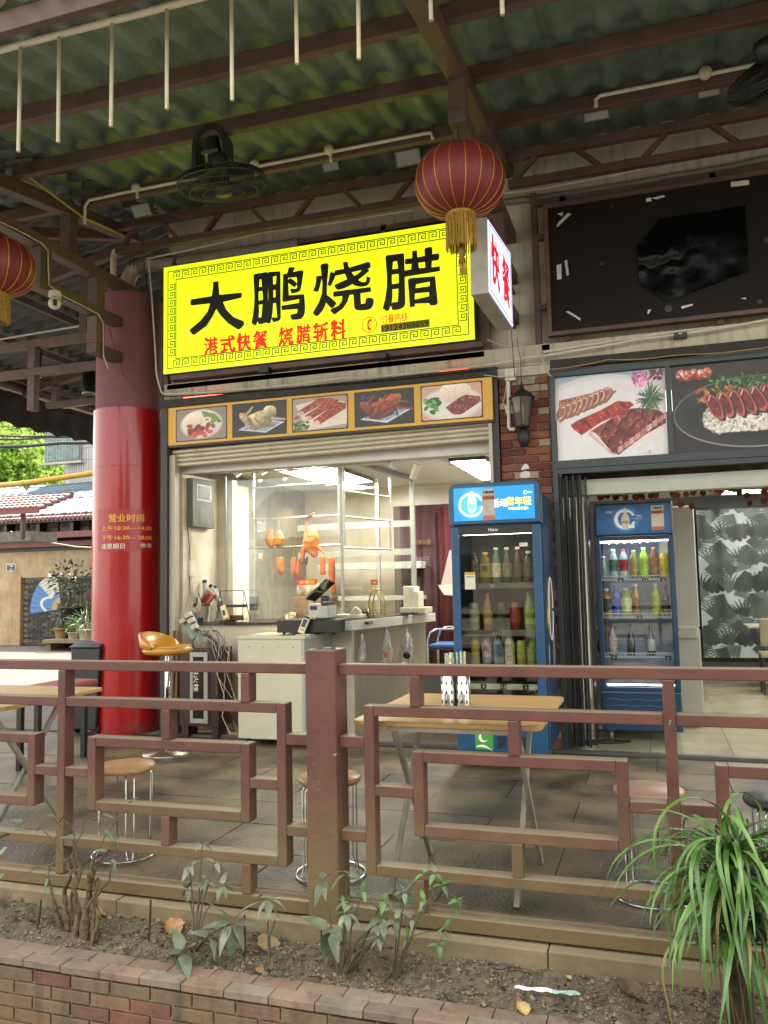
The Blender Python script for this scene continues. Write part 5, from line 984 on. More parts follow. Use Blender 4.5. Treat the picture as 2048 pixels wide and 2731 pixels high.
cd = thing('cash_drawer', 'black metal cash drawer standing on the desk and counter', 'cash drawer')
MB().box(-3.17, -2.60, 6.62, 7.0, .935, 1.045).build('case', mat('black_metal_drawer', '17181a', .35, var=.1), cd, .004)
for x_ in (-3.12, -2.65): MB().lathe((x_, 6.66, .917), [(.014, 0), (.017, .018)], 12).build('foot', M_BLACK, cd)
pt = thing('receipt_printer', 'white and black receipt printer on the cash drawer', 'printer'); c = PY(858, 1625, 6.72)
MB().box(c.x-.10, c.x+.085, 6.66, 6.86, 1.055, 1.185).build('case', mat('printer_white', 'aaa69c', .4), pt, .012); MB().box(c.x+.02, c.x+.086, 6.655, 6.84, 1.165, 1.198).build('lid', M_BLACK, pt, .006); MB().box(c.x-.085, c.x-.02, 6.657, 6.66, 1.13, 1.165).build('switch_plate', M_DARKM, pt); MB().box(c.x+.03, c.x+.07, 6.67, 6.72, 1.1985, 1.2).build('window', M_PVC, pt)
MB().box(c.x-.13, c.x+.05, 6.60, 6.70, 1.0465, 1.054).build('tray', M_BLACK, pt)
po = thing('pos_terminal', 'tilted black touchscreen terminal behind the receipt printer', 'till screen')
a, b = PY(823, 1596, 6.9), PY(885, 1553, 6.9); M = Matrix.Translation((a+b)/2) @ Matrix.Rotation(R(-40), 4, 'Y') @ Matrix.Rotation(R(-12), 4, 'X')
MB().obox(M, .26, .16, .022).build('screen', mat('black_glossy_screen', '0d0f10', .1), po, .004); MB().box(a.x+.13, a.x+.20, 6.87, 6.93, 1.046, 1.25).build('stand', M_BLACK, po, .004); MB().box(a.x+.06, a.x+.22, 6.8601, 7.0, 1.046, 1.06).build('base', M_BLACK, po)
pm = thing('payment_reader', 'white handheld payment reader propped up in front of the cash drawer', 'payment reader')
c = PY(810, 1670, 6.56); M = Matrix.Translation((c.x, 6.57, c.z+.01)) @ Matrix.Rotation(R(18), 4, 'Y') @ Matrix.Rotation(R(-18), 4, 'X')
MB().obox(M, .062, .03, .155).build('body', mat('cream_plastic', 'c4bd98', .4), pm, .01); MB().obox(M @ Matrix.Translation((0, -.0165, .012)), .036, .003, .07).build('screen', M_DARKM, pm); MB().obox(M @ Matrix.Translation((0, -.0165, -.045)), .036, .003, .02).build('card_slot', mat('yellow_strip', 'b08a28', .5), pm); MB().obox(M @ Matrix.Translation((0, -.016, .066)), .05, .003, .02).build('black_strip', M_BLACK, pm)
MB().box(c.x-.06, c.x+.08, 6.52, 6.6, .919, .928).build('foot', M_PVC, pm, .003)
for k, (px_, r_) in enumerate(((818, .022), (830, .018))):
    c = PY(px_, 1637, 6.6); o = thing('paper_roll', '%s white till paper roll lying on the cash drawer' % ('bigger' if k == 0 else 'smaller'), 'paper roll', (c.x, 6.66, 1.045+r_), 'till paper rolls'); MB().lathe((0, -.025, 0), [(r_*.45, 0), (r_, 0), (r_, .05), (r_*.45, .05), (r_*.45, 0)], 18, 'y', cap=False).build('paper', M_PVC, o, world=False)
# left end of counter: tub, boxes, brushes, reader, wire rack
tb_ = thing('cream_tub', 'cream plastic tub holding pens and a knife on the left end of the counter', 'tub'); c = PY(537, 1655, 7.12)
MB().lathe((c.x, 7.12, 1.013), [(.062, 0), (.078, .17), (.082, .175), (.078, .178), (.07, .165), (.056, .01), (0, .01)], 24).build('tub_body', mat('cream_tub_plastic', 'a89f86', .5), tb_); MB().lathe((c.x, 7.12, 1.165), [(.0775, 0), (.0835, 0), (.0835, .028), (.0775, .028)], 24, cap=False).build('brown_rim', mat('brown_band', '6a4830', .5), tb_)
for k in range(6): MB().tube([(c.x-.05+.018*k, 7.12, 1.05), (c.x-.06+.022*k, 7.10, 1.25+.02*(k % 3))], .006, 6).build('pen', mat('yellow_pen', 'b88a20', .5) if k == 0 else M_BLACK, tb_)
o = thing('plastic_box', 'frosted white plastic box beside the cream tub', 'box'); c = PY(575, 1655, 7.1); MB().box(c.x-.045, c.x+.045, 7.06, 7.16, 1.013, 1.17).build('box_body', mat('frosted_plastic', 'a09888', .3), o, .006)
o = thing('blue_lid_jar', 'small dark blue jar in front of the cream tub', 'jar'); c = PY(534, 1655, 7.0); MB().lathe((c.x, 7.0, 1.013), [(.026, 0), (.026, .03), (.028, .031), (.028, .045), (0, .047)], 18).build('jar_body', mat('blue_plastic', '22385c', .4), o)
o = thing('pink_packet', 'pink printed packet tilted in the cream tub', 'packet'); c = PY(551, 1600, 7.13); M = Matrix.Translation(c) @ Matrix.Rotation(R(38), 4, 'Y'); MB().obox(M, .09, .05, .2).build('carton', mat('pink_carton', 'b8776a', .5, var=.25, scale=20), o, .003); MB().obox(M @ Matrix.Translation((0, -.027, 0)), .045, .002, .15).build('red_print', mat('red_print', '8a2c28', .5, var=.3, scale=60), o)
for k, (x0, y0, x1, y1) in enumerate(((480, 30, 560, 280), (545, 85, 650, 270), (592, 100, 640, 250), (555, 155, 660, 290))):
    a, b = PY(*qc(x0, y0), 7.18+.02*k), PY(*qc(x1, y1), 7.15+.02*k); o = thing('rolled_label', ['tallest white roll with a navy cap leaning on the marble wall', 'second white roll with a navy cap leaning beside the tallest', 'thin white roll with a navy cap, furthest right', 'lowest white roll with a navy cap, slanting over the plastic box'][k], 'paper roll', group='white rolls with navy caps')
    if k == 0: b.x = a.x+.02
    d = (b-a).normalized(); MB().tube([a+d*.03, b], .019, 12).build('roll', mat('white_card', 'a9a9a6', .5), o); MB().tube([a, a+d*.0295], .023, 12).build('cap', mat('navy_cap', '151b33', .5), o)
o = thing('payment_reader', 'yellow and white payment reader leaning beside the wire rack', 'payment reader'); c = PY(598, 1634, 7.02); M = Matrix.Translation((c.x, 7.03, c.z)) @ Matrix.Rotation(R(-24), 4, 'Y') @ Matrix.Rotation(R(-12), 4, 'X')
MB().obox(M, .06, .028, .155).build('body', mat('yellow_plastic', 'b8902f', .4), o, .008); MB().obox(M @ Matrix.Translation((0, -.015, .005)), .048, .003, .125).build('white_face', M_PVC, o); MB().obox(M @ Matrix.Translation((.0, -.0175, -.005)), .028, .002, .055).build('screen', M_BLACK, o)
wr = thing('wire_rack', 'empty black wire rack standing on the counter with a dark shelf bar', 'wire rack'); a, b = PY(*qc(648, 150), 7.1), PY(*qc(915, 460), 7.1); x0, x1, z1, zb = a.x, b.x, a.z, 1.014
for dy in (0, .14):
    for x_ in (x0, x1): MB().tube([(x_+(-.012 if x_ == x0 else .012), 7.04+dy*1.2, zb), (x_, 7.1, z1)], .0035, 5).build('wire', M_WIRE, wr)
MB().tube([(x0, 7.1, z1), (x1, 7.1, z1)], .004, 5).build('wire', M_WIRE, wr); MB().box(x0-.004, x1+.004, 7.05, 7.16, zb+.135, zb+.16).build('shelf_bar', M_BLACK, wr); MB().box(x0+.03, x1-.1, 7.05, 7.15, zb+.0, zb+.012).build('tray', M_BLACK, wr); MB().box(x1-.13, x1-.01, 7.06, 7.12, zb+.0125, zb+.06).build('brown_block', mat('brown_block', '4c2c1c', .5), wr, .003)
# things behind the glass on the worktop
o = thing('cardboard_box', 'brown cardboard box behind the receipt printer under a bundle of clear bags', 'box'); a, b = PY(790, 1592, 7.45), PY(887, 1640, 7.45); MB().box(a.x, b.x, 7.36, 7.6, 1.013, a.z).build('carton', mat('cardboard', '6b4c2c', .7, var=.12), o, .003); MB().box((a.x+b.x)/2-.02, (a.x+b.x)/2+.02, 7.355, 7.359, 1.013, a.z).build('tape', mat('pale_tape', '8f7048', .4), o)
bz = a.z; o = thing('bundle_of_bags', 'crinkled bundle of clear plastic bags on the cardboard box', 'plastic bags')
for k in range(5): c_ = Vector((a.x+.05+.045*k, 7.45, bz+.06+.015*(k % 2))); MB().lathe(c_, [(0, -.06), (.035, -.05), (.045, 0), (.035, .05), (0, .07)], 12).build('bag', mat('milky_film', 'a8a08a', .25, var=.3, scale=30, bump=.6), o)
for lab, px_, s_ in (('patterned mug on the worktop next to the cardboard box', 783, 1.0), ('small patterned cup left of the mug', 769, .75)):
    c = PY(px_, 1645, 7.18); o = thing('mug', lab, 'mug', (c.x, 7.16, 1.013), 'mugs by the cardboard box'); MB().lathe((0, 0, 0), [(.03*s_, 0), (.033*s_, .08*s_), (.03*s_, .08*s_), (.027*s_, .006), (0, .006)], 18).build('cup', mat('patterned_china', 'a8a498', .3, col2='1c2a38', scale=70, low=.48, high=.55), o, world=False); MB().tube([(-.03*s_, 0, .06*s_), (-.055*s_, 0, .055*s_), (-.055*s_, 0, .025*s_), (-.03*s_, 0, .018*s_)], .004, 6).build('handle', M_BLACK, o, world=False)
o = thing('board_scrubber', 'grey scouring pad hanging behind the cabinet glass', 'scouring pad'); a, b = PY(*qc(978, 212), 7.35), PY(*qc(1072, 365), 7.35); MB().box(a.x, b.x, 7.34, 7.37, b.z, a.z).build('pad', mat('grey_pad', '3a3a36', .8, var=.3, scale=40), o, .004); MB().tube([((a.x+b.x)/2, 7.35, a.z), ((a.x+b.x)/2+.01, 7.35, a.z+.35)], .002, 4).build('string', M_WIREW, o)
# right slab: tubs, bowl, arch, lunch boxes
o = thing('white_tray', 'white tray with a wad of clear film on the counter corner', 'tray'); a = PY(900, 1645, 7.05); MB().box(a.x-.02, a.x+.24, 7.0, 7.2, 1.040, 1.075).build('tray_body', M_PVC, o, .006); MB().lathe((a.x+.17, 7.08, 1.076), [(.06, 0), (.05, .03), (.02, .06), (0, .07)], 12).build('film', MATS['milky_film'], o)
o = thing('condiment_bowl', 'glass bowl of red chilli condiment on the counter', 'bowl'); c = PY(974, 1640, 7.2); MB().lathe((c.x, 7.2, 1.04), [(.05, 0), (.056, .07), (.052, .07), (.046, .005), (0, .005)], 20).build('bowl_body', glass('bowl_glass', (.85, .85, .82), 1.5), o); MB().lathe((c.x, 7.2, 1.046), [(.045, 0), (.05, .05), (0, .054)], 20).build('chilli', mat('chilli', '7a2c10', .4, var=.5, scale=60), o)
o = thing('wire_arch_rack', 'gold-coloured wire arch rack standing on the counter', 'wire rack'); c = PY(1000, 1642, 7.3)
for dy in (0, .12): MB().tube([(c.x-.06, 7.3+dy, 1.04), (c.x-.058, 7.3+dy, 1.17), (c.x-.04, 7.3+dy, 1.26), (c.x, 7.3+dy, 1.30), (c.x+.04, 7.3+dy, 1.26), (c.x+.058, 7.3+dy, 1.17), (c.x+.06, 7.3+dy, 1.04)], .007, 8).build('arch', mat('brass_wire', 'a8914c', .25, metal=1), o)
for z in (1.05, 1.075, 1.1): MB().beam((c.x-.055, 7.36, z), (c.x+.055, 7.36, z), .1, .006).build('bar', MATS['brass_wire'], o)
for k, (px_, z1, w_) in enumerate(((1088, 1.245, .035), (1101, 1.24, .03), (1113, 1.19, .025))):
    c = PY(px_, 1600, 8.0); o = thing('lunch_box_stack', ['tallest stack of white foam lunch boxes at the counter end', 'second stack of white foam lunch boxes, just right of the tallest', 'short stack of clear lids beside the foam boxes'][k], 'lunch boxes', group='takeaway boxes on the counter'); MB().box(c.x-w_, c.x+w_, 7.95, 8.15, 1.105, z1+.07).build('boxes', M_PVC, o, .008)
o = thing('cream_basin', 'cream plastic basin holding the takeaway boxes', 'basin'); c = PY(1107, 1630, 8.0); MB().box(c.x-.13, c.x+.13, 7.9, 8.2, 1.04, 1.104).build('basin_body', mat('cream_basin_plastic', 'a9a68a', .4), o, .01)
o = thing('black_tray', 'small black tray at the edge of the white counter slab', 'tray'); c = PY(1092, 1640, 7.75); MB().box(c.x-.08, c.x+.07, 7.7, 7.82, 1.04, 1.062).build('tray_body', M_BLACK, o, .006)
# bags hanging under the slab
for lab, px_, y0, y1, w_, kx in (('small white carrier bag hung under the slab, nearest the desk', 965, 1690, 1765, .045, 0), ('carrier bag with an orange print hung in the middle of the slab', 1030, 1680, 1768, .07, 1), ('puffy clear carrier bag with a dark round print, rightmost under the slab', 1085, 1682, 1768, .09, 2)):
    X_ = -2.42+(px_-960)*.0016; 
    d = FW*FPX+RT*(px_-1024)-UP*(y0-1365.5); Yb = 7.0+(px_-955)*.0052; c, e = PY(px_, y0, Yb), PY(px_, y1, Yb); o = thing('carrier_bag', lab, 'plastic bag', group='carrier bags hung under the counter slab'); h = c.z-e.z
    bl = MB(); n = 20; prof = [(.012, 0), (.02, .08), (w_*.45, .2), (w_*.6, .4), (w_*.75, .6), (w_*.85, .85), (w_*.7, 1.0), (0, 1.02)]; vs = []
    for r_, f in prof:
        for k in range(n): a = 2*math.pi*k/n; rr = r_*(1+.5*noise.noise(Vector((math.cos(a)*2, math.sin(a)*2, f*5+px_)))); vs.append((c.x+rr*math.cos(a), Yb+rr*.7*math.sin(a), c.z-f*h))
    bl.add(vs, [(i*n+k, (i+1)*n+k, (i+1)*n+(k+1) % n, i*n+(k+1) % n) for i in range(len(prof)-1) for k in range(n)], True).build('bag_film', glass('thin_bag_film', (.93, .92, .9), 3, .15, haze=.55), o)
    if kx: MB().lathe((c.x+.01, Yb-w_*.72, c.z-h*.75), [(0, -.004), (.022 if kx == 1 else .032, -.003), (.024 if kx == 1 else .034, .006)], 14, 'y').build('print', mat('orange_print', 'b0641c', .5) if kx == 1 else M_INK, o)
    MB().tube([(c.x-.01, Yb, c.z+.03), (c.x, Yb, c.z-.02), (c.x+.01, Yb, c.z+.03)], .003, 4).build('handles', M_PVC, o)
# plum curtain at the back with a printed emblem
M_CURT = mat('plum_curtain', '45282c', .75, var=.12, scale=3, bump=.1)
def curtain(nm, lab, x0, x1, y, z0, z1, m, folds, amp, cat='curtain'):
    o = thing(nm, lab, cat); vs = []; N = folds*12
    for i in range(N+1):
        u = i/N; yy = y+amp*math.sin(u*folds*2*math.pi)+amp*.4*math.sin(u*folds*5.1+1); 
        for z in (z0, (z0+z1)/2, z1): vs.append((x0+(x1-x0)*u, yy*(1) if z < z1 else y+(yy-y)*.6, z))
    q = MB().add(vs, [(i*3+j, (i+1)*3+j, (i+1)*3+j+1, i*3+j+1) for i in range(N) for j in range(2)], True).build('cloth', m, o); s = q.modifiers.new('t', 'SOLIDIFY'); s.thickness = .003; return o
cu = curtain('plum_curtain', 'dark plum fabric curtain with a faded gold emblem at the back of the open shop', -3.0, -2.05, 9.55, .05, 2.28, M_CURT, 7, .025)
curtain('red_curtain', 'dark red curtain strip beside the fridge at the back', -2.42, -2.2, 9.48, .05, 2.22, mat('dark_red_curtain', '4f1512', .8, var=.1), 2, .02)
c = PY(1126, 1470, 9.5); text('香港烧腊', 'lettering', mat('faded_gold', '6b5228', .6), (c.x, 9.50, 1.83), (1, 0, 0), (0, 0, 1), .22, .06, .02, .002, cu); text('标记', 'lettering', mat('faded_grey', '6c6268', .6), (c.x, 9.50, 1.62), (1, 0, 0), (0, 0, 1), .17, .08, .02, .002, cu)
MB().tube([(c.x-.09, 9.5, 1.56), (c.x, 9.5, 1.53), (c.x+.09, 9.5, 1.56)], .006, 5).build('emblem_curve', MATS['faded_grey'], cu)
o = thing('hanging_apron', 'pale pink apron hanging just left of the glowing fridge', 'apron'); a, b = PY(1205, 1480, 9.0), PY(1180, 1560, 9.0); MB().prism([(a.x-.03, 9.0, a.z+.05), (a.x+.1, 9.0, a.z+.08), (a.x+.14, 9.0, b.z-.02), (b.x-.02, 9.0, b.z)], (0, .03, 0)).build('cloth', mat('pale_pink_cloth', 'b5908c', .8, var=.1, scale=20), o, .01, fix=True)
MB().prism([(b.x-.05, 8.98, b.z), (b.x+.16, 8.98, b.z+.01), (b.x+.12, 8.98, b.z-.12), (b.x+.02, 8.98, b.z-.11)], (0, .02, 0)).build('hem_tag', M_PVC, o, fix=True)
# folding chair, dark appliance
ch = thing('folding_chair', 'chrome folding chair with a bright blue seat pad behind the counter slab', 'chair'); cx0, cx1 = -1.98, -1.62; yy = 7.35
for y_ in (7.25, 7.62): MB().tube([(cx0, y_, 0), (cx0, y_, .82), (cx0+.03, y_, .90), (cx0+.1, y_, .93), (cx1-.1, y_, .93), (cx1-.03, y_, .90), (cx1, y_, .82), (cx1, y_, 0)], .011, 8).build('frame', M_CHROME, ch)
MB().box(cx0+.01, cx1-.01, 7.24, 7.64, .765, .79).build('seat_pad', mat('blue_pad', '1f5a94', .5), ch, .006); MB().box(cx0+.01, cx1-.01, 7.26, 7.62, .745, .764).build('seat_frame', M_BLACK, ch); MB().box(cx0, cx1, 7.3, 7.6, .32, .34).build('lower_shelf', M_BLACK, ch)
o = thing('perforated_unit', 'grey perforated metal unit low beside the table and fridge', 'appliance'); a, b = PY(1138, 1805, 7.1), PY(1168, 1835, 7.1); MB().box(a.x-.12, a.x+.12, 7.1, 7.4, .25, .57).build('case', mat('perforated_grey', '5a5850', .5, col2='2b2a28', scale=120, low=.45, high=.55), o, .004)
# electrical box and meter on the left wall
eb = thing('electrical_box', 'grey electrical box with a dark window on the marble side wall', 'electrical box')
ya, yb_ = 7.02, 7.32; MB().box(-4.259, -4.19, 6.92, 7.32, 1.93, 2.40).build('case', mat('grey_box_paint', '55554e', .5), eb, .004)
MB().box(-4.1895, -4.186, 6.99, 7.26, 2.19, 2.35).build('window_frame', M_PVC, eb); MB().box(-4.1858, -4.184, 7.01, 7.24, 2.205, 2.335).build('window', M_BLACK, eb); MB().box(-4.1895, -4.187, 7.05, 7.22, 1.97, 2.11).build('name_plate', mat('grey_plate', '63635a', .4), eb)
o = thing('wall_socket', 'small white wall socket and its cables below the electrical box', 'wall socket'); MB().box(-4.259, -4.235, 6.95, 7.03, 1.45, 1.6).build('plate', M_PVC, o, .003)
for k in range(3): MB().tube([(-4.25, 6.92+.02*k, 1.93), (-4.24, 6.93+.03*k, 1.8), (-4.25, 6.97, 1.62), (-4.245, 6.95+.02*k, 1.44), (-4.24, 6.96+.03*k, 1.2)], .0035, 5).build('cable', M_WIREW if k else M_WIRE, o)
o = thing('cable_coil', 'coil of grey cable hung on the wall left of the cream tub', 'cable coil')
for k in range(6): MB().tube([(-4.20+.05*math.cos(a)+.006*k, 6.95, 1.22+.075*math.sin(a)-.008*k) for a in np.linspace(0, 6.28, 17)[:-1]], .0035, 5, closed=True).build('loop', M_WIREW, o)
# extension sockets with bulky plugs, tangle of cables, red hydrant cabinet
sk = thing('extension_socket', 'hanging turquoise extension socket with four bulky white plugs', 'extension socket'); a, b = PY(*qc(235, 425), 6.62), PY(*qc(440, 620), 6.62); c = (a+b)/2; M = Matrix.Translation((c.x-.03, 6.66, c.z)) @ Matrix.Rotation(R(-28), 4, 'Y')
MB().obox(M, .12, .03, .26).build('block', mat('dull_turquoise', '6f8276', .5), sk, .006)
for dx, dz in ((-.035, .06), (.035, .08), (.04, .02), (.045, -.045)): MB().obox(M @ Matrix.Translation((dx, -.04, dz)), .06, .05, .045).build('plug', mat('ivory_plug', 'a8a08c', .5), sk, .005)
hc = thing('fire_hose_cabinet', 'narrow dark red fire hose cabinet with an aluminium door frame behind the yellow bar stool', 'fire hose cabinet')
hx0, hx1, hy = -4.16, -3.76, 6.62; M_CAB = mat('dark_red_cabinet', '2c0f0c', .5, var=.15)
MB().box(hx0, hx1, hy+.02, hy+.28, .10, .80).build('case', M_CAB, hc, .004)
for x0, x1, z0, z1 in ((hx0+.12, hx0+.15, .13, .76), (hx1-.14, hx1-.10, .13, .76), (hx0+.15, hx1-.14, .13, .17), (hx0+.15, hx1-.14, .72, .76)): MB().box(x0, x1, hy, hy+.019, z0, z1).build('door_frame', M_ALW, hc, .002)
MB().box(hx0+.15, hx1-.14, hy+.008, hy+.018, .17, .72).build('door_glass', mat('dark_cabinet_glass', '1a0d0b', .15), hc)
text('消火栓', 'lettering', M_WHT, ((hx0+hx1)/2-.02, hy+.006, .52), (0, 0, -1), (1, 0, 0), .22, .05, .02, .001, hc); text('火警119', 'lettering', M_SRED, ((hx0+hx1)/2, hy+.006, .27), (1, 0, 0), (0, 0, 1), .11, .05, .02, .001, hc)
for x_ in (hx0+.05, hx1-.05): MB().box(x_-.03, x_+.03, hy+.04, hy+.2, 0, .099).build('foot', M_CAB, hc)
o = thing('cable_tangle', 'tangle of plugs and cables piled on top of the fire hose cabinet and trailing down', 'cables')
MB().lathe((-3.93, 6.72, .80), [(.11, 0), (.13, .05), (.12, .10), (.07, .15), (0, .17)], 14, sc=(1, .7)).build('plastic_bundle', mat('cloudy_grey_film', '8a8272', .3, var=.4, scale=25, bump=.6), o)
for k in range(15):
    pts = []; x0 = -4.05+rng.uniform(0, .28); 
    for i in range(9): f = i/8; pts.append((x0+(.22+.1*rng.random())*f+.04*math.sin(f*7+k), 6.60+rng.uniform(-.02, .02), .93+.07*math.sin(f*3.1)-(.55 if k < 8 else .18)*f*f+.02*math.sin(f*11+k*2)))
    MB().tube(pts, .0026, 5).build('cable', [M_WIREW, M_WIRE, mat('dusty_cable', '7a6c50', .6)][k % 3], o)
for k, xx in enumerate((-3.72, -3.68, -3.62)): MB().tube([(xx, 6.6, .85), (xx-.04, 6.6, .6), (xx+.03, 6.62, .38), (xx+.02+.04*k, 6.6, .2), (xx+.1, 6.6, .05+.02*k)], .004, 5).build('cable', [M_WIREW, M_WIRE, M_WIREW][k], o)
o = thing('power_strip', 'black power strip hanging by the cream desk near the floor', 'power strip'); M = Matrix.Translation((-3.57, 6.6, .22)) @ Matrix.Rotation(R(-28), 4, 'Y'); MB().obox(M, .06, .03, .22).build('block', M_BLACK, o, .006)
# yellow bar stool
by = thing('bar_stool', 'mustard yellow padded bar stool with a low curved back and chrome base', 'bar stool'); sxc, syc = -3.86, 5.98
M_MUST = mat('mustard_leather', 'b07a1c', .35, var=.12, scale=6, bump=.25, bscale=12, coat=.25)
prof = [(0, .80), (.16, .80), (.195, .815), (.205, .84), (.19, .865), (.12, .875), (0, .87)]
MB().lathe((sxc, syc, 0), prof, 32).build('seat', M_MUST, by)
vs = []; n = 24
for i in range(n+1):
    a = R(95)+R(170)*i/n; e = math.sin(math.pi*i/n)**.6; top_ = .868+.115*e
    for r_, z in ((.20, .845), (.222, .87), (.215+.02*e, top_), (.185+.02*e, top_+.004), (.165, .872)): vs.append((sxc+r_*math.cos(a), syc+r_*math.sin(a), z))
MB().add(vs, [(i*5+j, i*5+j+1, (i+1)*5+j+1, (i+1)*5+j) for i in range(n) for j in range(4)], True).build('backrest', M_MUST, by)
MB().tube([(sxc+.19*math.cos(a), syc+.19*math.sin(a), .868+.002*math.sin(a*3)) for a in np.linspace(R(-80), R(90), 16)], .004, 5).build('piping', mat('pale_piping', 'c9a24a', .5), by)
MB().lathe((sxc, syc, 0), [(.028, .02), (.028, .45), (.022, .451), (.022, .80)], 20).build('pillar', mat('chrome_pillar', 'a8a8a8', .12, metal=1, var=.05, bump=.1, bscale=30), by); MB().lathe((sxc, syc, 0), [(.20, 0), (.195, .012), (.06, .028), (.03, .045), (0, .045)], 36).build('base_plate', mat('brushed_base', '8d8577', .3, metal=.9, var=.2, bump=.1), by)
# brooms against the jamb
o = thing('wooden_poles', 'weathered wooden poles leaning in the corner behind the bar stool', 'poles')
for x_, c_ in ((-4.25, '5a4224'), (-4.21, '6b5230')): MB().tube([(x_, 6.66, 0), (x_-.03, 6.74, .95)], .014, 8).build('pole', mat('wood_'+c_, c_, .7), o)

# ------------------------------------------------------------------ right shop
gt = thing('folding_gate', 'black folded-back accordion gate at the left side of the right shop doorway', 'folding gate')
for k in range(7):
    x_ = -.70+.026*k; y_ = 6.80+.035*(k % 2); MB().beam((x_, y_, .03), (x_, y_, 2.19), .018, .05).build('leaf', mat('black_gate_paint', '121212', .6, var=.2), gt)
    for z in (.35, .37, .39, .9, .93, 1.5, 1.53, 2.08, 2.11, 2.14): MB().lathe((x_, y_-.027, z), [(0, -.003), (.004, 0)], 6, 'y', cap=False).build('rivet', M_STEEL, gt) if k % 2 else None
MB().box(-.512, -.50, 6.85, 7.13, .03, 2.18).build('end_leaf', mat('dark_brown_leaf', '231814', .3, var=.2), gt)
wf = thing('white_freezer', 'tall off-white double-door freezer behind the brightly lit drinks fridge', 'freezer')
M_OFF = mat('off_white_enamel', 'a09d8e', .35, var=.03)
MB().box(-.60, .36, 8.0, 8.6, .06, .88).build('lower_case', M_OFF, wf, .01); MB().box(-.60, .36, 8.0, 8.6, .895, 2.0).build('upper_case', M_OFF, wf, .01)
for x0, x1 in ((-.56, -.40), (.17, .335)): MB().box(x0, x1, 7.955, 8.0, .80, .905).build('handle_housing', M_OFF, wf, .006); MB().box(x0+.01, x1-.01, 7.95, 7.956, .88, .90).build('handle_strip', M_STEEL, wf)  # thin steel strip across the front of each handle housing
MB().tube([(-.52, 7.96, .78), (-.53, 7.93, .72), (-.50, 7.92, .64), (-.42, 7.95, .58)], .016, 8).build('hose', M_BLACK, wf)
# leaf print curtain
c = Canvas(170, 250, '86918f'); c.mix(np.clip(c.nz(4, 3)*1.6-.5, 0, 1), 'a6b0ae')
def frond(x, y, s, ang, col):
    for k in range(-4, 5): a = R(ang+k*13); L = s*(1-.05*abs(k)); c.line(x, y, x+L*math.cos(a)/c.asp, y+L*math.sin(a), .012*s/.12, col, .85)
def monst(x, y, s, ang, col):
    for k in range(-4, 5):
        a = R(ang+k*22); L = s*(1-.08*abs(k)); c.line(x, y, x+L*math.cos(a)/c.asp, y+L*math.sin(a), .03*s/.12, col, .35)
for r_ in range(6):
    for k in range(5):
        x, y = (k+.5*(r_ % 2))/4.2, (r_+.5)/5.6; cols = ['2a322f', '353e3a', '1e2523', '434d48']
        frond(x, y, .13, 90+rng.uniform(-20, 20), cols[(k+r_) % 4]); frond(x+.06, y-.02, .12, rng.uniform(0, 360), '4c5651'); frond(x-.05, y-.03, .11, rng.uniform(180, 360), '323b37'); monst(x+.1, y+.07, .085, rng.uniform(200, 340), cols[(k*2+r_) % 4]); 
cc = thing('leaf_print_curtain', 'pale curtain printed with dark tropical leaves in the right shop', 'curtain')
c.sheet('printed_cloth', PRINT, lambda u, v: (.56+1.5*u, 11.9+.008*np.sin(u*18)+.004*np.sin(u*47+1), .27+1.98*v), cc)
MB().box(.52, 2.1, 12.1, 12.13, .2, 2.3).build('dark_surround', M_DARKM, cc)
# far dining set
ft = thing('cafe_table', 'pale cafe table at the right edge inside the shop', 'table'); MB().box(1.02, 1.8, 10.7, 11.3, .73, .755).build('table_top', M_OFF, ft, .004); MB().box(1.3, 1.36, 10.95, 11.05, 0, .73).build('leg', M_DARKM, ft)
fc = thing('cafe_chair', 'beige-seated cafe chair with dark legs in front of the leaf-print curtain', 'chair')
MB().box(1.10, 1.5, 10.3, 10.34, .55, .86).build('backrest', mat('beige_vinyl', '7c735c', .5), fc, .01); MB().box(1.10, 1.5, 10.3, 10.65, .42, .47).build('seat', MATS['beige_vinyl'], fc, .01)
for x_ in (1.12, 1.46):
    for y_ in (10.32, 10.62): MB().tube([(x_, y_, 0), (x_, y_, .42)], .012, 8).build('leg', M_DARKM, fc)
# garland
gl = thing('leaf_garland', 'dried brown vine garland with drooping orange leaves across the right shop', 'garland')
y_ = 7.6; MB().tube([(-.5+.12*k, y_+.01*math.sin(k*2), 2.115+.012*math.sin(k*1.7)) for k in range(26)], .014, 6).build('vine', mat('vine_brown', '2c1a12', .8), gl)
LM = [MB().add([(0, 0, 0), (.022, -.004, -.012), (.03, 0, -.04), (.0, .006, -.065), (-.03, 0, -.04), (-.02, -.004, -.012)], [(0, 5, 4, 3), (0, 3, 2, 1)]).mesh('garland_leaf', mat('autumn_leaf_%d' % i, c_, .7)) for i, c_ in enumerate(('6e3a1c', '8a4f24', '54301c'))]
for k in range(90):
    x = rng.uniform(-.5, 2.3); cl = (x > .25) and (math.sin(x*9) > 0); put('leaf', LM[k % 3], gl, loc=(x, y_+rng.uniform(-.04, .02), 2.11-(rng.uniform(0, .13) if cl else rng.uniform(-.02, .02))), rot=(rng.uniform(-.5, .5), rng.uniform(-.6, .6), rng.uniform(-1, 1)), world=False)
o = thing('floor_cable', 'black cable looped on the tiled floor beside the folding gate', 'cable'); MB().tube([(-.45+.12*math.cos(a)*(1+.1*a), 7.15+.07*math.sin(a*1.1), .012) for a in np.linspace(0, 11, 40)], .006, 6).build('loop', M_WIRE, o)
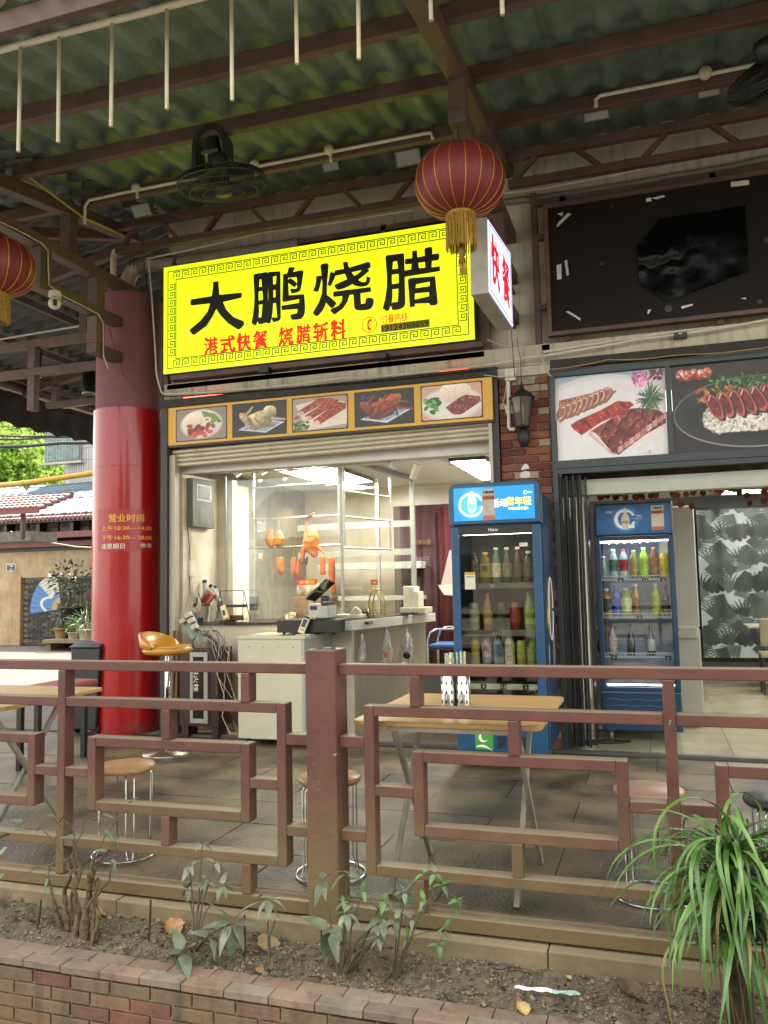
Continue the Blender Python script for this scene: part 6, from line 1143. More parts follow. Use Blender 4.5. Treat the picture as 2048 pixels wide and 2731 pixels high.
# ================================================================== HANGING THINGS, CABLES, LAMPS
def lantern(lab, c, r=.285):
    L = thing('lantern', lab, 'lantern', c, 'red silk lanterns'); m = mat('lantern_red_silk', '681b1c', .55, var=.06, bump=.05); n = 96; prof = []
    for k in range(25):
        t_ = -math.pi/2+math.pi*k/24; t_ *= .86; prof.append((r*math.cos(t_)**.75, r*.80*math.sin(t_)/math.sin(math.pi/2*.86)*.93))
    vs = []
    for q, z in prof:
        for k in range(n): a = 2*math.pi*k/n; f = 1-.022*abs(math.cos(a*9))**6*1.0; vs.append((q*f*math.cos(a), q*f*math.sin(a), z))
    MB().add(vs, [(i*n+k, i*n+(k+1) % n, (i+1)*n+(k+1) % n, (i+1)*n+k) for i in range(24) for k in range(n)], True).build('silk_body', m, L, world=False)
    for j in range(18): a = R(10+20*j+0); MB().tube([(q*1.0*math.cos(a), q*1.0*math.sin(a), z) for q, z in prof], .0028, 5).build('gold_rib', mat('gold_thread', 'c08a2c', .35, metal=.4), L, world=False)
    zt, zb = prof[-1][1], prof[0][1]; MB().lathe((0, 0, zt-.004), [(prof[-1][0]+.005, 0), (prof[-1][0]+.012, .012), (.05, .03), (0, .03)], 28).build('top_cap', mat('black_cap', '17150f', .5), L, world=False)
    MB().lathe((0, 0, zb-.02), [(prof[0][0]*.8, -.01), (prof[0][0]+.006, 0), (prof[0][0]+.002, .025)], 28, cap=True).build('gold_band', mat('gold_band2', '8a6416', .4, metal=.3), L, world=False)
    fm = MB(); nf = 110
    for k in range(nf):
        a = 2*math.pi*k/nf*1.0; rr = .085+.012*rng.random(); l_ = .215+.02*rng.random(); dx = rng.uniform(-.006, .006)
        fm.tube([(rr*math.cos(a), rr*math.sin(a), zb-.01), ((rr+dx)*math.cos(a)+.002, (rr+dx)*math.sin(a), zb-.12), ((rr+dx*1.5)*math.cos(a+.03), (rr+dx)*math.sin(a+.03), zb-l_)], .0028, 4)
    fm.build('fringe', mat('gold_fringe', 'a37a14', .45, var=.3, scale=50), L, world=False)
    MB().lathe((0, 0, zb-.245), [(.012, .05), (.024, .02), (.026, 0), (.012, -.03), (.022, -.05), (.024, -.075)], 14).build('tassel_knot', mat('tassel_gold', '7a5a10', .5, var=.3, scale=90), L, world=False)
    tm_ = MB()
    for k in range(22): a = k*.9; rr = .02*rng.random()**.5; tm_.tube([(rr*math.cos(a), rr*math.sin(a), zb-.30), (rr*1.2*math.cos(a), rr*1.2*math.sin(a), zb-.40)], .0025, 4)
    tm_.build('tassel', MATS['gold_fringe'], L, world=False); MB().tube([(0, 0, zt), (0, 0, 4.36-c[2])], .004, 5).build('cord', M_WIRE, L, world=False)
lantern('large red silk lantern with gold fringe hanging over the right end of the yellow sign', (-1.065, 4.95, 3.88)); lantern('red silk lantern cut off by the left edge of the picture', (-4.72, 4.95, 3.84), .285)
# drip pipe with hanging rods
hp = thing('rod_pipe', 'white pipe tied under the eave with thin white rods hanging from it in a row', 'pipe'); PYY = 3.75
MB().tube([(-4.2+.4*k, PYY, 4.575+.006*math.sin(k)) for k in range(16)], .021, 10).build('pipe', M_PVC, hp)
for px_, ye in ((52, 405), (158, 380), (299, 338), (448, 292), (622, 268), (795, 171), (960, 158), (1153, 55), (1343, 40)):
    c = PY(px_-3, ye, PYY); MB().tube([(c.x+rng.uniform(-.005, .005), PYY, 4.56), (c.x, PYY, c.z)], .0115, 8).build('rod', mat('cream_rod', 'b0a88c', .5), hp)
for k in range(9): MB().tube([(-4.0+.55*k+.02*math.cos(a), PYY+.02*math.sin(a), 4.575+.0*a) for a in np.linspace(0, 6.28, 9)[:-1]], .002, 4, closed=True).build('cable_tie', M_WIREW, hp)
# conduit under the inner purlin with round junction boxes and lamps
cd_ = thing('conduit_run', 'white conduit with round junction boxes along the inner purlin over the yellow sign', 'conduit')
def zc(x): return 4.80
MB().tube([(-4.72, 5.97, 4.62), (-4.72, 5.97, 4.78), (-4.68, 5.97, 4.83), (-4.3, 5.975, 4.84), (-1.55, 5.975, 4.845), (-1.5, 5.975, 4.84), (-1.49, 5.975, 4.79)], .014, 8).build('pipe', M_PVC, cd_)
for px_ in (363, 679, 878): c = PY(px_, 440, 5.95); MB().lathe((c.x, 5.94, 4.85), [(0, -.012), (.036, -.01), (.038, 0), (.038, .03)], 20, 'y').build('junction_box', M_PVC, cd_); MB().tube([(c.x+.01, 5.95, 4.82), (c.x+.015, 5.95, 4.75)], .013, 8).build('elbow', M_PVC, cd_)
cd2 = thing('conduit_run', 'short white conduit with one round junction box over the black sign', 'conduit')
MB().tube([(-.255, 5.97, 4.79), (-.255, 5.97, 4.845), (-.22, 5.97, 4.87), (1.6, 5.97, 4.875)], .015, 8).build('pipe', M_PVC, cd2); c = PY(1880, 185, 5.95); MB().lathe((c.x, 5.94, 4.875), [(0, -.012), (.042, -.01), (.044, 0), (.044, .03)], 20, 'y').build('junction_box', M_PVC, cd2)
for i, (px_, py_, s_, lab) in enumerate(((380, 560, 1, 'grey floodlight below the conduit, left end above the yellow sign'), (883, 442, .75, 'small dark floodlight under the middle junction box'), (1090, 420, 1.1, 'grey floodlight beside the lantern and the right end of the conduit'), (1590, 300, 1, 'dark floodlight below the short conduit over the black sign'), (1890, 240, .8, 'dark floodlight under the round box over the black sign'))):
    c = PY(px_, py_, 6.15); o = thing('floodlight', lab, 'floodlight', c, 'floodlights under the canopy'); M = Matrix.Rotation(R(35), 4, 'X'); MB().obox(M, .20*s_, .045*s_, .12*s_).build('housing', mat('grey_flood_housing', '3c3f3d', .5), o, .005, world=False); MB().obox(M @ Matrix.Translation((0, -.024*s_, 0)), .17*s_, .004, .095*s_).build('lens', mat('dusty_lens', '7d8178', .3), o, world=False); MB().tube([(-.1*s_, .01, 0), (-.1*s_, .02, .12), (.1*s_, .02, .12), (.1*s_, .01, 0)], .005, 5).build('bracket', M_BLACK, o, world=False); MB().tube([(0, .02, .12), (0, .0, .3)], .006, 5).build('stem', M_BLACK, o, world=False)
# ceiling fans
def fan(lab, c, tilt, r, full=True):
    F = thing('wall_fan', lab, 'fan', c, 'black caged fans under the canopy'); F.rotation_euler = tilt
    bk = mat('black_fan_plastic', '1a1c1c', .45, var=.1); wm = MB(); nsp = 84
    for s_, zz in ((1, 0), (-1, 0)):
        for k in range(nsp):
            a = 2*math.pi*k/nsp; pts = [(.05*math.cos(a), .05*math.sin(a), s_*.085), (.6*r*math.cos(a+.05), .6*r*math.sin(a+.05), s_*.075), (.93*r*math.cos(a+.08), .93*r*math.sin(a+.08), s_*.045), (r*math.cos(a+.08), r*math.sin(a+.08), 0)]; wm.tube(pts, .0024, 4, cap=False)
    for rr, z in ((r, 0), (.75*r, .068), (.75*r, -.068), (.45*r, .08), (.45*r, -.08), (.93*r, .045), (.93*r, -.045)): wm.tube([(rr*math.cos(a), rr*math.sin(a), z) for a in np.linspace(0, 6.2832, 41)[:-1]], .003 if rr < r else .006, 5, closed=True)
    o = wm.build('wire_cage', bk, F, world=False); MB().lathe((0, 0, -.09), [(0, 0), (.06, .002), (.06, .012), (0, .014)], 20).build('badge', bk, F, world=False)
    MB().lathe((0, 0, -.03), [(0, 0), (.04, .005), (.045, .05), (.06, .055), (.07, .2), (.05, .24), (0, .245)], 22).build('motor', bk, F, world=False)
    for k in range(3):
        a = R(120*k+15); vs = []
        for i in range(7):
            f = i/6; rr = .04+f*(r*.86-.04); w0 = .5-.1*f
            for s_ in (-1, 0, 1): aa = a+s_*w0*.9; vs.append((rr*math.cos(aa), rr*math.sin(aa), .028*s_*(1-.3*f)))
        MB().add(vs, [(i*3+j, i*3+j+1, (i+1)*3+j+1, (i+1)*3+j) for i in range(6) for j in range(2)], True).build('blade', mat('dark_blade', '2b302e', .3), F, world=False)
    return F
F = fan('black caged fan hanging tilted from the purlin in the middle of the canopy', PY(593, 488, 5.2), (R(10), R(-6), R(20)), .33)
fx, fy, fz = F.location; hs = thing('fan_housing', 'dark arched fan bracket fixed under the purlin above the left fan', 'fan bracket')
vs = []; 
for i in range(11): a = math.pi*i/10; vs.append((fx-.08+.135*math.cos(a), 5.2, 4.60+.15*math.sin(a)))
vs = [(fx-.08+.135, 5.2, fz+.18)]+vs+[(fx-.08-.135, 5.2, fz+.1)]
sh = MB(); 
for a_, b_ in zip(vs[:-1], vs[1:]): a_, b_ = Vector(a_), Vector(b_); sh.prism([a_+Vector((0, -.07, 0)), b_+Vector((0, -.07, 0)), b_+Vector((0, .07, 0)), a_+Vector((0, .07, 0))], Vector(((fx-.08)-a_.x, 0, (fz+.3)-a_.z)).normalized()*.03)
sh.build('shroud', mat('grey_black_shroud', '24282b', .5), hs, fix=True); MB().tube([(fx-.08, 5.2, 4.66), (fx-.05, 5.2, fz+.14)], .055, 16).build('yoke', M_BLACK, hs); MB().box(fx-.13, fx+.01, 5.12, 5.14, fz+.2, fz+.225).build('clamp', M_STEEL, hs)
fan('black caged fan at the right edge of the picture, seen from below', PY(2068, 190, 5.4), (R(35), R(-30), 0), .30)
# security camera
sc3 = thing('security_camera', 'white dome security camera with a black lens under the left truss', 'security camera', PY(146, 800, 5.6))
MB().lathe((0, 0, .025), [(.052, 0), (.052, .035), (.046, .05), (0, .05)], 28).build('base', M_PVC, sc3, world=False); MB().lathe((0, 0, -.03), [(.0, -.05)]+[(.052*math.sin(a), -.052*math.cos(a)) for a in np.linspace(.1, 3.0, 16)]+[(0, .052)], 28).build('ball', M_PVC, sc3, world=False)
M = Matrix.Translation((.028, -.030, -.036)) @ Matrix.Rotation(R(40), 4, 'Z'); MB().obox(M, .036, .04, .055).build('lens_face', M_BLACK, sc3, .012, world=False)
# yellow diagonal conduit, pipes by the column top
o = thing('yellow_conduit', 'thin yellowed conduit slanting from the purlin to the wall above the column', 'conduit'); MB().tube([PX(*p, -4.78) for p in ((76, 472), (215, 575), (216, 578), (380, 650))], .012, 8).build('pipe', mat('yellowed_pvc', 'a89d4a', .5), o)
dp = thing('drain_pipe', 'fat grey-white drain pipe bending down behind the column top with wires tied round it', 'drain pipe')
pts = [PY(470, 705, 6.85), PY(420, 703, 6.85), PY(385, 708, 6.84), PY(355, 722, 6.83), PY(342, 745, 6.83), PY(338, 775, 6.83)]; MB().tube(pts, .075, 18).build('elbow', mat('grey_pvc', '8a8272', .5, var=.12, streak=.3), dp); MB().tube([PY(480, 704, 6.85), PY(800, 655, 6.86)], .072, 16).build('pipe', MATS['grey_pvc'], dp)
for px_ in (360, 372, 380, 388, 395): c = PY(px_, 712, 6.84); MB().tube([(c.x+.01*math.cos(a), 6.84+.085*math.cos(a), c.z+.085*math.sin(a)) for a in np.linspace(0, 6.28, 15)[:-1]], .004, 4, closed=True).build('tied_wire', M_WIRE, dp)
MB().tube([PY(325, 665, 6.8), PY(305, 672, 6.8), PY(302, 690, 6.8), PY(303, 760, 6.8)], .03, 12).build('small_pipe', M_PVC, dp)
# cables and conduit on the wall
cb = thing('wall_cables', 'bundles of grey and black cables run along the steel frame around the signs', 'cables')
def cable(pts, r=.007, m=M_WIREW, sag=.01):
    P_ = [Vector(p) for p in pts]; out = []
    for a, b in zip(P_[:-1], P_[1:]):
        for k in range(6): f = k/6; v = a.lerp(b, f); v.z -= sag*math.sin(math.pi*f); v += Vector((0, rng.uniform(-.002, .002), rng.uniform(-.003, .003))); out.append(v)
    out.append(P_[-1]); MB().tube(out, r, 6).build('cable', m, cb)
def pp(l, Y): return [PY(x, y, Y) for x, y in l]
cable(pp([(392, 690), (700, 620), (1100, 560)], 6.72), .011); cable(pp([(1345, 515), (1560, 480), (1800, 428), (2060, 385)], 6.72), .012); cable(pp([(1345, 540), (1800, 470), (2060, 420)], 6.9), .03, mat('wall_pipe_grey', '77736a', .6))
cable(pp([(396, 690), (404, 780), (412, 900), (418, 1000), (432, 1050), (620, 1040), (900, 1010), (1290, 975)], 6.69), .009); cable(pp([(385, 700), (398, 820), (408, 950), (428, 1058), (700, 1040), (1300, 985)], 6.70), .006, M_WIRE)
cable(pp([(1190, 985), (1400, 955), (1700, 905), (2060, 850)], 6.70), .010, M_PVC); cable(pp([(1450, 938), (1800, 885), (2060, 855)], 6.76), .012, M_PVC, 0); cable(pp([(1300, 905), (1360, 925), (1420, 930)], 6.7), .004); cable(pp([(1290, 1000), (1370, 1003), (1460, 965)], 6.69), .004)
cable(pp([(1432, 935), (1446, 955), (1460, 990), (1470, 1003)], 6.68), .006); cable(pp([(1470, 985), (1620, 960), (1800, 948), (2060, 925)], 6.69), .005, mat('yellow_cable', '8f7a4a', .6)); cable(pp([(1362, 860), (1372, 1000), (1392, 1060)], 6.68), .003, M_WIRE, 0); cable(pp([(1440, 1000), (1440, 1060), (1425, 1110)], 6.68), .003, M_WIRE)
cable(pp([(1355, 985), (1345, 1060), (1336, 1090)], 6.69), .003); cable([PX(*p, -4.79) for p in ((0, 592), (55, 618), (112, 650), (128, 668), (130, 760), (160, 785), (262, 838), (275, 860), (276, 950), (290, 985))], .006, M_WIREW, 0); cable(pp([(286, 860), (330, 1000), (420, 1090)], 6.3), .003, M_WIRE, .02)
wp = thing('wall_conduit', 'white conduit dropping from a white junction box down the brick pier', 'conduit')
MB().box(*[v for v in (PY(1346, 985, 6.72).x, PY(1376, 985, 6.72).x)], 6.71, 6.755, PY(1346, 985, 6.72).z-.1, PY(1346, 985, 6.72).z).build('junction_box', M_PVC, wp, .003)
a, b = PY(1355, 985, 6.74), PY(1357, 1140, 6.74); MB().tube([a, b, b+Vector((.01, 0, -.015)), b+Vector((.05, 0, -.02))], .016, 10).build('pipe', M_PVC, wp)
# small black floodlights on the lower rail, red led glow strips
for px_, lab in ((707, 'little black lamp on the rail under the yellow sign, left of centre'), (1019, 'little black lamp on the rail under the yellow sign, right of centre')):
    c = PY(px_, 988+(707-px_)*-.0-(px_-707)*.12, 6.7); o = thing('rail_lamp', lab, 'lamp', c, 'little lamps under the yellow sign'); MB().box(-.05, .05, -.04, .04, -.025, .025).build('housing', M_BLACK, o, .004, world=False)
c = PY(1814, 895, 6.72); o = thing('rail_lamp', 'little black lamp on the rail under the black sign', 'lamp', c); MB().box(-.05, .05, -.03, .03, -.025, .02).build('housing', M_BLACK, o, .004, world=False)
for lab, a, b in (('red led tube glowing on the fascia at the left, above the first food picture', (490, 1062), (610, 1050)), ('red led tube glowing on the fascia at the right, above the fifth food picture', (1170, 988), (1250, 980))):
    o = thing('led_tube', lab, 'led strip', group='red led tubes'); A2, B2 = PY(*a, 6.73), PY(*b, 6.73); MB().tube([A2, B2], .006, 8).build('tube', glow('red_led', (1, .10, .05), 3.5), o); MB().beam(A2+Vector((0, .012, 0)), B2+Vector((0, .012, 0)), .006, .02).build('channel', M_PVC, o)
# old wall lantern on the pier
wl_ = thing('wall_lantern', 'old black carriage lantern on the brick pier', 'wall lamp', PY(1393, 1095, 6.66)); M_IRON = mat('black_iron', '161412', .55, var=.2, bump=.2)
zz0, zz1 = -.13, .10
for k in range(6):
    a = R(60*k+30); a2 = R(60*k+90); ra, rb = .055, .095; MB().beam((ra*math.cos(a), ra*math.sin(a), zz0), (rb*math.cos(a), rb*math.sin(a), zz1), .010).build('glazing_bar', M_IRON, wl_, world=False)
    MB().add([(ra*math.cos(a), ra*math.sin(a), zz0), (ra*math.cos(a2), ra*math.sin(a2), zz0), (rb*math.cos(a2), rb*math.sin(a2), zz1), (rb*math.cos(a), rb*math.sin(a), zz1)], [(0, 1, 2, 3)]).build('pane', glass('cloudy_lamp_glass', (.62, .58, .48), 1.5), wl_, world=False)
MB().lathe((0, 0, .10), [(.11, 0), (.105, .012), (.05, .06), (.025, .075), (.012, .11), (.004, .15)], 6, smooth=False).build('roof_cap', M_IRON, wl_, world=False); MB().lathe((0, 0, -.13), [(0, -.02), (.05, -.015), (.06, 0)], 6, smooth=False).build('base_ring', M_IRON, wl_, world=False); MB().lathe((0, 0, -.1), [(0, 0), (.018, 0), (.018, .1), (.026, .13), (0, .16)], 12).build('bulb', mat('old_bulb', '8a8668', .3), wl_, world=False)
MB().lathe((0, .03, -.2), [(0, -.10), (.03, -.09), (.05, -.04), (.05, .02), (.03, .05)], 14).build('bracket', M_IRON, wl_, world=False); MB().tube([(0, 0, .25), (0, 0, .42), (-.03, .02, .62)], .0025, 4).build('wire', M_WIRE, wl_, world=False)
# torn paper scraps on the brick pier
o = thing('torn_paper', 'torn pale paper remnants stuck on the bricks above the fridge', 'torn paper')
for pts in ([(1390, 1248), (1400, 1236), (1408, 1240), (1412, 1250), (1398, 1252), (1392, 1256)], [(1388, 1262), (1398, 1256), (1412, 1258), (1414, 1272), (1400, 1276), (1386, 1272)], [(1345, 1082), (1380, 1080), (1382, 1100), (1350, 1106)]): MB().prism([PY(*q, 6.7605) for q in pts], (0, -.0015, 0)).build('scrap', M_TAPE, o, fix=True)
# ================================================================== TERRACE FURNITURE
M_WOOD = mat('pale_wood_top', 'a8844c', .35, var=.10, scale=3, stretch=(1, 14, 14), bump=.06, coat=.15, col2='bb9558'); M_WEDGE = mat('plywood_edge', 'a87f48', .6, var=.12); M_LEGW = mat('white_leg_paint', '8f8a7c', .5, var=.1, streak=.2)
def folding_table(lab, x0, x1, y0, y1, z=.745):
    T = thing('folding_table', lab, 'table', group='folding terrace tables'); r = .035
    def rr(e): return [(x0-e+r-r*math.cos(a), y0-e+r-r*math.sin(a), z) for a in np.linspace(0, math.pi/2, 5)]+[(x1+e-r+r*math.sin(a), y0-e+r-r*math.cos(a), z) for a in np.linspace(0, math.pi/2, 5)]+[(x1+e-r+r*math.cos(a), y1+e-r+r*math.sin(a), z) for a in np.linspace(0, math.pi/2, 5)]+[(x0-e+r-r*math.sin(a), y1+e-r+r*math.cos(a), z) for a in np.linspace(0, math.pi/2, 5)]
    MB().prism(rr(0), (0, 0, -.0215)).build('table_top', M_WOOD, T, .003, fix=True)
    xl, xr = x0+.16, x1-.13; t_ = .022
    for x in (xl, xr):
        MB().beam((x, y0+.02, 0), (x, y0+.62, z-.03), t_, t_+.006).build('leg', M_LEGW, T, .002); MB().beam((x+t_+.003, y0+.60, 0), (x+t_+.003, y0+.03, z-.03), t_, t_+.006).build('leg', M_LEGW, T, .002)
    for y, zz in ((y0+.09, .09), (y0+.53, .10)): MB().beam((xl-.01, y, zz), (xr+.03, y, zz), .02, .02).build('stretcher', M_LEGW, T, .002)
    for y in (y0+.03, y0+.64): MB().beam((xl, y, z-.035), (xr+.02, y, z-.035), .018, .022).build('top_rail', M_LEGW, T, .002)
    return T
folding_table('pale wooden folding table with white crossed legs right of the big railing post', -1.315, -.478, 3.50, 4.42); folding_table('pale wooden folding table cut off by the left edge behind the railing', -4.15, -3.26, 3.52, 4.36)
def stool(lab, x, y, m, z=.45):
    S = thing('stool', lab, 'stool', (x, y, 0), 'round wire-legged stools'); MB().lathe((0, 0, 0), [(.0, z-.03), (.138, z-.03), (.147, z-.02), (.147, z-.006), (.141, z), (0, z)], 40).build('seat', m, S, world=False)
    for k in range(4):
        a = R(45+90*k); c_, s_ = math.cos(a), math.sin(a)
        for d in (-.02, .02): ox, oy = -s_*d, c_*d; MB().tube([(.05*c_+ox, .05*s_+oy, z-.035), (.115*c_+ox, .115*s_+oy, z-.037), (.13*c_+ox, .13*s_+oy, z-.06), (.125*c_+ox, .125*s_+oy, .06), (.14*c_+ox*.6, .14*s_+oy*.6, .008)], .0042, 6).build('leg', M_CHROME, S, world=False)
    MB().tube([(.162*math.cos(a), .162*math.sin(a), .007) for a in np.linspace(0, 6.2832, 41)[:-1]], .005, 6, closed=True).build('base_ring', M_CHROME, S, world=False)
M_SEAT = mat('stool_wood', 'a27a52', .4, var=.1, stretch=(2, 12, 2), col2='b58c62', coat=.1); M_SEAT2 = mat('pinkish_stool_wood', '9c7b66', .4, var=.08, stretch=(2, 12, 2))
stool('round wooden stool seen through the left railing lattice', -2.635, 3.70, M_SEAT); stool('round wooden stool half hidden behind the big railing post', -1.505, 3.70, M_SEAT); stool('pinkish wooden stool behind the railing near the long-leaved plant', -.07, 3.80, M_SEAT2); stool('dark-seated stool at the right edge behind the long-leaved plant', .45, 3.80, mat('dark_seat', '2c2a27', .4), .44)
hd = thing('chopstick_holder', 'perforated steel chopstick holder with teardrop holes on the right table', 'chopstick holder', (-.945, 3.95, .745))
for k, (dx, dy) in enumerate(((-.036, 0), (.036, .01), (0, .06))):
    MB().lathe((dx, dy, 0), [(.034, 0), (.034, .20), (.032, .2), (.032, .004), (0, .004)], 24).build('steel_tube', M_STEEL, hd, world=False)
    if k < 2:
        hm = MB()
        for zz in (.03, .075, .12, .165):
            for a in (-math.pi/2-.75, -math.pi/2, -math.pi/2+.75): c = Vector((dx+.0345*math.cos(a), dy+.0345*math.sin(a), zz)); n_ = Vector((math.cos(a), math.sin(a), 0)); t_ = Vector((-math.sin(a), math.cos(a), 0)); hm.prism([c+t_*(.0042*sx)+Vector((0, 0, sz*.75)) for sx, sz in ((0, .017), (.6, .006), (1, -.002), (.7, -.009), (0, -.012), (-.7, -.009), (-1, -.002), (-.6, .006))], n_*.0008)
        hm.build('drop_holes', M_BLACK, hd, world=False, fix=True)
    for j in range(5): x_, y_ = dx+rng.uniform(-.018, .018), dy+rng.uniform(-.018, .018); MB().beam((x_, y_, .02), (x_+rng.uniform(-.012, .012), y_+rng.uniform(-.01, .01), .262+rng.uniform(-.012, .008)), .009, .005).build('wrapped_chopsticks', mat('wrapper_%d' % (j % 3), ['b8b89c', 'b0a06c', '8fa89a'][j % 3], .25, var=.35, scale=90), hd, world=False)
bn = thing('padded_bench', 'low bench with a faded red pad beside the left table', 'bench'); MB().box(-4.66, -4.36, 5.10, 5.75, .57, .62).build('pad', mat('faded_red_vinyl', '84423e', .6, var=.08), bn, .015); MB().box(-4.64, -4.42, 5.12, 5.73, .5, .559).build('frame', M_BLACK, bn)
for x_ in (-4.61, -4.45):
    for y_ in (5.16, 5.69): MB().box(x_-.02, x_+.02, y_-.02, y_+.02, 0, .5).build('leg', M_BLACK, bn)
c = PZ(214, 1958, 0); bi = thing('waste_bin', 'black plastic wheelie bin standing against the left side of the red column', 'waste bin')
MB().prism([(c.x-.10, c.y, .04), (c.x+.17, c.y, .04), (c.x+.21, c.y, .80), (c.x-.12, c.y, .80)], (0, .42, 0)).build('bin_body', M_BLACK, bi, .012, fix=True); MB().prism([(c.x-.13, c.y-.03, .805), (c.x+.22, c.y-.03, .805), (c.x+.20, c.y+.1, .86), (c.x-.11, c.y+.1, .86)], (0, .36, .0)).build('lid', mat('bin_lid_black', '1c1d1e', .3), bi, .008, fix=True)
for x_ in (c.x-.08, c.x+.17): MB().tube([(x_-.015, c.y+.06, .045), (x_+.015, c.y+.06, .045)], .045, 16).build('wheel', M_BLACK, bi)
# drain cover-like dark ring at far right
# ================================================================== PLANTER PLANTS
def leafmesh(nm, m, L=1, Wd=.3, droop=.25, fold=.06, n=7, tipw=.5):
    vs = []; fs = []
    for i in range(n+1):
        f = i/n; w = Wd*.5*math.sin(math.pi*min(1, f**tipw*1.0))**.8 if 0 < f < 1 else .004; z = -droop*f*f
        vs += [(-w, f*L, z+fold*w*3), (0, f*L, z), (w, f*L, z+fold*w*3)]
    for i in range(n): a = i*3; fs += [(a, a+1, a+4, a+3), (a+1, a+2, a+5, a+4)]
    return MB().add(vs, fs, True).mesh(nm, m)
def leafmat(nm, c1, c2): return mat(nm, c1, .45, col2=c2, scale=30, var=.15, spec=.4)
DL = [leafmat('dusty_leaf_%d' % i, a, b) for i, (a, b) in enumerate((('565f4c', '6c745e'), ('4a5540', '606a50'), ('666d5c', '7c8270')))]
GLs = [leafmat('green_leaf_%d' % i, a, b) for i, (a, b) in enumerate((('3f6a2c', '57823c'), ('4c6e3e', '5f8050')))]
LV = [leafmesh('leaflet', m, 1, .44, dr) for m in DL for dr in (.15, .45)]; LG = [leafmesh('leaflet', m, 1, .5, .25) for m in GLs]
M_TWIG = mat('green_brown_twig', '4f4a34', .8, var=.25, bump=.3); M_BARK = mat('knobbly_bark', '3e3222', .9, var=.3, scale=45, bump=1.0, bscale=90, col2='6e5c3e')
def orient(d, roll_=0, up=Vector((0, 0, 1))):
    d = d.normalized(); x = d.cross(up); x = x.normalized() if x.length > .05 else Vector((1, 0, 0)); z = x.cross(d); M = Matrix((x, d, z)).transposed(); return (M @ Matrix.Rotation(roll_, 3, 'Y')).to_euler()
def whorl(par, c, s, n, dirn, set_=None, spread=.3, nm='leaf'):
    dirn = dirn.normalized(); ux = dirn.cross(Vector((.3, .1, 1))).normalized(); uy = dirn.cross(ux); set_ = set_ or LV; a0 = rng.uniform(0, 6)
    for k in range(n):
        a = a0+2*math.pi*k/n+rng.uniform(-.15, .15); d = (ux*math.cos(a)+uy*math.sin(a))+dirn*spread*rng.uniform(.2, 1.1); d.z -= .3; o = put(nm, set_[rng.integers(len(set_))], par, loc=c+d.normalized()*s*.12, rot=orient(d, rng.uniform(-.4, .4)), world=False); o.scale = (s*rng.uniform(1.05, 1.35),)*3
def PS(px, py, Y=3.22): return PY(px, py, Y)
def umbrella_plant(lab, base, stems, set_=None, n=6):
    P_ = thing('umbrella_plant', lab, 'plant')
    for (tip, s, d, nn) in stems:
        b = Vector(base); b.z = soil_z(b.x, b.y)-.02; t_ = Vector(tip); mid = b.lerp(t_, .5)+Vector((rng.uniform(-.02, .02), 0, .02)); MB().tube([b, mid, t_], [.006, .004, .0025], 6).build('stem', M_TWIG, P_); whorl(P_, t_, s, nn or n, Vector(d), set_)
    return P_
b = PZ(545, 2520, -.2); b.y = 3.2
umbrella_plant('dusty grey-green umbrella plant with several leaf whorls left of the big post', (b.x, 3.2, 0), [(PS(505, 2310), .055, (-.4, -.3, .8), 6), (PS(545, 2345), .05, (.1, -.5, .8), 6), (PS(500, 2372), .045, (-.5, -.6, .2), 6), (PS(592, 2362), .05, (.6, -.4, .4), 5), (PS(620, 2462, 3.12), .095, (.3, -.9, .35), 7), (PS(560, 2500, 3.12), .07, (0, -.9, .2), 4), (PS(488, 2540, 3.08), .095, (-.5, -.8, .2), 6), (PS(540, 2250), .045, (.1, 0, 1), 4), (PS(575, 2300), .04, (.5, .2, .8), 4)])
umbrella_plant('small single-stemmed umbrella seedling between the dusty plant and the big post', (PS(735, 2545).x, 3.16, 0), [(PS(716, 2398, 3.18), .062, (0, -.3, .9), 6), (PS(738, 2440, 3.18), .02, (.6, 0, .6), 3)])
umbrella_plant('umbrella plant in front of the foot of the big post with broad grey leaves', (PS(915, 2570).x, 3.18, 0), [(PS(862, 2350, 3.2), .072, (-.7, -.4, .6), 5), (PS(925, 2330, 3.2), .06, (-.1, -.2, .9), 3), (PS(925, 2435, 3.16), .055, (.1, -.7, .6), 6), (PS(880, 2480, 3.1), .10, (-.5, -.8, -.3), 4), (PS(1020, 2445, 3.2), .065, (.6, -.4, .5), 5), (PS(1055, 2455, 3.2), .05, (.7, -.5, .3), 4), (PS(1010, 2500, 3.16), .04, (.3, -.7, .3), 6)])
umbrella_plant('fresh bright green sprigs growing among the grey leaves at the big post', (PS(930, 2565).x, 3.2, 0), [(PS(920, 2405, 3.19), .038, (0, -.4, .9), 5), (PS(968, 2375, 3.2), .042, (.4, -.3, .9), 4), (PS(1020, 2400, 3.2), .05, (.3, -.2, .8), 4)], LG)
sp = thing('wiry_shrub', 'thin wiry seedling with sparse small leaves right of the big post', 'shrub')
bb = Vector((PS(1050, 2560).x, 3.2, -.22))
for k, l in enumerate((((1130, 2400), (1215, 2420)), ((1100, 2450), (1180, 2360), (1222, 2400)), ((1090, 2500), (1190, 2470), (1170, 2520)), ((1080, 2380), (1130, 2330), (1160, 2330)), ((1060, 2460), (1075, 2380)), ((1130, 2420), (1180, 2480)))):
    pts = [bb]+[PS(*q, 3.2+.01*k) for q in l]; MB().tube(pts, [.0035]+[.002]*(len(pts)-1), 5).build('stem', M_TWIG, sp)
    for q in pts[1:]: whorl(sp, q, .036, 3, Vector((.4, -.4, .4)), LG+LV[:2])
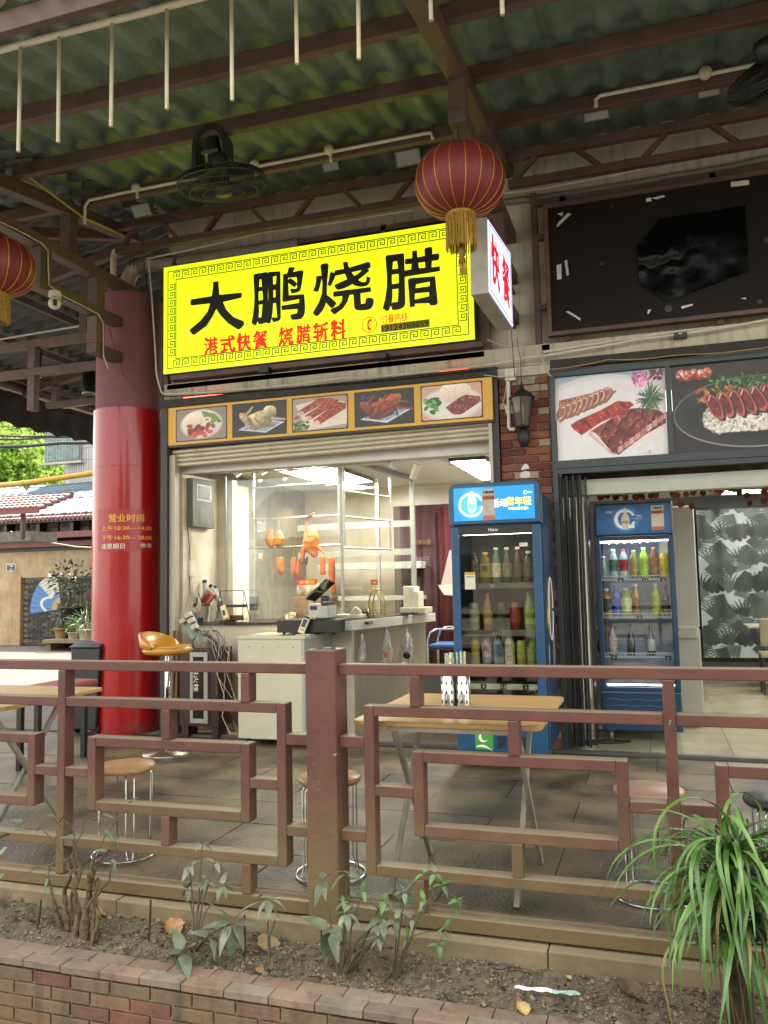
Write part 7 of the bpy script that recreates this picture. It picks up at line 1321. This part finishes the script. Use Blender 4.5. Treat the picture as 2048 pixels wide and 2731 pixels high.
# bare gnarled shrub
sh = thing('gnarled_shrub', 'gnarled bare-stemmed shrub with a few drooping green leaves at the left of the planter', 'shrub')
LH = [leafmesh('leaf_mesh', m, 1, .34, .35, .08) for m in (leafmat('sage_leaf', '51684a', '67795a'), leafmat('olive_leaf', '44593c', '5c6f4c'))]
base = Vector((PS(215, 2500, 3.2).x, 3.2, -.2))
def stemline(pts, r0, r1, m=M_BARK, nm='stem'):
    out = []; rr = []
    for i in range(len(pts)-1):
        for k in range(4): f = k/4; v = pts[i].lerp(pts[i+1], f)+Vector([rng.uniform(-.004, .004) for _ in range(3)]); out.append(v)
    out.append(pts[-1]); N = len(out); rr = [(r0+(r1-r0)*i/(N-1))*(1+.22*rng.uniform(-1, 1)*(m is M_BARK)) for i in range(N)]; MB().tube(out, rr, 7).build(nm, m, sh)
for bx, l, r0 in ((160, ((150, 2430), (135, 2370), (128, 2330)), .011), (185, ((178, 2440), (172, 2380), (190, 2330), (178, 2300)), .013), (205, ((210, 2440), (200, 2370), (215, 2320), (205, 2270)), .016), (232, ((228, 2440), (240, 2390), (238, 2330), (250, 2290)), .020), (248, ((262, 2450), (255, 2380), (262, 2340)), .012), (225, ((232, 2420), (290, 2350), (300, 2300)), .009), (195, ((188, 2400), (205, 2340), (190, 2280)), .008), (255, ((256, 2400), (248, 2340), (262, 2290)), .010)):
    pts = [Vector((PS(bx, 2500, 3.19).x, 3.19+rng.uniform(-.03, .03), -.215))]+[PS(*q, 3.2+rng.uniform(-.03, .03)) for q in l]; stemline(pts, r0, r0*.45)
for l in (((205, 2270), (190, 2200), (160, 2180), (100, 2185), (50, 2200)), ((250, 2290), (280, 2230), (310, 2190), (345, 2150)), ((262, 2300), (300, 2250), (330, 2215)), ((178, 2300), (150, 2250), (110, 2210), (40, 2215)), ((190, 2280), (215, 2230), (225, 2190), (270, 2170)), ((200, 2280), (160, 2300), (100, 2310), (30, 2350)), ((300, 2300), (310, 2250), (300, 2210)), ((240, 2330), (300, 2280), (360, 2290)), ((128, 2330), (135, 2280), (160, 2240)), ((190, 2300), (200, 2250), (160, 2200), (130, 2170))):
    Yq = 3.22+rng.uniform(-.04, .06); pts = [PS(*q, Yq) for q in l]; stemline(pts, .0035, .0015, M_TWIG, 'twig')
for (x, y, dx, dz, s) in ((348, 2142, .5, .6, .07), (330, 2130, .3, .9, .05), (90, 2170, -.7, .5, .06), (60, 2195, -.8, .3, .07), (30, 2225, -.8, -.1, .08), (20, 2260, -.7, -.5, .09), (12, 2330, -.6, -.5, .08), (110, 2200, -.3, -.6, .05), (130, 2240, -.6, -.3, .06), (160, 2195, .3, .6, .06), (180, 2215, .2, .4, .06), (150, 2280, -.5, -.7, .07), (130, 2340, -.2, -1, .07), (45, 2360, -.6, -.5, .06), (250, 2190, .7, .4, .06), (270, 2175, .8, .2, .07), (280, 2215, .5, -.3, .06), (290, 2245, .6, .3, .06), (225, 2175, -.2, .6, .05), (300, 2290, .4, -.8, .07), (240, 2290, -.5, -.5, .06), (285, 2270, -.5, .3, .05), (200, 2235, -.4, .2, .06), (150, 2180, -.4, .5, .06), (320, 2215, .5, .2, .04)):
    c = PS(x, y, 3.2+rng.uniform(-.05, .05)); d = Vector((dx, rng.uniform(-.6, .1), dz)); o = put('leaf', LH[rng.integers(2)], sh, loc=c, rot=orient(d, rng.uniform(-.7, .7)), world=False); o.scale = (s*1.1,)*3
# stakes
for k, (x0, y0, x1, y1, lab) in enumerate(((98, 2465, 110, 2400, 'short dark stick poking from the soil left of the gnarled shrub'), (395, 2510, 402, 2400, 'thin dark stick standing in the soil between the two left plants'), (650, 2530, 652, 2440, 'stout dark stake in the soil beside the seedling'), (1030, 2640, 1055, 2540, 'leaning brown stick in the soil right of the big post'))):
    a = PS(x0, y0, 3.2); a.z = soil_z(a.x, 3.2)-.02; b = PS(x1, y1, 3.22); o = thing('stick', lab, 'stick', group='sticks in the planter'); MB().tube([a, a.lerp(b, .5)+Vector((.003, 0, 0)), b], [.006, .005, .0045], 7).build('wood', M_BARK if k == 3 else mat('dark_stick', '2e2820', .9, bump=.4), o)
# dry fallen leaves and litter
DRY = [mat('dry_leaf_%d' % i, c_, .8, var=.25, scale=25, bump=.3) for i, c_ in enumerate(('7a5a40', '8a7452', '9a7448', '5e4c38', 'a8925c'))]
def dry(lab, px_, py_, s, rz, m, curl=.3, asp=.7):
    g_ = PZ(px_, py_, -.19); y = min(3.36, max(3.10, g_.y)); x = PY(px_, py_, y).x; o = thing('fallen_leaf', lab, 'fallen leaf', (x, y, soil_z(x, y)+.012), 'dry leaves on the planter soil'); vs = []; n = 9
    for i in range(n):
        for j in range(n):
            u, v = i/(n-1)*2-1, j/(n-1)*2-1; r_ = math.sqrt(max(0, 1-v*v))*(1+.12*math.sin(v*9)); px2, py2 = u*r_*asp, v; vs.append((px2*s, py2*s*.8, s*(curl*(px2*px2)+.12*math.sin(py2*3+px2*4)+.08*rng.uniform(-1, 1)*.5)))
    q = MB().add(vs, [(i*n+j, (i+1)*n+j, (i+1)*n+j+1, i*n+j+1) for i in range(n-1) for j in range(n-1)], True).build('blade', m, o, world=False); o.rotation_euler = (R(28), rng.uniform(-.2, .2), rz); return o
for a in ((('big curled brown leaf lying behind the gnarled shrub', 285, 2430, .075, 1.2, DRY[1]), ('pinkish-brown curled leaf under the gnarled shrub stems', 165, 2425, .05, .3, DRY[0], .6), ('dark dry leaf at the far left of the soil', 30, 2435, .07, .9, DRY[3]), ('second dark dry leaf left of the gnarled shrub', 80, 2470, .035, 2, DRY[3])),
          (('crumpled orange-tan leaf left of the dusty umbrella plant', 465, 2500, .062, .4, DRY[2], .7), ('pale tan leaf fallen at the foot of the seedling', 715, 2540, .065, .9, DRY[1], .2), ('small brown leaf below the tan leaf', 692, 2590, .025, 1.6, DRY[2]), ('brown dried leaf standing at the foot of the big post plants', 895, 2540, .05, .1, DRY[0], .9), ('narrow tan dried leaf hanging at the foot of the post plants', 938, 2580, .035, 0, DRY[0], .9, .35)),
          (('cream dry leaf on the soil right of the planter middle', 1395, 2700, .035, .6, DRY[4], .5), ('yellow chip-like leaf beside the plastic wrapper', 1518, 2634, .016, 1.3, DRY[4]), ('small beige leaf near the kerb before the long-leaved plant', 1622, 2608, .024, 1.4, DRY[1]), ('grey-brown crumpled leaf in front of the long-leaved plant', 1680, 2665, .075, 1.2, DRY[3], .4), ('tiny pale leaf flake on the soil front edge', 1290, 2690, .012, .3, DRY[1])) ):
    for q in a: dry(*q)
w = thing('plastic_wrapper', 'white and teal plastic wrapper lying on the soil', 'litter'); a, b = PZ(1372, 2626, -.175), PZ(1546, 2618, -.17); a.y = b.y = 3.2; a = PY(1372, 2624, 3.2); b = PY(1546, 2616, 3.2); a.z = soil_z(a.x, 3.2)+.015; b.z = soil_z(b.x, 3.2)+.018
vs = []; 
for i in range(15): f = i/14; c = a.lerp(b, f); wd = .010*(1-.5*(i in (0, 14))); vs += [(c.x, c.y-wd*.6, c.z+.003*math.sin(i*2)), (c.x, c.y+wd*.2, c.z+wd+.003*math.cos(i))]
MB().add(vs[:18], [(2*i, 2*i+2, 2*i+3, 2*i+1) for i in range(8)], True).build('paper_end', mat('white_wrapper', 'b9bdb8', .3, var=.12, scale=60), w); MB().add(vs[16:], [(2*i, 2*i+2, 2*i+3, 2*i+1) for i in range(len(vs[16:])//2-1)], True).build('film_end', mat('teal_wrapper', '86a898', .2, var=.3, scale=60), w)
# long-leaved drooping plant on the right
GM = [mat('strap_leaf_%d' % i, c1, .35, col2=c2, scale=14, var=.12, spec=.5, stretch=(1, 1, .3)) for i, (c1, c2) in enumerate((('365827', '527634'), ('4c6e34', '6e8e46'), ('294219', '3f5f29'), ('6a6534', '80784a')))]
BL = []
for v_ in range(16):
    el = R(rng.uniform(30, 88)); cur = rng.uniform(1.7, 5.0); wd = rng.uniform(.0075, .0125); n = 14; p = Vector((0, 0, 0)); th = el; vs = []; d = 1/n
    for i in range(n+1):
        f = i/n; w_ = wd*min(1, .5+f*3)*(1-f**2.5)**.8+.0006; tw = rng.uniform(-.1, .1); vs += [(p.x, -w_, p.z+w_*.35), (p.x, 0, p.z), (p.x, w_, p.z+w_*.35)]
        p = p+Vector((math.cos(th), 0, math.sin(th)))*d*(.52+.1*(v_ % 3)); th = max(R(-88), th-cur*d*(.6+f*.9))
    BL.append([MB().add(vs, [x for i in range(n) for x in ((i*3, i*3+1, i*3+4, i*3+3), (i*3+1, i*3+2, i*3+5, i*3+4))], True).mesh('strap_leaf', m) for m in GM])
pl = thing('long_leaved_plant', 'bushy plant of long arching strap leaves spilling over the soil at the right', 'plant'); pc = PY(1950, 2275, 3.12)
for k in range(298):
    v_ = BL[rng.integers(16)][rng.choice(4, p=[.40, .33, .19, .08])]; a = rng.uniform(0, 6.283)
    hh = rng.uniform(-.33, .02); o = put('strap_leaf', v_, pl, loc=(pc.x+rng.uniform(-.03, .03), 3.10+rng.uniform(-.02, .02), pc.z+hh), rot=(rng.uniform(-.25, .25), rng.uniform(-.25, .35), a), world=False); s_ = rng.uniform(.55, .86)*(.8 if math.sin(a) > .3 else 1); o.scale = (s_, s_*1.05, s_)
for k in range(9):
    x = pc.x+rng.uniform(-.10, .12); y = 3.06+rng.uniform(-.05, .03); MB().tube([(x*1, y, pc.z+rng.uniform(-.2, 0)), (x+rng.uniform(-.03, .03), y-.02, pc.z-.28), (x+rng.uniform(-.06, .06), y-.02, -.17)], [.004, .003, .0015], 4).build('dead_leaf', mat('dead_leaf_%d' % (k % 2), ['5a4026', '4c3d26'][k % 2], .8), pl)
for k in range(4): MB().tube([(pc.x+.02*k-.03, 3.12, -.22), (pc.x+.015*k-.02, 3.12, 0), (pc.x+.01*k, 3.11, pc.z+.02)], [.022, .018, .012], 8).build('trunk', mat('dark_fibrous_trunk', '33291c', .95, var=.4, scale=40, bump=.8), pl)

# ================================================================== BACKGROUND ON THE LEFT
YB = 16.7
M_TAN = mat('tan_rendered_wall', '8f7a5e', .85, var=.15, scale=3, streak=.25, bump=.5, bscale=14, col2='a39274')
tw = thing('tan_wall', 'tan block-rendered wall with a dark brick mural panel across the courtyard', 'wall')
X0m = -14.98
MB().box(-30, X0m, YB, YB+.3, 0, 2.3).build('wall_panel', M_TAN, tw); MB().box(X0m, -9, YB, YB+.3, 1.66, 2.3).build('wall_panel', M_TAN, tw)
mp_ = MB().box(X0m+.02, -9, YB+.10, YB+.3, 0, 1.66).build('mural_panel', mat('pale_mortar', '8a8778', .9, var=.15), tw); MB().box(X0m-.06, X0m+.02, YB-.03, YB+.1, 0, 1.72).build('panel_jamb', mat('tan_jamb', '9c8058', .8, var=.1), tw)
BKS = [MB().box(-.103, .103, -.03, .03, -.028, .028).mesh('brick_mesh', mat('grey_black_brick_%d' % i, c_, .85, var=.25, scale=12, bump=.3)) for i, c_ in enumerate(('3e3d38', '302f2b', '4e4c44'))]
r = 0; z = .04
while z < 1.64:
    x = X0m+.14+(.11 if r % 2 else 0)
    while x < -12.75: put('brick', BKS[rng.integers(3)], mp_, loc=(x, YB+.09, z), world=False); x += .22
    z += .067; r += 1
def g2(x, y): return (x*.3014, 1250+y*.3014)
fcx, fcz = PY(*g2(530, 1240), YB).x, PY(*g2(530, 1240), YB).z; rad = .95
c = Canvas(90, 90, '3c74ac'); xx, yy = c.x, c.y; ang = np.degrees(np.arctan2(yy-.14, 1.0-xx+1e-6)); rr_ = np.hypot(1-xx, yy-.14)
c.mix((np.sin(np.radians(ang)*40) > .8)*1.0, '2a588c'); swirl = (rr_ > .45) & (ang > 42); c.mix(swirl*1.0, 'b9b4a6'); c.mix(((np.abs(np.sin(rr_*34+ang*.14)) < .22) & swirl)*1.0, '4a4668'); c.mix((np.abs(rr_-.55-.1*np.sin(ang*.1)) < .045)*1.0, 'c4bea8'); c.mix((rr_ < .3)*1.0, 'b09858'); c.mix(((rr_ < .3) & (np.sin(np.radians(ang)*60) > .5))*1.0, '7c6630')
c.a[..., 3] = ((rr_ < .98) & (rr_ > .12) & (ang > -8) & (ang < 82)).astype(float)
c.sheet('painted_fan', PRINT, lambda u, v: (fcx-.95+.95*u, YB+.052+0*u, fcz-.13+.93*v), tw)
MB().lathe((-12.95, YB+.05, 1.12), [(0, 0), (.24, 0), (.24, .01)], 20, 'y', cap=False).build('painted_disc', mat('maroon_disc', '4c1f22', .7), tw); MB().box(-12.92, -12.6, YB+.045, YB+.05, 1.3, 1.6).build('painted_red_patch', mat('mural_red', '7a2024', .7, var=.2), tw)
o = thing('number_plate', 'small blue street number plate with a white border on the tan wall', 'sign'); p, q = PY(17, 1504, YB-.02), PY(41, 1524, YB-.02); MB().box(p.x, q.x, YB-.02, YB-.001, q.z, p.z).build('plate', M_PVC, o); MB().box(p.x+.02, q.x-.02, YB-.024, YB-.0205, q.z+.02, p.z-.02).build('blue_field', mat('sign_blue', '1f3a66', .4), o); text('广州路', 'lettering', M_WHT, ((p.x+q.x)/2, YB-.0245, (p.z+q.z)/2+.04), (1, 0, 0), (0, 0, 1), .14, .05, .02, .002, o); text('21号', 'lettering', M_WHT, ((p.x+q.x)/2, YB-.0245, (p.z+q.z)/2-.05), (1, 0, 0), (0, 0, 1), .1, .05, .02, .002, o)
# low block building with blue metal roof above the wall
lb = thing('low_building', 'low building behind the tan wall with a ribbed blue metal roof and red tiled eave', 'building')
MB().box(-30, -9, YB+.02, YB+.3, 2.3, 2.52).build('gap_shade', M_BLACK, lb); MB().box(-30, -9, YB+.3, YB+6, 2.3, 3.1).build('wall', mat('dark_block_wall', '5b574f', .85, var=.2), lb)  # first box: solid black strip standing in for shade in the recess
for z0, z1, dy, c_ in ((2.40, 2.52, -.2, '6b3c3a'), (2.60, 2.74, -.35, '6e4440')): MB().box(-30, -9, YB+dy, YB+.28, z0, z1).build('fascia_beam', mat('maroon_beam_'+c_, c_, .7, var=.1), lb)
bl = MB().box(-.2, .2, -.03, .03, -.07, .07).mesh('block_mesh', mat('grey_block', '68655d', .85, var=.2, bump=.3)); x = -17.5
while x < -12.4:
    for z in (2.83, 2.99): put('block', bl, lb, loc=(x, YB+.26, z), world=False)
    x += .46
for k in range(4): MB().box(-15.5+k*1.0, -15.4+k*1.0, YB-.05, YB+.2, 2.74, 3.08).build('strut', M_BLACK, lb)
sl_ = .27; vs = []; n = 260
for i in range(n+1):
    x = -24+14*i/n; h = .035*(1 if (i % 6) < 2 else 0); 
    for y in (YB-.1, YB+6.2): vs.append((x, y, 3.22+sl_*(y-YB)+h))
o = MB().add(vs, [(2*i, 2*i+2, 2*i+3, 2*i+1) for i in range(n)], False).build('metal_roof', mat('blue_white_metal_roof', '2f5878', .6, var=.3, scale=2, col2='62767f', stretch=(6, .5, 1)), lb); s = o.modifiers.new('t', 'SOLIDIFY'); s.thickness = .02
TT = MB().tube([(0, .25, .05), (0, 0, 0)], .055, 8).mesh('eave_tile_mesh', mat('pink_red_tile', '5e3f3c', .5, var=.25, col2='7a5652', scale=20))
x = -17.0
while x < -12.4:
    put('eave_tile', TT, lb, loc=(x, YB-.25, 3.08), world=False); put('eave_tile', TT, lb, loc=(x+.05, YB-.1, 3.17), world=False); x += .125
MB().box(-24, -9, YB-.2, YB, 3.0, 3.06).build('gutter', M_BLACK, lb)
nr = thing('tiled_porch_roof', 'nearer red tiled porch roof corner on a thin post at the far left', 'porch roof'); e = PY(115, 1352, 13.5)
for j in range(5):
    x = e.x-.05-j*0
    for k in range(14): put('roof_tile', TT, nr, loc=(e.x-.08-k*.13, 13.5+j*.2-.1, e.z-.02+j*.075), world=False)
MB().beam((e.x-3, 13.35, e.z-.09), (e.x+.02, 13.35, e.z-.09), .06, .08).build('fascia', mat('maroon_beam_6b3c3a', '6b3c3a', .7), nr); MB().beam((e.x-3, 14.4, e.z+.36), (e.x-.0, 14.4, e.z+.36), .06, .06).build('ridge', M_BEAM, nr); c = PY(62, 1370, 13.6); MB().tube([(c.x, 13.6, 2.4), (c.x, 13.6, c.z)], .05, 8).build('post', M_BEAM, nr)
MB().box(e.x-3, e.x-.4, 13.6, 14.4, 2.35, 2.55).build('beam_end', mat('grey_block', '68655d', .8), nr)
# white tiled building with rounded corner
wb = thing('white_tiled_building', 'white mosaic-tiled building with a rounded corner and barred window behind the blue roof', 'building')
m = mat('white_mosaic_tile', '9c9a94', .5, var=.08, streak=.5); n_ = m.node_tree.nodes; L_ = m.node_tree.links; bk = n_.new('ShaderNodeTexBrick'); tc = n_.new('ShaderNodeNewGeometry'); mpp = n_.new('ShaderNodeMapping'); mpp.inputs['Rotation'].default_value = (R(90), 0, 0); L_.new(tc.outputs['Position'], mpp.inputs[0]); L_.new(mpp.outputs[0], bk.inputs[0])
bk.offset = 0; bk.inputs['Scale'].default_value = 1; bk.inputs['Brick Width'].default_value = .10; bk.inputs['Row Height'].default_value = .42; bk.inputs['Mortar Size'].default_value = .014; bk.inputs[1].default_value = (.36, .35, .33, 1); bk.inputs[2].default_value = (.30, .30, .29, 1); bk.inputs[3].default_value = (.13, .13, .12, 1); b_ = n_['Principled BSDF']; L_.new(bk.outputs[0], b_.inputs['Base Color'])
xw = PY(140, 1200, 24).x; vs = []; K = 14
for i in range(K+1): a = R(180+90*i/K); vs.append((xw+1.0+1.0*math.cos(a), 25+1.0*math.sin(a), 0))
poly = [(v[0], v[1], 0) for v in vs]+[(-9, 24, 0), (-9, 30, 0), (xw, 30, 0)]; MB().prism(poly, (0, 0, 12)).build('wall', m, wb, fix=True)
p, q = PY(118*1.0+2, 1185, 23.97), PY(225, 1230, 23.97); wz0, wz1 = PY(180, 1232, 23.97).z, PY(180, 1150, 23.97).z; wx0, wx1 = PY(120, 1190, 23.97).x, PY(218, 1190, 23.97).x
wn_ = MB().box(wx0, wx1, 23.94, 24.0, wz0, wz1).build('window', mat('dull_window_frame', '6f6d64', .5), wb); MB().box(wx0+.08, wx1-.08, 23.92, 23.939, wz0+.08, wz1-.08).build('pane', mat('green_grey_glass', '5f7a76', .15, var=.3), wn_)
for k in range(12): x_ = wx0+.1+(wx1-wx0-.2)*k/11; MB().beam((x_, 23.86, wz0+.03), (x_, 23.86, wz1), .025).build('bar', mat('window_bar', '8a8d88', .5), wn_)
MB().box(wx0-.05, wx1+.1, 23.8, 24, wz0-.08, wz0-.001).build('sill', mat('pale_sill', '9a978c', .7), wn_)
o = thing('yellow_pipe', 'thick yellow gas pipe running above the blue metal roof', 'pipe'); MB().tube([PY(-60, 1300, 21), PY(62, 1289, 21), PY(63, 1289, 21), PY(260, 1260, 21)], .085, 14).build('pipe', mat('yellow_pipe_paint', 'b07f1c', .5, var=.12), o); c = PY(62, 1289, 21); MB().tube([c+Vector((-.04, 0, 0)), c+Vector((.06, 0, 0))], .10, 14).build('collar', MATS['yellow_pipe_paint'], o); MB().prism([c+Vector((0, 0, -.1)), c+Vector((.25, 0, -.1)), c+Vector((.12, 0, -.25))], (0, .03, 0)).build('bracket', M_LEDGE, o, fix=True)
oc = thing('overhead_cables', 'black overhead cables strung in front of the trees at the left', 'cables')
for (x0, y0, x1, y1, r_) in ((-20, 1085, 50, 1084, .02), (-20, 1160, 120, 1163, .03), (-20, 1172, 130, 1166, .03), (-20, 1192, 160, 1182, .05), (-20, 1306, 250, 1285, .012), (-20, 1147, 60, 1140, .014)): MB().tube([PY(x0, y0, 20), PY((x0+x1)/2, (y0+y1)/2+3, 20), PY(x1, y1, 20), PY(x1+120, y1-2, 20)], r_, 6).build('cable', M_WIRE, oc)
o = thing('slack_cable', 'pale slack cable hanging in front of the tan wall', 'cable'); MB().tube([PY(x, y, 15) for x, y in ((28, 1418), (80, 1432), (140, 1448), (200, 1458), (256, 1461))], .014, 6).build('cable', M_WIREW, o)
# potted plants by the mural
def pot(nm, lab, px_, pyb, Y, r, h, m, crown, dens, lm, cz=None, sq=.9):
    b = PY(px_, pyb, Y); P_ = thing(nm, lab, 'potted plant', (b.x, Y, b.z), 'potted plants by the mural wall'); MB().lathe((0, 0, 0), [(r*.75, 0), (r, h*.9), (r*1.08, h*.9), (r*1.08, h), (r*.9, h), (0, h*.9)], 20).build('pot', m, P_, world=False)
    cz = cz if cz is not None else h+crown*.7
    for k in range(4): MB().tube([(0, 0, h*.8), (rng.uniform(-.05, .05), 0, h+.1), (rng.uniform(-.6, .6)*crown, rng.uniform(-.3, .3)*crown, cz)], .008, 5).build('stem', M_BARK, P_, world=False)
    for k in range(dens):
        v = Vector((rng.normal(), rng.normal(), rng.normal())).normalized()*crown*rng.uniform(.35, 1); v.z *= sq; c = Vector((0, 0, cz))+v; d = v+Vector((0, 0, rng.uniform(-.3, .3))); o = put('leaf', lm[rng.integers(len(lm))], P_, loc=c, rot=orient(d, rng.uniform(-1, 1)), world=False); o.scale = (rng.uniform(.08, .13),)*3
    return P_
M_DPOT = mat('dark_glazed_pot', '35302c', .3, var=.15); M_TPOT = mat('tan_clay_pot', '9a7a52', .7, var=.12); M_GPOT = mat('cream_pot', '9c9780', .6)
LB = [leafmesh('bush_leaf', leafmat('dark_bush_%d' % i, a, b), 1, .5, .3) for i, (a, b) in enumerate((('2c352c', '4a5548'), ('3a4438', '6a7466'), ('1f261f', '343d33')))]; LS = [leafmesh('spider_leaf', leafmat('pale_spider', '6f8258', '9aa884'), 2.2, .16, .9)]; LGn = [leafmesh('small_green_leaf', leafmat('small_green', '4c7036', '6f9450'), 1, .6, .3)]
pot('potted_bush', 'big dark bushy plant in a glazed dark pot before the painted fan', 188, 1662, 15.9, .26, .38, M_DPOT, .52, 270, LB, 1.0, .85); pot('potted_plant', 'medium grey-green plant in a tan clay pot on the low bench', 163, 1703, 15.7, .15, .24, M_TPOT, .27, 90, LB[1:2], .5); pot('potted_plant', 'small bright green plant in a cream pot between its taller neighbours', 196, 1705, 15.5, .13, .16, M_GPOT, .17, 70, LGn, .3); pot('potted_plant', 'pale spider plant with trailing leaves beside the red column', 228, 1708, 15.2, .15, .24, M_GPOT, .24, 90, LS, .42); pot('potted_plant', 'grey-leaved plant high up next to the big dark bush', 222, 1655, 16.1, .14, .2, M_GPOT, .2, 60, LB[1:2]+LGn, .36)
o = thing('low_bench', 'weathered low concrete bench carrying the flower pots', 'bench'); p = PY(137, 1707, 15.6); MB().box(p.x, p.x+1.9, 15.3, 16.3, p.z-.05, p.z+.03).build('slab', M_LEDGE, o, .01)
for dx in (.05, 1.6): MB().box(p.x+dx, p.x+dx+.1, 15.4, 16.2, 0, p.z-.052).build('leg', M_LEDGE, o)
o = thing('plant_shelf', 'dark plant shelf behind the pots', 'shelf'); p = PY(180, 1662, 16.0); MB().box(p.x-.1, p.x+1.4, 15.7, 16.5, p.z-.05, p.z-.002).build('shelf_board', M_BLACK, o); MB().box(p.x, p.x+.06, 15.9, 16.4, 0, p.z-.051).build('leg', M_BLACK, o); MB().box(p.x+1.2, p.x+1.26, 15.9, 16.4, 0, p.z-.051).build('leg', M_BLACK, o)
# trees
def tree(lab, c, rx, rz, h, nleaf, cols, ls=.22, seed=3):
    T = thing('tree', lab, 'tree', c, None); r_ = np.random.default_rng(seed); MB().tube([(0, 0, 0), (.15, 0, h*.3), (-.1, .1, h*.6), (.1, 0, h*.9)], [.28, .22, .16, .06], 10).build('trunk', mat('tree_bark', '4a4034', .9, var=.3, bump=.5), T, world=False)
    nb = 26; cl = []
    for k in range(nb): v = Vector((r_.normal(), r_.normal(), r_.normal())).normalized()*r_.uniform(.35, .95); cl.append((Vector((v.x*rx, v.y*rx, h*.62+v.z*rz)), r_.uniform(.22, .38)*rx)); MB().tube([(0, 0, h*.45), (v.x*rx*.5, v.y*rx*.5, h*.55+v.z*rz*.4), cl[-1][0]], [.09, .06, .02], 6).build('limb', MATS['tree_bark'], T, world=False) if k < 14 else None
    for gi, col in enumerate(cols):
        vs = []; fs = []
        for i in range(nleaf//len(cols)):
            c0, rr = cl[r_.integers(nb)]; v = Vector((r_.normal(), r_.normal(), r_.normal())).normalized()*rr*r_.uniform(.55, 1.05); p = c0+v; a = Vector((r_.normal(), r_.normal(), r_.normal())).normalized()*ls; b = a.cross(Vector((r_.normal(), r_.normal(), r_.normal()))).normalized()*ls*.5; k = len(vs); vs += [p-a*.5, p+b, p+a*.5, p-b]; fs.append((k, k+1, k+2, k+3))
        MB().add(vs, fs).build('crown', mat('foliage_'+col, col, .6, var=.3, scale=2, leafy=.5), T, world=False)
c = PY(40, 1200, 33); tree('sunlit light green tree beyond the white tiled building at the far left', (c.x, 33, 0), 5.5, 4.2, 11, 26000, ('7a9a3a', '5c7c30', '98b04c'), .22); c = PY(-60, 1100, 40); tree('taller tree further behind at the far left edge', (c.x, 42, 0), 7, 6, 16, 12000, ('7a963c', '5e7c34'), .4, 8)
# what stands on the street behind the camera (seen only in reflections)
tree('street tree behind the viewpoint reflected in the shop glass', (-1.5, -7.5, -.6), 2.4, 1.8, 6.5, 9000, ('5d7c2c', '45642a', '7a9440'), .22, 5); tree('second street tree behind the viewpoint', (4.5, -9, -.6), 2.6, 2, 7, 7000, ('5d7c2c', '45642a'), .22, 6)
ob = thing('opposite_house', 'pale house with a grey ribbed roof across the street, behind the viewpoint', 'house'); MB().box(-14, 12, -17, -13, -.6, 3.2).build('wall', M_WHITE, ob)
vs = []
for i in range(131): x = -15+28*i/130; h = .06*(i % 2); vs += [(x, -12.2, 3.0+h), (x, -16.5, 5.2+h)]
MB().add(vs, [(2*i, 2*i+1, 2*i+3, 2*i+2) for i in range(130)]).build('roof', mat('pale_ribbed_roof', '8d8a86', .6, var=.1), ob)
for k in range(6): MB().box(-11+4*k, -9.4+4*k, -12.995, -12.96, .6, 2.2).build('window', M_BLACK, ob)
